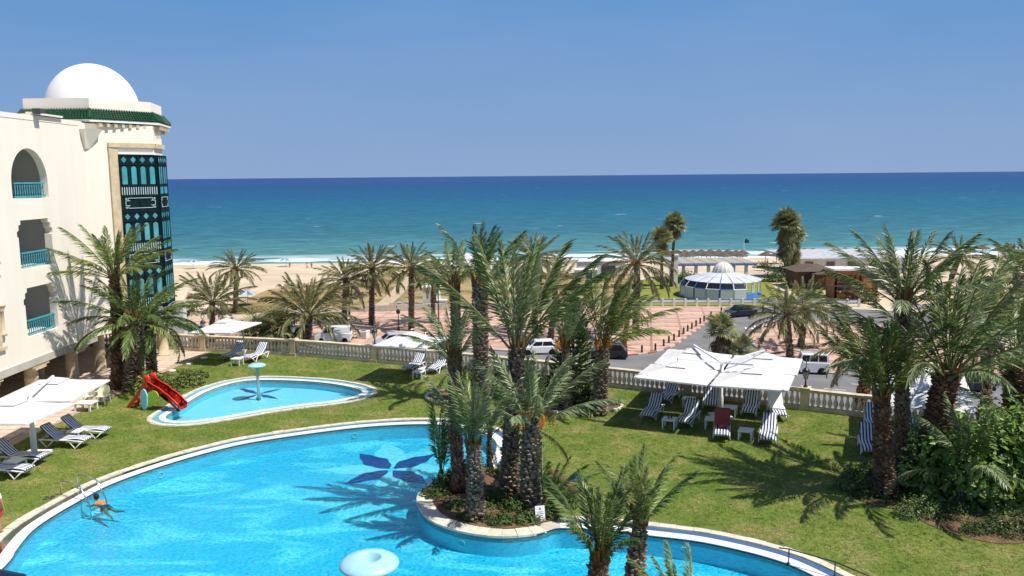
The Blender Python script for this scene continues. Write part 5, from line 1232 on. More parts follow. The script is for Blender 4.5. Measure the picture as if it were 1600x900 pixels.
GL = 'striped sun loungers on the lawn'; LO = []
# px are the front (foot) end on the ground; heading is the direction from head to foot
for i, (q, hd, lb) in enumerate(LL):
    f = P(*q); hd = R(hd); c = f-Vector((math.cos(hd), math.sin(hd), 0))*.95
    if i == 0: o = L0; o['label'] = lb; o.location = c; o.rotation_euler.z = hd; o['group'] = GL
    else: o = dup(L0, lb, c, hd, GL)
    LO.append(o)
for q, hd, lb in [((103, 697), -8, 'lounger parallel to the paving, nearest the parasol pole at the left'), ((134, 682), -6, 'lounger behind the first one, farthest up the row at the left'), ((33, 724), -8, 'lounger left of the parasol pole, cut by the left edge'), ((8, 744), -8, 'lounger whose foot end alone enters the picture at the left edge')]:
    LO.append(dup(L0, lb, P(*q), R(hd), GL))
def towel(label, lo, segs, m, cat='towel', lumps=0):
    "cloth lying on a lounger; segs: profile of (x,z) in lounger axes"
    t = MB(); n = len(segs); ny = 8; hw = .31; rg = random.Random(5)
    top = [[(x, -hw+2*hw*j/ny, z+rg.uniform(0, .012)) for j in range(ny+1)] for x, z in segs]
    vs = [p for r_ in top for p in r_]+[(x, y, z-.02) for r_ in top for x, y, z in r_]; o = n*(ny+1); fs = []
    for i in range(n-1):
        for j in range(ny): a = i*(ny+1)+j; fs += [(a, a+ny+1, a+ny+2, a+1), (o+a, o+a+1, o+a+ny+2, o+a+ny+1)]
    t.add(vs, fs)
    ob = t.build('towel', m, None, True); tag(ob, label, cat); ob.location = lo.location; ob.rotation_euler = lo.rotation_euler; return ob
br = R(42); bkp = [(-.28-math.cos(br)*.72*u, .33+.075+math.sin(br)*.72*u) for u in (0, .2, .4, .6, .8, 1.0, 1.06)]
towel('white towel draped over the raised back of a lounger by the balustrade', LO[5], [(.25, .40), (.0, .41)]+bkp+[(bkp[-1][0]-.05, bkp[-1][1]-.25)], M['cloth'])
towel('pink towel draped over the back of a lounger under the cluster', LO[7], bkp+[(bkp[-1][0]-.05, bkp[-1][1]-.2)], M['redcloth'])
tw = MB(); rg = random.Random(8)
for k in range(7): tw.lathe([(0, -.06), (.10, -.045), (.15, 0), (.12, .05), (0, .08)], 10, c=(rg.uniform(-.12, .2), -.2+.066*k, .44+rg.uniform(0, .05)), sx=1.2)
o = tw.build('towel_bundle', M['redcloth'], None, True); tag(o, 'crumpled pink towel lying on the seat of the pink towelled lounger', 'towel'); o.location = LO[7].location; o.rotation_euler = LO[7].rotation_euler
def table():
    t = thing('side_table', 'x', 'table'); m_ = MB(); m_.box((0, 0, .405), (.56, .56, .035)); m_.box((0, 0, .375), (.5, .5, .03)); m_.build('table_top', M['white'], t)
    for sx in (-1, 1):
        for sy in (-1, 1): l = MB(); l.box((sx*.235, sy*.235, .18), (.055, .055, .36)); l.build('leg', M['white'], t)
    return t
T0 = table(); GT = 'small white tables between the loungers'
TT = [((1076, 636), -20, 'white table between the two back left loungers of the cluster'), ((1046, 669), -22, 'white table with two small bottles on it'), ((1141, 650), -24, 'white table right behind the cluster mast'), ((1112, 669), -20, 'white table mostly hidden behind the pink towelled lounger'), ((1165, 687), -24, 'white table between the pink towelled and the sunlit lounger'),
      ((655, 592), -18, 'white table under the middle small parasol'), ((371, 571), -10, 'white table under the parasol near the paved corner'), ((120, 688), -6, 'white table between the two left loungers nearest the palms'), ((25, 736), -6, 'white table between the two loungers at the left edge')]
TO = []
for i, (q, rz, lb) in enumerate(TT):
    p = P(*q)
    if i == 0: T0['label'] = lb; T0.location = p; T0.rotation_euler.z = R(rz); T0['group'] = GT; TO.append(T0)
    else: TO.append(dup(T0, lb, p, R(rz), GT))
for k, (dx, dy, lb) in enumerate([(-.05, -.05, 'left brown bottle on the white table'), (.08, .03, 'right brown bottle on the white table')]):
    m_ = MB(); m_.lathe([(.03, 0), (.03, .12), (.012, .17), (.012, .22), (0, .22)], 8); o = m_.build('bottle', mat('brown_glass', (.10, .03, .01), .15, .6)); tag(o, lb, 'bottle'); o.location = TO[1].location+Vector((dx, dy, .423))
def chair():
    t = thing('garden_chair', 'cream plastic garden chair nearer the hotel, behind the low table', 'chair'); s = MB(); s.box((0, 0, .42), (.48, .46, .03)); s.build('seat', M['cream'], t)
    b = MB(); n = 9
    outer_ = []; 
    for i in range(n):
        a = R(100+160*i/(n-1)); r_ = .27; x, y = r_*math.cos(a), r_*math.sin(a); h = .64+.22*math.sin(PI*i/(n-1)); outer_.append((x, y, h))
    for (p, q) in zip(outer_, outer_[1:]): b.add([(p[0], p[1], .43), (q[0], q[1], .43), (q[0]*1.1, q[1]*1.1, q[2]), (p[0]*1.1, p[1]*1.1, p[2])], [(0, 1, 2, 3), (3, 2, 1, 0)])
    b.tube([(p[0]*1.1, p[1]*1.1, p[2]) for p in outer_]+[(.2, outer_[-1][1]*1.0, .64)], .018, 5); b.tube([(.2, outer_[0][1], .64), (outer_[0][0], outer_[0][1], .64)], .018, 5)
    b.build('backrest', M['cream'], t)
    for sx in (-1, 1):
        for sy in (-1, 1): l = MB(); l.tube([(sx*.2, sy*.19, .42), (sx*.25, sy*.22, 0)], [.025, .018], 6); l.build('leg', M['cream'], t)
    return t
c0 = chair(); c0.location = P(139, 632); c0.rotation_euler.z = R(-60)
dup(c0, 'cream plastic garden chair next to the hotel palms, right of the other', P(162, 632), R(-95)); c0['group'] = 'cream garden chairs'; 
for o_ in list(bpy.data.objects):
    if o_.get('label', '').startswith('cream plastic garden chair next'): o_['group'] = 'cream garden chairs'
tl_ = dup(T0, 'low cream table standing in front of the two garden chairs', P(135, 641), R(-8)); tl_.scale = (1.5, 1.1, .9); tl_['group'] = 'cream garden furniture'

# ------------------------------------------------------------------ slide by the paddling pool
s0 = P(213, 636); s1 = P(272, 641); sl = thing('slide', 'red plastic water slide with a ladder ending in the paddling pool', 'slide', (s0.x, s0.y, 0), math.atan2(s1.y-s0.y, s1.x-s0.x)); LS = (s1-s0).length
hx = .95; hz_ = 1.15
ld = MB()
for sy in (-1, 1): ld.ext([(-.35, 0), (-.15, 0), (hx, hz_+.05), (hx-.12, hz_+.22), (hx-.25, hz_+.05)], (0, sy*.27, 0), Vector((1, 0, 0)), Vector((0, 0, 1)), Vector((0, 1, 0)), .04)
ld.build('ladder_side', M['redp'], sl)
for k in range(5):
    t_ = MB(); u = (k+.7)/5.4; t_.box((-.25+(hx)*u, .02, hz_*u), (.16, .52, .04)); t_.build('ladder_step', M['redp'], sl)
ch = MB(); N2 = 14; prof = []
for i in range(N2+1):
    u = i/N2; x = hx-.05+(LS+.55-hx)*u; z = hz_*.92*(1-u)**1.0*(1-.0*u)+.14*math.sin(u*PI*1.0)*(1 if u < .5 else .6)+.10-.02*math.sin(2*PI*u)*2; prof.append((x, z))
for i in range(N2):
    (xa, za), (xb, zb) = prof[i], prof[i+1]
    ch.add([(xa, -.27, za+.2), (xa, -.2, za), (xa, .24, za), (xa, .31, za+.2), (xb, -.27, zb+.2), (xb, -.2, zb), (xb, .24, zb), (xb, .31, zb+.2)], [(0, 1, 5, 4), (1, 2, 6, 5), (2, 3, 7, 6), (4, 5, 1, 0), (5, 6, 2, 1), (6, 7, 3, 2)])
for y in (-.27, .31): ch.tube([(x, y, z+.2) for x, z in prof], .035, 6)
for y in (-.24,): ch.add([(x, y, z+.02) for x, z in prof]+[(x, y, max(.02, z-.16)) for x, z in prof], [(i, i+1, N2+2+i, N2+1+i) for i in range(N2)]+[(N2+1+i, N2+2+i, i+1, i) for i in range(N2)])
ch.build('chute', M['redp'], sl, True)
hd_ = MB()
for y in (-.2, .24): hd_.lathe([(0, -.2), (.12, -.17), (.19, -.06), (.19, .06), (.12, .17), (0, .2)], 14, c=(hx-.1, y, hz_+.28), sx=1, sy=.5)
hd_.build('handrail_knob', M['redp'], sl, True)
pn = MB(); Ex = Vector((1, 0, 0)); Ez = Vector((0, 0, 1)); Ey = Vector((0, 1, 0))
pn.ext([(.42+.75*(.5-.5*math.cos(a))+(.12 if a < PI else 0), .42+.38*math.sin(a)+.25*(.5-.5*math.cos(a))) for a in [2*PI*i/22 for i in range(22)]], (.25, -.34, 0), Ex, Ez, Ey, .06); pn.build('side_panel', M['lime'], sl)
pn = MB(); pn.ext([(.2*math.cos(a)*(1.0 if math.sin(a) > 0 else .85), .50+.48*math.sin(a)) for a in [2*PI*i/20 for i in range(20)]], (.80, -.42, .02), Ex, Ez, Ey, .07); pn.build('support_panel', M['babyblue'], sl)

# ------------------------------------------------------------------ fountains
def mushroom(label, base, h, r, thick, m, hole=False, zb=0):
    t = thing('water_mushroom', label, 'fountain', base); p = MB(); p.tube([(0, 0, zb), (0, 0, h)], .07 if not hole else .12, 12); p.build('pole', M['alu'] if not hole else M['skyblue'], t, True)
    c = MB()
    if hole: prof = [(.0, -.02), (r*.26, -.01), (r*.30, .03), (r*.37, thick*.95), (r*.42, thick*1.02), (r*.55, thick), (r*.8, thick*.82), (r*.96, thick*.5), (r, thick*.25), (r*.95, .02), (r*.7, -.08), (.12, -.16)]
    else: prof = [(0, thick*.9), (r*.4, thick*.85), (r*.8, thick*.6), (r*.97, thick*.3), (r, .05), (r*.95, 0), (.08, -.05)]
    c.lathe([(a, h+b) for a, b in prof], 48); c.build('bowl', M['skyblue'], t, True)
    if hole: d_ = MB(); d_.lathe([(.12, h-.005), (.12, h+.01), (0, h+.012)], 12); d_.build('drain', M['fibre'], t)
    return t
m1 = D(577, 878, 18.6); mushroom('large pale blue water mushroom with a hole in its cap in the main pool', (m1.x, m1.y, 0), m1.z-.12, .71, .24, M['skyblue'], True, zb=PD)
m2 = P(404, 616, -.1); m2t = D(401, 572, m2.y); mushroom('small blue water mushroom on a thin pole in the paddling pool', (m2.x, m2.y, 0), m2t.z, .42, .16, M['skyblue'], False, zb=-.4)

# ------------------------------------------------------------------ pool ladder, handrail, signs, small garden things
lad = thing('pool_ladder', 'steel pool ladder with two hooped rails behind the swimmer', 'pool ladder'); la = P(96, 774); lb_ = P(127, 781); lc = P(115, 752); n_ = Vector((lb_.x-la.x, lb_.y-la.y, 0)).normalized()
side = Vector((-n_.y, n_.x, 0)); lad.location = la
for k, off in enumerate((0, .62)):
    o = side*off*1.0; r_ = MB(); r_.tube([o, o+Vector((0, 0, .45)), o+Vector((0, 0, .52))+n_*.08, o+n_*.75+Vector((0, 0, .52)), o+n_*.95+Vector((0, 0, .45)), o+n_*1.35+Vector((0, 0, -.15)), o+n_*1.38+Vector((0, 0, -.9))], .024, 8); r_.build('rail', M['steel'], lad, True)
for z in (-.3, -.6): r_ = MB(); c = n_*1.37+side*.31+Vector((0, 0, z)); r_.box(c, (.08, .6, .03), rz=math.atan2(n_.y, n_.x)); r_.build('step', M['steel'], lad)
hr = thing('handrail', 'thin dark handrail along the rim at the bottom right of the pool', 'handrail'); pts = [P(*q) for q in ((1216, 862), (1232, 881), (1304, 902), (1380, 935))]
o = pts[1]; hr.location = o; r_ = MB(); top = [P(1216, 879)-o+Vector((0, 0, .42)), Vector((0, 0, .42)), pts[2]-o+Vector((0, 0, .42)), pts[3]-o+Vector((0, 0, .42))]; r_.tube(top, .018, 6); r_.build('rail', M['dark'], hr, True)
for q in (Vector((0, 0, 0)), pts[2]-o, pts[3]-o): r_ = MB(); r_.tube([q, q+Vector((0, 0, .42))], .016, 6); r_.lathe([(.06, 0), (.06, .02), (.02, .03)], 8, c=q); r_.build('rail_post', M['dark'], hr, True)
sg = thing('notice_board', 'small white notice with dark print leaning on the island rim', 'sign', P(844, 815), R(14)); m_ = MB(); m_.box((0, 0, .25), (.30, .02, .48), M=Matrix.Rotation(R(-12), 4, 'X')); m_.build('board', M['white'], sg)
for k in range(6):
    m_ = MB(); z = .31-.055*k; m_.box((0, -.013, .25), (.2 if k % 2 else .16, .004, .014), M=Matrix.Rotation(R(-12), 4, 'X') @ Matrix.Translation((0, 0, z-.25))); m_.build('print_line', M['dgrey'], sg)
m_ = MB(); m_.lathe([(.045, 0), (.045, .004)], 3, c=(0, 0, 0)); o = m_.build('warning_symbol', M['dgrey'], sg); o.matrix_local = Matrix.Translation((.0, -.035, .25)) @ Matrix.Rotation(R(-12), 4, 'X') @ Matrix.Translation((0, .02, .16)) @ Matrix.Rotation(R(90), 4, 'X') @ Matrix.Rotation(R(90), 4, 'Z')
for k, (q, lb) in enumerate([((702, 842), 'round underwater lamp in the wall below the island'), ((1071, 853), 'round underwater lamp in the right hand pool wall'), ((256, 734), 'round underwater lamp at the upper left pool wall'), ((557, 673), 'round underwater lamp in the far pool wall')]):
    p = Vector(min(edge, key=lambda e_: (e_-P(*q).to_2d()).length)); i = min(range(NE), key=lambda i: (edge[i]-p).length); nv = nrm[i]
    t = MB(); cpos = Vector((p.x-nv.x*.02, p.y-nv.y*.02, -.32)); yv = Vector((nv.x, nv.y, 0)); xv = Vector((-nv.y, nv.x, 0)); pts = [cpos+xv*.11*math.cos(a)+Vector((0, 0, .10*math.sin(a))) for a in [2*PI*j/16 for j in range(17)]]; t.tube(pts, .014, 5)
    o = t.build('pool_lamp', M['white'], None, True); tag(o, lb, 'lamp', 'underwater pool lamps')
for k, (q, lb) in enumerate([((269, 580), 'low white garden light on the lawn left of the round paddling pool end'), ((296, 569), 'flat white light in the shade of the left parasol'), ((319, 560), 'flat white light beside the paved corner')]):
    t = MB(); t.lathe([(.2, 0), (.2, .05), (.13, .08), (0, .08)], 12); o = t.build('garden_light', M['white'], None, True); tag(o, lb, 'garden light', 'flat garden lights'); o.location = P(*q)
h = MB()
for k in range(5): h.tube([(.17*math.cos(a)*(1-.06*k), .17*math.sin(a)*(1-.06*k), .04+.03*k) for a in [2*PI*j/16 for j in range(17)]], .018, 5)
o = h.build('garden_hose', M['blue'], None, True); tag(o, 'coil of blue garden hose on the lawn behind the near palms', 'hose'); o.location = P(897, 750)
h = MB(); h.box((0, 0, .12), (.5, .35, .24)); h.box((0, 0, .26), (.3, .2, .06)); o = h.build('blue_crate', mat('bright_blue_plastic', (.02, .16, .45), .4)); tag(o, 'blue plastic box under the bush right of the thick rough palm', 'box'); o.location = P(782, 618)
h = MB()
for a in (0, .16): h.box((a, a*.4, .02), (.10, .24, .03)); h.tube([(a-.05, a*.4, .03), (a, a*.4+.03, .08), (a+.05, a*.4, .03)], .01, 4)
o = h.build('flip_flops', M['dgrey'], None); tag(o, 'pair of dark sandals on the grass by the pool ladder', 'sandals'); o.location = P(72, 779)

# fallen leaves and bits on the lawn and rim
lf_ = MB(); rg = random.Random(77)
for k in range(240):
    x, y = rg.uniform(-16, 14), rg.uniform(21, 43)
    if rg.random() < .5: x, y = rg.uniform(7, 14), rg.uniform(21, 28)
    if inside((x, y), [tuple(v) for v in hole1]) or inside((x, y), [tuple(v) for v in hole2]): continue
    a = rg.uniform(0, 6.28); s = rg.uniform(.03, .07); z = .04; lf_.add([(x-s*math.cos(a), y-s*math.sin(a), z), (x+s*.4*math.sin(a), y-s*.4*math.cos(a), z+.01), (x+s*math.cos(a), y+s*math.sin(a), z+.015), (x-s*.4*math.sin(a), y+s*.4*math.cos(a), z+.01)], [(0, 1, 2, 3)])
lf_.build('fallen_leaves', LF['dead'], None, kind='stuff')

# ------------------------------------------------------------------ people
def skinned(name, joints, bones, m, parent=None, lv=2):
    me = bpy.data.meshes.new(name); me.from_pydata([j[0] for j in joints], bones, []); me.materials.append(m); o = obj(name, me, parent)
    md = o.modifiers.new('skin', 'SKIN'); sv = me.skin_vertices[0].data
    for i, j in enumerate(joints): sv[i].radius = (j[1], j[1]) if not hasattr(j[1], '__len__') else j[1]
    sv[0].use_root = True; s = o.modifiers.new('sub', 'SUBSURF'); s.levels = lv; s.render_levels = lv; md.use_smooth_shade = True
    return o
def head(parent, c, fw, m=None, hair=True, s=1.0):
    "c: centre, fw: facing direction"
    h = MB(); h.lathe([(0, -.125), (.05, -.11), (.075, -.06), (.085, 0), (.08, .06), (.05, .105), (0, .12)], 14, sx=1.08, sy=.9)
    h.tube([(.085, 0, .0), (.115, 0, -.03), (.085, 0, -.035)], [.012, .016, .01], 6)                      # nose
    for sy in (-1, 1): h.lathe([(0, -.03), (.014, -.015), (.016, .01), (0, .03)], 6, c=(0, sy*.08, -.01)); 
    q = Vector(fw).to_track_quat('X', 'Z').to_matrix().to_4x4(); T = Matrix.Translation(c) @ q @ Matrix.Scale(s, 4)
    o = h.build('head', m or M['skin'], parent, True); o.matrix_local = T
    e_ = MB()
    for sy in (-1, 1): e_.lathe([(0, -.01), (.012, 0), (0, .01)], 6, c=(.083, sy*.032, .01))
    e_.box((.088, 0, -.065), (.012, .045, .008)); x = e_.build('eyes_and_mouth', M['hair'], o)
    if hair: g = MB(); g.lathe([(.092, -.03), (.097, .02), (.09, .07), (.055, .115), (0, .13)], 14, sx=1.1, sy=.95, c=(-.014, 0, .004)); g.build('hair', M['hair'], o, True)
    return o
def fingers(J, B, w, d, palm_n, s=1.0):
    "five finger chains from wrist index w pointing along d"
    d = Vector(d).normalized(); sd = d.cross(Vector(palm_n)).normalized(); W0 = Vector(J[w][0]); J.append((tuple(W0+d*.07*s), (.035*s, .018*s))); k = len(J)-1; B.append((w, k))
    for i, l in enumerate((.062, .074, .068, .052)):
        o = W0+d*.085*s+sd*(.03-.02*i)*s; J.append((tuple(o), .010*s)); J.append((tuple(o+d*l*.55*s+Vector(palm_n)*.008), .009*s)); J.append((tuple(o+d*l*s+Vector(palm_n)*.026), .0075*s)); a = len(J)-3; B += [(k, a), (a, a+1), (a+1, a+2)]
    o = W0+d*.03*s+sd*.035*s; J.append((tuple(o), .012*s)); J.append((tuple(o+sd*.03*s+d*.03*s), .009*s)); a = len(J)-2; B += [(w, a), (a, a+1)]
# swimmer: arms forward, legs trailing to the lower right
sw = P(163, 790, -.1); sw2 = P(185, 801, -.16); dv = Vector((sw2.x-sw.x, sw2.y-sw.y, 0)).normalized()
pe = thing('person', 'swimmer in an orange top with dark hair heading for the pool ladder', 'person', (sw.x, sw.y, -.125), math.atan2(-dv.y, -dv.x)); pe.scale = (.8, .8, .8); sk_z = .0
J = [((0, 0, .0), .13), ((.14, 0, .03), .115), ((.3, 0, .07), .13), ((.42, 0, .12), .06), ((.5, 0, .18), .05),
     ((.36, .17, .06), .06), ((.6, .26, -.05), .042), ((.82, .22, -.08), .03), ((.36, -.17, .06), .06), ((.55, -.34, -.08), .042), ((.74, -.28, -.12), .03),
     ((-.12, .09, -.03), .085), ((-.48, .16, -.14), .065), ((-.86, .22, -.2), .042), ((-.98, .23, -.24), .03), ((-.12, -.09, -.03), .085), ((-.44, -.22, -.2), .065), ((-.80, -.30, -.12), .042), ((-.92, -.31, -.13), .03)]
B = [(0, 1), (1, 2), (2, 3), (3, 4), (2, 5), (5, 6), (6, 7), (2, 8), (8, 9), (9, 10), (0, 11), (11, 12), (12, 13), (13, 14), (0, 15), (15, 16), (16, 17), (17, 18)]
fingers(J, B, 7, (1, -.1, -.1), (0, 0, -1)); fingers(J, B, 10, (1, .2, -.1), (0, 0, -1))
skinned('body', J, B, M['skin'], pe); head(pe, (.56, 0, .27), (1, 0, .12), s=1.15)
skinned('shirt', [((.02, 0, .01), .138), ((.16, 0, .04), .135), ((.3, 0, .08), .145), ((.38, 0, .10), .08), ((.35, .17, .065), .075), ((.44, .21, .02), .062), ((.35, -.17, .065), .075), ((.42, -.24, .01), .062)], [(0, 1), (1, 2), (2, 3), (2, 4), (4, 5), (2, 6), (6, 7)], M['orangecloth'], pe)
skinned('shorts', [((.0, 0, 0), .145), ((-.12, .09, -.03), .10), ((-.3, .13, -.09), .085), ((-.12, -.09, -.03), .10), ((-.28, -.16, -.12), .085)], [(0, 1), (1, 2), (0, 3), (3, 4)], M['dgrey'], pe)
# figure cut by the left edge
fb_ = P(1, 834); pe = thing('person', 'person in a white top and red shorts cut off by the left edge', 'person', (fb_.x-.10, fb_.y, 0), R(80))
J = [((0, 0, .78), .125), ((0, 0, .98), .11), ((0, 0, 1.18), .125), ((0, 0, 1.3), .05), ((0, 0, 1.37), .045), ((0, .17, 1.21), .055), ((.02, .23, .97), .04), ((.06, .24, .75), .028), ((0, -.17, 1.21), .055), ((.02, -.23, .97), .04), ((.06, -.24, .75), .028),
     ((0, .09, .72), .085), ((.02, .1, .41), .06), ((0, .1, .08), .038), ((.12, .11, .04), .03), ((0, -.09, .72), .085), ((.02, -.1, .41), .06), ((0, -.1, .08), .038), ((.12, -.11, .04), .03)]
fingers(J, B2 := list(B[:18]), 7, (.1, 0, -1), (0, -1, 0)); fingers(J, B2, 10, (.1, 0, -1), (0, 1, 0))
skinned('body', J, B2, M['skin'], pe); head(pe, (0, 0, 1.47), (1, 0, 0))
skinned('shirt', [((0, 0, .86), .135), ((0, 0, .99), .125), ((0, 0, 1.18), .138), ((0, .17, 1.21), .07), ((.01, .2, 1.08), .058), ((0, -.17, 1.21), .07), ((.01, -.2, 1.08), .058)], [(0, 1), (1, 2), (2, 3), (3, 4), (2, 5), (5, 6)], M['cloth'], pe)
skinned('shorts', [((0, 0, .8), .14), ((0, .09, .7), .105), ((.01, .1, .5), .09), ((0, -.09, .7), .105), ((.01, -.1, .5), .09)], [(0, 1), (1, 2), (0, 3), (3, 4)], M['redshort'], pe)
# dark rounded rail end of the balcony the picture is taken from
rl = MB(); rl.tube([(-1.75, 1.2, CH-.80), (-1.45, 1.9, CH-.94), (-1.27, 1.98, CH-1.03), (-1.20, 1.98, CH-1.16), (-1.19, 1.98, CH-1.5)], .05, 14)
M['navy'] = mat('navy_paint', (.01, .015, .04), .4)

# ------------------------------------------------------------------ vehicles
CARPAINT = {}
def paint(nm, col, rough=.25):
    if nm not in CARPAINT:
        m = mat(nm, col, rough, .5); m.node_tree.nodes['Principled BSDF'].inputs['Coat Weight'].default_value = .15; CARPAINT[nm] = m
    return CARPAINT[nm]
def car(label, px_, heading, body, kind='hatch', L_=4.1, W_=1.7, H_=1.45, cat='car', group='cars by the plaza', z=ZS):
    p = P(*px_, z) if len(px_) == 2 else Vector(px_); t = thing('parked_car', label, cat, p, R(heading), group); h = L_/2; w2 = W_/2
    belt = H_*.60; sill = .22; hood = {'hatch': .95, 'sedan': 1.1, 'van': .85, 'suv': 1.0, 'jeep': 1.15}[kind]; bonnet = belt*.93 if kind != 'van' else belt*.95
    rear = {'hatch': .12, 'sedan': .75, 'van': .0, 'suv': .1, 'jeep': .02}[kind]
    low = [(-h, sill+.1), (-h+.05, belt*.55), (-h+.02, belt*.9), (-h+.12 if kind != 'sedan' else -h+.1, belt), (h-hood, belt), (h-.35, bonnet-.06), (h-.08, bonnet-.2), (h, sill+.22), (h-.04, sill)]
    wheel = .31 if kind not in ('jeep', 'suv') else .36; wx = (-h+.72, h-.78)
    def arc(cx): return [(cx+wheel*1.2*math.cos(a), max(sill, sill-.0+wheel*1.0*math.sin(a))) for a in [i*PI/6 for i in range(0, 7)]]
    prof = low + arc(wx[1]) + arc(wx[0]) + [(-h+.02, sill)]
    b = MB(); Ex_, Ez_, Ey_ = Vector((1, 0, 0)), Vector((0, 0, 1)), Vector((0, 1, 0)); n = len(prof)
    ys_ = [(-w2, .0, .98), (-w2+.06, 0, 1), (w2-.06, 0, 1), (w2, 0, .98)]; rows = []
    for y, _, k in ys_:
        inset = .035 if abs(y) == w2 else 0
        rows.append([(x*(1-inset*.4), y, zz-(inset*1.2 if zz > belt*.7 else 0)) for x, zz in prof])
    vs = [q for r_ in rows for q in r_]; fs = []
    for r_ in range(3):
        for i in range(n): fs.append((r_*n+i, r_*n+(i+1) % n, (r_+1)*n+(i+1) % n, (r_+1)*n+i))
    fs += [tuple(range(n)), tuple(range(4*n-1, 3*n-1, -1))]; b.add(vs, fs); b.build('body', body, t)
    # cabin
    x0 = -h+rear+(.10 if kind in ('van', 'jeep') else .05); x1 = h-hood+(.15 if kind == 'van' else .02); s0_, s1_ = {'hatch': (.45, .72), 'sedan': (.55, .75), 'van': (.05, .55), 'suv': (.3, .65), 'jeep': (.08, .22)}[kind]
    ins = .16 if kind != 'jeep' else .08; zb, zt = belt-.01, H_-.04
    c = MB(); bot = [(x0, -w2+.05), (x1, -w2+.05), (x1, w2-.05), (x0, w2-.05)]; top_ = [(x0+s0_, -w2+ins), (x1-s1_, -w2+ins), (x1-s1_, w2-ins), (x0+s0_, w2-ins)]
    c.add([(x, y, zb) for x, y in bot]+[(x, y, zt) for x, y in top_]+[(x*.96+.0, y*.86, H_) for x, y in top_], [(0, 1, 5, 4), (1, 2, 6, 5), (2, 3, 7, 6), (3, 0, 4, 7), (4, 5, 9, 8), (5, 6, 10, 9), (6, 7, 11, 10), (7, 4, 8, 11), (8, 9, 10, 11)]); c.build('cabin', body, t)
    def face(name, a, b_, c_, d_, m, out, f0=.08, f1=.92, g0=.14, g1=.88):
        a, b_, c_, d_ = map(Vector, (a, b_, c_, d_)); g = lambda u, v: a.lerp(b_, u).lerp(d_.lerp(c_, u), v)+Vector(out)*.012
        q = MB(); q.add([g(f0, g0), g(f1, g0), g(f1, g1), g(f0, g1)]+[g(f0, g0)-Vector(out)*.02, g(f1, g0)-Vector(out)*.02, g(f1, g1)-Vector(out)*.02, g(f0, g1)-Vector(out)*.02], [(0, 1, 2, 3), (3, 2, 1, 0), (0, 4, 5, 1), (1, 5, 6, 2), (2, 6, 7, 3), (3, 7, 4, 0)]); q.build(name, m, t)
    B_ = [(x, y, zb) for x, y in bot]; T_2 = [(x, y, zt) for x, y in top_]
    face('windscreen', B_[1], B_[2], T_2[2], T_2[1], M['glass'], (.7, 0, .7)); face('rear_window', B_[3], B_[0], T_2[0], T_2[3], M['glass'], (-.7, 0, .4), .1, .9, .25, .88)
    cuts = ((.56, .95), (.1, .53)) if kind != 'van' else ((.62, .93), (.06, .08))
    if kind == 'jeep': cuts = ((.68, .95), (.38, .64), (.06, .34))
    for f0, f1 in cuts:
        if f1-f0 < .1: continue
        face('side_window', B_[0], B_[1], T_2[1], T_2[0], M['glass'], (0, -1, .1), f0, f1); face('side_window', B_[3], B_[2], T_2[2], T_2[3], M['glass'], (0, 1, .1), f0, f1)
    for x in wx:
        for sy in (-1, 1):
            wh = thing('w', '', '', (0, 0, 0)) if False else None
            ty = MB(); Rm = Matrix.Rotation(PI/2, 4, 'X'); prf = [(wheel*.62, -.09), (wheel*.96, -.09), (wheel, -.06), (wheel, .06), (wheel*.96, .09), (wheel*.62, .09)]
            ty.lathe(prf, 18); ty.v = [tuple(Rm @ Vector(v)+Vector((x, sy*(w2-.07), wheel))) for v in ty.v]; w_ = ty.build('wheel', M['tyre'], t, True)
            rm = MB(); rm.lathe([(0, -.07), (wheel*.2, -.08), (wheel*.6, -.075), (wheel*.63, 0), (wheel*.6, .075), (wheel*.2, .08), (0, .07)], 12); rm.v = [tuple(Rm @ Vector(v)+Vector((x, sy*(w2-.065), wheel))) for v in rm.v]; rm.build('rim', M['rim'], w_)
    for sy in (-1, 1):
        q = MB(); q.box((h-.12, sy*(w2-.28), bonnet-.24), (.22, .36, .13)); q.build('headlight', M['lampw'], t); q = MB(); q.box((-h+.04, sy*(w2-.16), belt*.82), (.10, .2, .22)); q.build('tail_light', M['lampr'], t)
        q = MB(); q.box((x1-.35, sy*(w2+.06), belt+.06), (.12, .18, .12)); q.build('wing_mirror', body, t)
    q = MB(); q.box((h-.02, 0, .38), (.08, W_*.9, .2)); q.box((-h+.02, 0, .38), (.08, W_*.92, .2)); q.build('bumper', M['dgrey'] if kind in ('van', 'jeep') else body, t)
    q = MB(); q.box((-h-.015, 0, .62), (.03, .5, .12)); q.box((h+.03, 0, .42), (.03, .5, .12)); q.build('number_plate', M['white'], t)
    if kind == 'jeep':
        q = MB()
        for y in (-.6, -.3, 0, .3, .6): q.tube([(x0+.2, y, H_+.12), (x1-.3, y, H_+.12)], .02, 5)
        for x in (x0+.2, (x0+x1)/2, x1-.3): q.tube([(x, -.65, H_+.12), (x, .65, H_+.12)], .02, 5); q.tube([(x, -.62, H_-.02), (x, -.62, H_+.12)], .02, 5); q.tube([(x, .62, H_-.02), (x, .62, H_+.12)], .02, 5)
        q.build('roof_rack', M['alu'], t)
    return t
wh_ = paint('white_car_paint', (.78, .78, .76)); dkp = paint('black_car_paint', (.012, .013, .016), .15); sil = paint('silver_car_paint', (.42, .44, .46), .3); nav = paint('dark_blue_car_paint', (.006, .010, .026), .35); gr = paint('grey_car_paint', (.16, .17, .18), .25)
car('white panel van parked beside the plaza in front of the broad palm', (522, 534), 183, wh_, 'van', 4.2, 1.75, 1.85)
car('silver hatchback seen over the balustrade beside the hotel palms', (291, 527), 184, sil, 'hatch', 4.2)
car('black car half hidden under the broad street palm', (455, 530), 183, dkp, 'hatch', 4.2, H_=1.5)
car('silver car between the lantern and the middle parasol', (612, 540), 200, sil, 'hatch', 4.1)
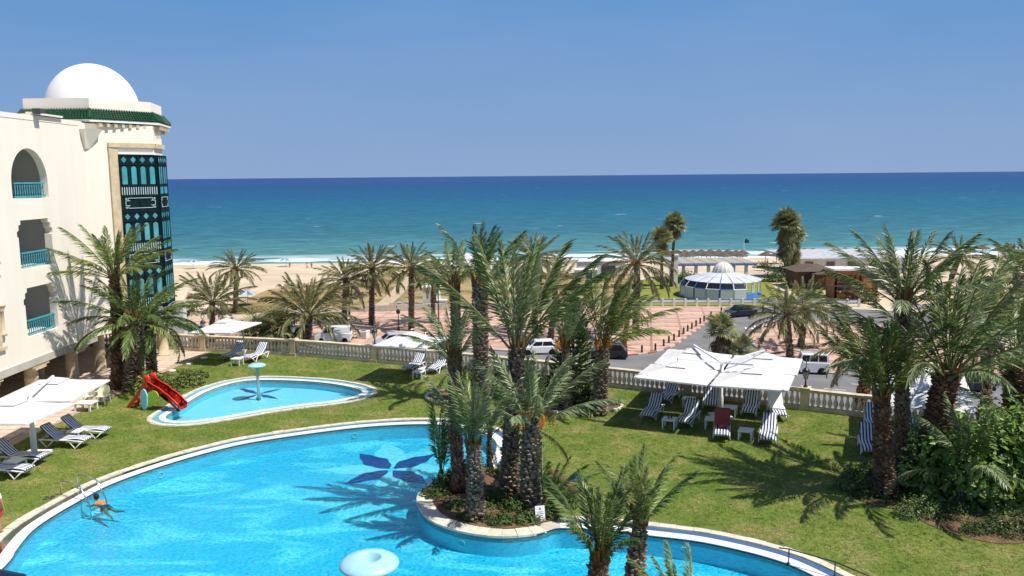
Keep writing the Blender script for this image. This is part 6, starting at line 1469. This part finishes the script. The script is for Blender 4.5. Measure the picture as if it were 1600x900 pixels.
car('dark grey car behind the middle parasol top', (684, 546), 185, gr, 'hatch', 4.0)
car('white car parked behind the tallest island palm', (842, 552), 184, wh_, 'hatch', 4.1, H_=1.5)
car('black hatchback parked at the kerb left of the road sign', (948, 559), 172, dkp, 'hatch', 4.3, H_=1.5)
car('dark blue saloon driving up at the head of the side road', (1156, 494), 200, nav, 'sedan', 4.5, H_=1.5)
car('white off-road car with a roof rack on the main road', (1261, 582), 168, wh_, 'jeep', 3.9, 1.65, 1.95)
car('white car parked under the palms at the right edge', (1562, 541), 215, wh_, 'suv', 4.4, 1.8, 1.65)
car('dark blue car on the road behind the right hand parasols', (1508, 609), 165, nav, 'sedan', 4.4, H_=1.5)
car('dark grey car parked beyond the right plaza', (1465, 522), 195, gr, 'suv', 4.4, 1.8, 1.6)
car('silver car parked beyond the right plaza', (1510, 510), 195, sil, 'hatch', 4.2)

# ------------------------------------------------------------------ street furniture
def bollard(): 
    m_ = MB(); m_.lathe([(.15, 0), (.15, .08), (.11, .12), (.10, .5), (.13, .56), (.09, .64), (.11, .72), (.05, .82), (0, .84)], 10); return m_.mesh('bollard', M['dark'], True)
bm_ = bollard(); bx = [(1003, 551), (1024, 548), (1037, 541), (1045, 536), (1053, 532), (1061, 526.5), (1068, 522), (1074.5, 518), (1081, 514), (1087.5, 510), (1094, 506), (1100, 502.5), (1111, 496), (1127, 489)]
word = ['first', 'second', 'third', 'fourth', 'fifth', 'sixth', 'seventh', 'eighth', 'ninth', 'tenth', 'eleventh', 'twelfth', 'thirteenth', 'last']
for k, q in enumerate(bx):
    o = obj('bollard', bm_); o.location = P(*q, ZS+.09); tag(o, '%s black bollard from the near end of the curved plaza kerb' % word[k], 'bollard', 'bollards along the plaza kerb')
for k, (q, lb) in enumerate([((911, 548), 'black bollard left of the black hatchback'), ((1192, 486), 'black bollard right of the dark blue saloon'), ((1210, 487), 'black bollard near the head of the side road by the fence'), ((1276, 486), 'black bollard beyond the twin palms')]):
    o = obj('bollard', bm_); o.location = P(*q, ZS+.09); tag(o, lb, 'bollard', 'bollards along the plaza kerb')
def planter(label, q, s=1.0):
    m_ = MB(); m_.box((0, 0, .4), (1.1*s, 1.1*s, .8*s), taper=1.05); m_.box((0, 0, .82*s), (1.2*s, 1.2*s, .1)); t = thing('stone_block', label, 'stone block', P(*q, ZS+.09), R(-12), 'pale stone blocks on the plaza'); m_.build('block', M['twhite'], t)
    d_ = MB(); d_.box((0, 0, .88*s), (.7*s, .7*s, .04)); d_.build('soil', M['dirt'], t)
planter('pale stone block right of the white van', (568, 528), 1.0)
for q, lb in [((1170, 522), 'first pale stone block at the corner of the right plaza'), ((1184, 519), 'second pale stone block, beside the corner one of the right plaza'), ((1205, 511), 'white stone block on the upper kerb of the right plaza'), ((1298, 508), 'white stone block above the twin palms at the right plaza'), ((1320, 508), 'stone block nearest the orange kiosk')]: planter(lb, q, .8)
planter('small white block on the kerb right of the white off-road car', (1329, 583), .8)
def street_lamp(label, q, ht, mm='dark', double=False):
    t = thing('street_lamp', label, 'street lamp', P(*q, ZS+.09), 0, 'street lamps on the plaza'); m_ = MB(); m_.tube([(0, 0, 0), (0, 0, ht)], [.09, .05], 8); m_.lathe([(.16, 0), (.16, .5), (.09, .6)], 8); m_.build('pole', M[mm], t, True)
    h_ = MB(); h_.lathe([(.05, ht), (.22, ht+.08), (.26, ht+.4), (.1, ht+.6), (0, ht+.65)], 8); h_.build('lamp_head', M['dark'], t); return t
def topz(q, y): p = P(*q, ZS); return D(q[0], y, p.y).z-ZS-.7
for q, ty, lb, mm in [((623, 517), 482, 'dark lamp post right of the tall thin street palm', 'dark'), ((686, 522), 440, 'tall dark lamp post behind the green palm', 'dark'), ((844, 517), 483, 'dark lamp post left of the thin silvery palm', 'dark'), ((546, 492), 468, 'dark lamp post among the left street palms', 'dark'), ((959, 512), 488, 'short dark post left of the plaza palm', 'dark'), ((1533, 594), 430, 'rust red lamp post behind the right hand palms', 'rust'), ((1416, 512), 455, 'dark lamp post behind the tall dark trunk', 'dark'), ((1456, 545), 470, 'dark lamp post behind the fattest palm', 'dark'), ((1568, 560), 500, 'dark lamp post beside the white car at the right', 'dark')]:
    street_lamp(lb, q, max(1.4, topz(q, ty)), mm)
rs = thing('road_sign', 'round road sign seen from its grey back beside the painted kerb', 'road sign', P(1017, 551, ZS+.09)); m_ = MB(); hsz = D(1018, 515, P(1017, 551, ZS).y).z-ZS-.09; m_.tube([(0, 0, 0), (0, 0, hsz+.3)], .04, 8); m_.build('pole', M['alu'], rs, True)
m_ = MB(); pr = [(0, -.02), (.36, -.02), (.36, .02), (0, .02)]; m_.lathe(pr, 24); m_.v = [tuple(Matrix.Rotation(PI/2, 4, 'X') @ Vector(v)+Vector((0, -.06, hsz))) for v in m_.v]; m_.build('disc', mat('sign_back_grey', (.16, .17, .17), .5, .4), rs)
# blue and white barrier along the cafe lawn
fn = thing('low_barrier', 'low blue and white painted barrier in front of the pavilion lawn', 'fence'); fa, fb2 = P(1000, 478, ZS), P(1342, 479, ZS); L_ = (fb2-fa).length; dn = (fb2-fa)/L_; nseg = 19
for k in range(nseg+1):
    p = fa+dn*(L_*k/nseg); m_ = MB(); m_.box((p.x, p.y, ZS+.55), (.28, .28, 1.1), rz=math.atan2(dn.y, dn.x)); m_.build('barrier_post', M['twhite'], fn)
    if k < nseg:
        q = fa+dn*(L_*(k+.5)/nseg); m_ = MB(); m_.box((q.x, q.y, ZS+.74), (L_/nseg-.3, .14, .36), rz=math.atan2(dn.y, dn.x)); m_.build('barrier_board', M['white'], fn)
        m_ = MB(); m_.box((q.x, q.y, ZS+.52), (L_/nseg-.3, .10, .06), rz=math.atan2(dn.y, dn.x)); m_.box((q.x, q.y, ZS+.96), (L_/nseg-.3, .16, .07), rz=math.atan2(dn.y, dn.x)); m_.build('blue_rail', M['blue'], fn)
lw = thing('low_wall', 'low pale wall between the plaza and the dry field', 'wall'); pts = [P(*q, ZS) for q in ((400, 499), (470, 492), (540, 487), (620, 485), (700, 482), (860, 480), (1000, 479))]
for a, b in zip(pts, pts[1:]):
    d = b-a; n = max(1, int(d.length/5)) 
    for k in range(n): c = a+d*((k+.5)/n); m_ = MB(); m_.box((c.x, c.y, ZS+.4), (d.length/n*.985, .3, .8), rz=math.atan2(d.y, d.x)); m_.build('wall_panel', M['kerb'], lw)

# ------------------------------------------------------------------ pavilion with conical roof
M['roofpanel'] = mat('weathered_white_panel', (.60, .61, .60), .5, .3, noise=(.6, .15))
pv = P(1129, 470, ZS); PC = Vector((D(1133, 466, pv.y+4).x, pv.y+5.6, ZS)); pvt = thing('round_pavilion', 'round glass pavilion with a white panelled roof, lantern dome and blue posts', 'pavilion', PC); PR = 5.9; n = 20
k0 = pv.y/1300
hz1 = 2.7; hz2 = 3.75
for k in range(n):
    a0, a1 = 2*PI*k/n, 2*PI*(k+1)/n
    m_ = MB()
    def rp(a, r_, z): return (r_*math.cos(a), r_*math.sin(a), z)
    for r0_, r1_, z0_, z1_ in ((PR, PR*.62, hz1, hz1+(hz2-hz1)*.55), (PR*.61, 1.5, hz1+(hz2-hz1)*.56+.0, hz2)):
        e_ = .012; m_.add([rp(a0+e_, r0_, z0_), rp(a1-e_, r0_, z0_), rp(a1-e_*1.5, r1_, z1_), rp(a0+e_*1.5, r1_, z1_), rp(a0+e_, r0_, z0_-.08), rp(a1-e_, r0_, z0_-.08), rp(a1-e_*1.5, r1_, z1_-.08), rp(a0+e_*1.5, r1_, z1_-.08)], [(0, 1, 2, 3), (7, 6, 5, 4), (0, 4, 5, 1), (1, 5, 6, 2), (2, 6, 7, 3), (3, 7, 4, 0)])
    m_.build('roof_panel', M['roofpanel'], pvt)
    m_ = MB(); m_.tube([rp(a0, PR+.05, hz1-.03), rp(a0, 1.4, hz2-.02)], .06, 5); m_.build('rafter', M['blue'], pvt)
    am = (a0+a1)/2; left = math.cos(a0) < .35
    m_ = MB(); m_.box(rp(a0, PR-.25, hz1/2), (.14, .14, hz1), rz=a0); m_.build('post', M['blue'] if left else M['white'], pvt)
    if math.cos(am) < .30:
        m_ = MB(); m_.add([rp(a0+.02, PR+.75, 0.15), rp(a1-.02, PR+.75, .15), rp(a1-.02, PR+.75, 1.75), rp(a0+.02, PR+.75, 1.75)]+[rp(a0+.02, PR+.70, .15), rp(a1-.02, PR+.70, .15), rp(a1-.02, PR+.70, 1.75), rp(a0+.02, PR+.70, 1.75)], [(0, 1, 2, 3), (7, 6, 5, 4), (3, 2, 6, 7)]); m_.build('glass_panel', mat('milky_glass', (.50, .55, .56), .2, .6) if k == 0 or 'milky_glass' not in bpy.data.materials else bpy.data.materials['milky_glass'], pvt)
        m_ = MB(); m_.tube([rp(a0, PR+.73, 0), rp(a0, PR+.73, 1.8), rp(a0, PR-.05, hz1)], .06, 5); m_.tube([rp(a0, PR+.73, 1.8), rp(a1, PR+.73, 1.8)], .05, 4); m_.tube([rp(a0, PR+.73, .1), rp(a1, PR+.73, .1)], .08, 4); m_.build('glazing_bar', M['white'] if k % 2 else M['blue'], pvt)
        m_ = MB(); m_.add([rp(a0+.02, PR+.68, 1.85), rp(a1-.02, PR+.68, 1.85), rp(a1-.02, PR, hz1-.12), rp(a0+.02, PR, hz1-.12)], [(0, 1, 2, 3), (3, 2, 1, 0)]); m_.build('sloping_glass', M['glass'], pvt)
    elif -.95 < math.sin(am) < -.2:
        m_ = MB(); m_.box(rp(am, PR-.2, .55), (.08, PR*2*math.sin(PI/n)*.95, .85), rz=am); m_.build('blue_board', mat('blue_banner', (.10, .22, .60), .5), pvt)
m_ = MB(); m_.lathe([(1.62*math.cos(a), hz2-.05+1.55*math.sin(a)) for a in [i*PI/16 for i in range(8)]]+[(0, hz2+1.5)], 16); m_.build('lantern_dome', mat('dome_panels', (.66, .62, .54), .6, noise=(2, .1)), pvt)
m_ = MB(); m_.tube([(0, 0, hz2+1.4), (0, 0, hz2+2.2)], .05, 5)
for k in range(16): a = 2*PI*k/16; m_.tube([(1.66*math.cos(a)*math.cos(e_), 1.66*math.sin(a)*math.cos(e_), hz2-.05+1.6*math.sin(e_)) for e_ in (0, .4, .8, 1.2, 1.5)], .025, 3)
m_.build('dome_rib', M['white'], pvt)
m_ = MB(); m_.lathe([(PR-.1, -.05), (PR-.1, .12), (0, .12)], 40); m_.build('floor_plinth', M['turq'], pvt)
m_ = MB(); m_.lathe([(1.6, .12), (1.6, 1.2), (1.75, 1.25), (0, 1.25)], 16); m_.build('bar_counter', M['blue'], pvt)
# pergola / flat roof behind it
pg = thing('beach_pergola', 'long flat reed roof on white columns behind the round pavilion', 'pergola'); q0, q1 = P(1052, 452, ZS), P(1184, 440, ZS); q0 = Vector((D(1045, 440, 146).x, 146, ZS)); q1 = Vector((D(1182, 440, 146).x, 146, ZS))
for k in range(7):
    a = q0.lerp(q1, k/7); b = q0.lerp(q1, (k+1)/7); m_ = MB(); m_.box(((a.x+b.x)/2, 151, ZS+3.2), ((b-a).length-.15, 10, .3)); m_.build('roof_section', M['roofgrey'], pg)
    m_ = MB(); m_.box((a.x+.4, 146.3, ZS+1.5), (.5, .5, 3)); m_.build('column', M['twhite'], pg)
m_ = MB(); m_.box(((q0.x+q1.x)/2, 145.9, ZS+3.0), ((q1-q0).length, .2, .2)); m_.build('fascia', M['blue'], pg)
wp = thing('white_column', 'tall white column standing on the lawn left of the pavilion', 'column', P(1054, 447, ZS)); m_ = MB(); m_.box((0, 0, 2.6), (.9, .9, 5.2)); m_.box((0, 0, 5.3), (1.2, 1.2, .3)); m_.build('shaft', M['twhite'], wp)

# reed parasols on the beach
def gz(y): return ground_z(y)
def reed(label, q, r_=1.5, hgt=2.6, grp='reed parasols on the beach', zz=None):
    z = zz if zz is not None else -10.3; p = P(*q, z); t = thing('reed_parasol', label, 'parasol', p, random.uniform(0, 3), grp); m_ = MB(); m_.tube([(0, 0, 0), (0, 0, hgt)], .07, 6); m_.build('pole', M['wood'], t)
    c = MB(); rg = random.Random(int(q[0])); c.lathe([(r_, hgt-.55), (r_*1.0, hgt-.45), (r_*.55, hgt-.05), (.12, hgt+.4), (0, hgt+.42)], 18); 
    for k in range(60):
        a = rg.uniform(0, 6.28); rr_ = r_*rg.uniform(.35, 1); z_ = hgt-.5+(1-rr_/r_)*.85; o_ = Vector((math.cos(a), math.sin(a), 0)); s_v = Vector((-o_.y, o_.x, 0))*.09; pp = o_*rr_+Vector((0, 0, z_+.06)); c.add([pp-s_v, pp+s_v, pp+o_*.34+Vector((0, 0, -.3))], [(0, 1, 2)])
    c.build('thatch', M['thatch'], t); return t
rg = random.Random(12); R1 = [1058, 1070, 1083, 1096, 1110, 1123, 1137, 1150, 1160]; R2 = [1052, 1064, 1077, 1091, 1104, 1117, 1131, 1144, 1156]
ordn = ['first', 'second', 'third', 'fourth', 'fifth', 'sixth', 'seventh', 'eighth', 'ninth']
for k, x in enumerate(R1): reed('%s reed parasol from the left in the row nearest the surf behind the pavilion' % ordn[k], (x, 409+rg.uniform(-1, 1)), 1.7, 2.5)
for k, x in enumerate(R2): reed('%s reed parasol from the left in the landward row behind the pavilion' % ordn[k], (x, 413.5+rg.uniform(-1, 1)), 1.8, 2.6)
for x, y, lb in [(1196, 413, 'reed parasol alone on the sand left of the twin headed fan palm'), (1213, 414, 'reed parasol right next to the lone one left of the fan palm'), (1270, 407, 'reed parasol against the surf just right of the fan palm'), (1302, 407, 'reed parasol above the long bleached roof'), (1320, 406, 'reed parasol above the right half of the long roof'), (1256, 407, 'reed parasol behind the fan palm at the shore'), (1578, 399, 'reed parasol at the shore near the right edge'), (1560, 405, 'second reed parasol at the shore near the right edge'), (1535, 402, 'reed parasol at the shore behind the broad palm crown')]: reed(lb, (x, y), 1.8, 2.6)
reed('large reed parasol between the hedge and the wooden huts, rear one', (1274, 442), 2.2, 3.0, 'reed parasols by the huts', ZS); reed('large reed parasol between the hedge and the wooden huts, front one', (1283, 450), 2.6, 3.0, 'reed parasols by the huts', ZS)
# long bleached roof, huts and kiosk
br_ = thing('beach_bar', 'long low beach bar with a bleached reed roof behind the kiosk', 'building'); xa, xb = D(1238, 410, 160).x, D(1420, 410, 160).x
for k in range(9):
    m_ = MB(); x = xa+(xb-xa)*(k+.5)/9; m_.box((x, 168, ZS+2.6), ((xb-xa)/9*.98, 20, .35)); m_.build('roof_section', mat('whitewashed_reed', (.50, .50, .52), .9, .1, noise=(1.2, .3), bump=(3, .6, .1)) if k == 0 else bpy.data.materials['whitewashed_reed'], br_)
m_ = MB(); m_.box(((xa+xb)/2, 159.5, ZS+1.2), (xb-xa-1, .3, 2.4)); m_.build('wall', M['twhite'], br_)
for k in range(5):
    m_ = MB(); x = xa+3+(xb-xa-6)*k/4; m_.box((x, 159.3, ZS+1.4), (1.6, .2, 1.2)); m_.build('window', M['glass'], br_)
hut = thing('wooden_huts', 'brown wooden hut with a pitched dark roof left of the kiosk', 'hut'); x = D(1284, 440, 136).x
m_ = MB(); m_.box((x, 139, ZS+1.5), (8, 6, 3)); m_.build('wall', M['wood'], hut)
m_ = MB(); m_.add([(x-4.6, 135.5, ZS+2.9), (x+4.6, 135.5, ZS+2.9), (x+4.6, 142.5, ZS+2.9), (x-4.6, 142.5, ZS+2.9), (x-1, 137, ZS+3.7), (x-1, 141, ZS+3.7)], [(0, 1, 4), (1, 2, 5, 4), (2, 3, 5), (3, 0, 4, 5), (3, 2, 1, 0)]); m_.build('roof', M['thatch'], hut)
for dx in (-2, 1.6): m_ = MB(); m_.box((x+dx, 135.93, ZS+1.5), (1.6, .2, 1.6)); m_.build('window', M['glass'], hut)
ki = thing('kiosk', 'orange brown kiosk with dark serving window and red letters', 'kiosk'); kx = D(1336, 455, 124).x; x0_, x1_ = D(1304, 455, 124).x, D(1371, 455, 124).x
m_ = MB(); m_.box(((x0_+x1_)/2, 125.8, ZS+2.2), (x1_-x0_, 3.6, 4.4)); m_.build('wall', M['orange'], ki)
m_ = MB(); m_.box(((x0_+x1_)/2, 125.8, ZS+4.5), (x1_-x0_+.5, 4.1, .25)); m_.build('flat_roof', M['twhite'], ki)
wx0, wx1 = D(1307, 440, 124).x, D(1345, 440, 124).x
m_ = MB(); m_.box(((wx0+wx1)/2, 123.95, ZS+1.95), (wx1-wx0, .25, 1.15)); m_.build('serving_window', M['glass'], ki)
m_ = MB(); m_.box(((wx0+wx1)/2, 123.6, ZS+1.3), (wx1-wx0+.3, .6, .12)); m_.build('counter', M['wood'], ki)
for sx in (wx0-.15, wx1+.15, x1_-.2, x0_+.1): m_ = MB(); m_.box((sx, 123.95, ZS+2.2), (.3, .3, 4.38)); m_.build('pilaster', M['rust'], ki)
fc = bpy.data.curves.new('sign_letters', 'FONT'); fc.body = 'EXCEL'; fc.size = 1.25; fc.extrude = .06; fc.space_character = 1.25; fc.align_x = 'CENTER'
fo = bpy.data.objects.new('sign_letters', fc); COL.objects.link(fo); bpy.context.view_layer.update()
dg = bpy.context.evaluated_depsgraph_get(); me = bpy.data.meshes.new_from_object(fo.evaluated_get(dg)); bpy.data.objects.remove(fo); me.materials.clear(); me.materials.append(mat('dark_red_letters', (.05, .006, .004), .5))
obj('sign_letters', me, ki, M=Matrix.Translation(((wx0+wx1)/2, 123.93, ZS+2.85)) @ Matrix.Rotation(PI/2, 4, 'X'))
fx = thing('kiosk_deck', 'wooden stair and railing in front of the orange kiosk', 'stairs'); sx_ = D(1330, 468, 121).x
for k in range(6): m_ = MB(); m_.box((sx_+.35*k, 121-.0*k, ZS+1.5-.24*k), (.36, 2.2, .12)); m_.build('step', M['wood'], fx)
m_ = MB(); m_.tube([(sx_, 119.9, ZS+2.6), (sx_+2.1, 119.9, ZS+1.1)], .06, 5); m_.tube([(sx_, 119.9, ZS), (sx_, 119.9, ZS+2.6)], .06, 5); m_.tube([(sx_+2.1, 119.9, ZS), (sx_+2.1, 119.9, ZS+1.1)], .06, 5); m_.tube([(sx_-3, 119.9, ZS+2.6), (sx_, 119.9, ZS+2.6)], .06, 5); m_.build('railing', M['rust'], fx)
# small things on the dune field and the beach
def shed(label, q, s, m, z=ZS, rz=0, roof=None, nm='shed'):
    t = thing(nm, label, nm.replace('_', ' '), P(*q, z), R(rz)); m_ = MB(); m_.box((0, 0, s[2]/2), s); m_.build('wall', m, t); m_ = MB(); m_.box((0, 0, s[2]+.06), (s[0]+.3, s[1]+.3, .14)); m_.build('roof', roof or m, t); m_ = MB(); m_.box((s[0]*.15, -s[1]/2-.02, s[2]*.42), (s[0]*.3, .08, s[2]*.7)); m_.build('door', M['dgrey'], t); return t
shed('tall white box like shed in the dry field behind the small dark palm', (675, 479), (2.4, 2, 2.9), M['twhite']); shed('small white electrical cabinet right of the tall white shed', (691, 481), (1.2, 1, 1.1), M['twhite'], nm='cabinet')
shed('white beach cabin behind the palms left of the plaza palm', (938, 433), (9, 4, 3.2), M['twhite'], z=-9.3); shed('white low beach cabin left of the other one', (915, 441), (4, 3, 2.4), M['twhite'], z=-9.3)
shed('white fenced platform at the surf behind the island palms', (915, 413), (22, 2, 1.2), M['twhite'], z=-10.4, nm='sea_wall')
dt = thing('dome_tent', 'small pale pink dome tent at the water line', 'tent', P(909, 413, -10.6)); m_ = MB(); m_.lathe([(1.25*math.cos(a), 1.2*math.sin(a)) for a in [i*PI/12 for i in range(6)]]+[(0, 1.2)], 16); m_.build('tent_shell', mat('pale_pink_nylon', (.70, .50, .46), .7), dt, True)
bu = thing('beach_umbrella', 'blue and white beach umbrella at the edge of the surf', 'parasol', P(447, 418, -10.5)); m_ = MB(); m_.tube([(0, 0, 0), (0, 0, 2.2)], .04, 5); m_.build('pole', M['alu'], bu)
for k in range(10):
    a0, a1 = 2*PI*k/10, 2*PI*(k+1)/10; m_ = MB(); m_.add([(0, 0, 2.3), (1.5*math.cos(a0), 1.5*math.sin(a0), 1.75), (1.5*math.cos(a1), 1.5*math.sin(a1), 1.75)], [(0, 1, 2), (2, 1, 0)]); m_.build('panel', M['white'] if k % 2 else mat('sky_blue_nylon', (.15, .35, .60), .7), bu)
b_ = copy_tree(bu); b_['label'] = 'pale beach umbrella partly hidden by the palms left of the field'; b_.location = P(387, 477, ZS)
b_ = copy_tree(bu); b_['label'] = 'white beach umbrella at the shore far left beside the hotel'; b_.location = P(302, 421, -10.3)
def figure(label, q, z, col, grp='people on the beach', seated=False, h=1.7):
    t = thing('person', label, 'person', P(*q, z), random.uniform(0, 6), grp); k = h/1.7
    J = [((0, 0, .88*k), .12), ((0, 0, 1.15*k), .12), ((0, 0, 1.35*k), .13), ((0, 0, 1.48*k), .055), ((0, .19, 1.36*k), .055), ((.05, .24, 1.05*k), .04), ((.1, .22, .8*k), .03), ((0, -.19, 1.36*k), .055), ((.05, -.24, 1.05*k), .04), ((.1, -.22, .8*k), .03), ((0, .09, .8*k), .085), ((.02, .1, .45*k), .06), ((0, .1, .05), .04), ((0, -.09, .8*k), .085), ((.05, -.1, .45*k), .06), ((0, -.1, .05), .04)]
    skinned('body', J, [(0, 1), (1, 2), (2, 3), (2, 4), (4, 5), (5, 6), (2, 7), (7, 8), (8, 9), (0, 10), (10, 11), (11, 12), (0, 13), (13, 14), (14, 15)], M['skin'], t, 1); head(t, (0, 0, 1.6*k), (1, 0, 0))
    skinned('clothing', [((0, 0, .78*k), .14), ((0, 0, .95*k), .135), ((0, 0, 1.3*k), .145)], [(0, 1), (1, 2)], col, t, 1)
figure('person standing right of the blue and white beach umbrella', (453, 420), -10.4, M['dgrey']); figure('person in white walking along the surf left of the low palm crowns', (480, 421), -10.4, M['cloth']); figure('person in a red top beside the pale figure at the surf', (487, 421), -10.4, M['redcloth'])
figure('dark figure among the reed parasols left of the pavilion dome', (1073, 404), -10.6, M['dgrey']); figure('person standing by the small shelter near the path to the beach', (1199, 417), -9.9, M['dgrey'])
fl = thing('flag_pole', 'pole with a dark green flag at the edge of the surf', 'flag', P(1162, 404, -10.7)); m_ = MB(); m_.tube([(0, 0, 0), (0, 0, 5.0)], .05, 6); m_.build('pole', M['white'], fl); m_ = MB()
m_.add([(0, 0, 5), (.7, .05, 4.9), (1.3, -.05, 4.6), (0, 0, 3.9), (.7, .05, 3.9), (1.2, -.05, 3.9)], [(0, 1, 4, 3), (1, 2, 5, 4), (3, 4, 1, 0), (4, 5, 2, 1)]); m_.build('flag', mat('dark_green_flag', (.01, .10, .06), .8), fl)
wf = thing('swing_frame', 'thin metal tripod frame in the dry field behind the rough palm', 'frame', P(735, 458, ZS)); m_ = MB()
for dx in (-2.2, 2.2):
    for dy in (-1, 1): m_.tube([(dx*1.15, dy, 0), (dx*.8, 0, 3.6)], .06, 5)
m_.tube([(-1.9, 0, 3.6), (1.9, 0, 3.6)], .06, 5); m_.build('frame', M['alu'], wf)
bn = thing('white_tent', 'white peaked tent roof seen between the green and the rough palm', 'tent', P(729, 430, -9.2)); m_ = MB(); m_.add([(-3, -2, 2), (3, -2, 2), (3, 2, 2), (-3, 2, 2), (0, 0, 4.6)], [(0, 1, 4), (1, 2, 4), (2, 3, 4), (3, 0, 4)]); m_.build('canopy', M['wcloth'], bn)
for sx in (-1, 1):
    for sy in (-1, 1): m_ = MB(); m_.tube([(sx*2.9, sy*1.9, 0), (sx*2.9, sy*1.9, 2)], .06, 5); m_.build('pole', M['alu'], bn)
rk = MB(); rg = random.Random(3)
for k in range(60):
    p = P(rg.uniform(608, 660), rg.uniform(474, 481), ZS); s = rg.uniform(.2, .6); rk.box((p.x, p.y, ZS+.15), (s, s*.7, s*.6), rz=rg.uniform(0, 3))
rk.build('rubble', M['roofgrey'], None, kind='stuff')
ob = rl.build('balcony_rail', M['navy'], None, True); tag(ob, 'dark rounded end of a balcony rail in the bottom left corner', 'railing')

# far belt so that the view off to the sides does not end
for o_ in bpy.data.objects:
    if o_.name.startswith('sun_lounger') and o_.get('label') == 'x': print('unlabelled', o_.name)
print('objects', len(bpy.data.objects))
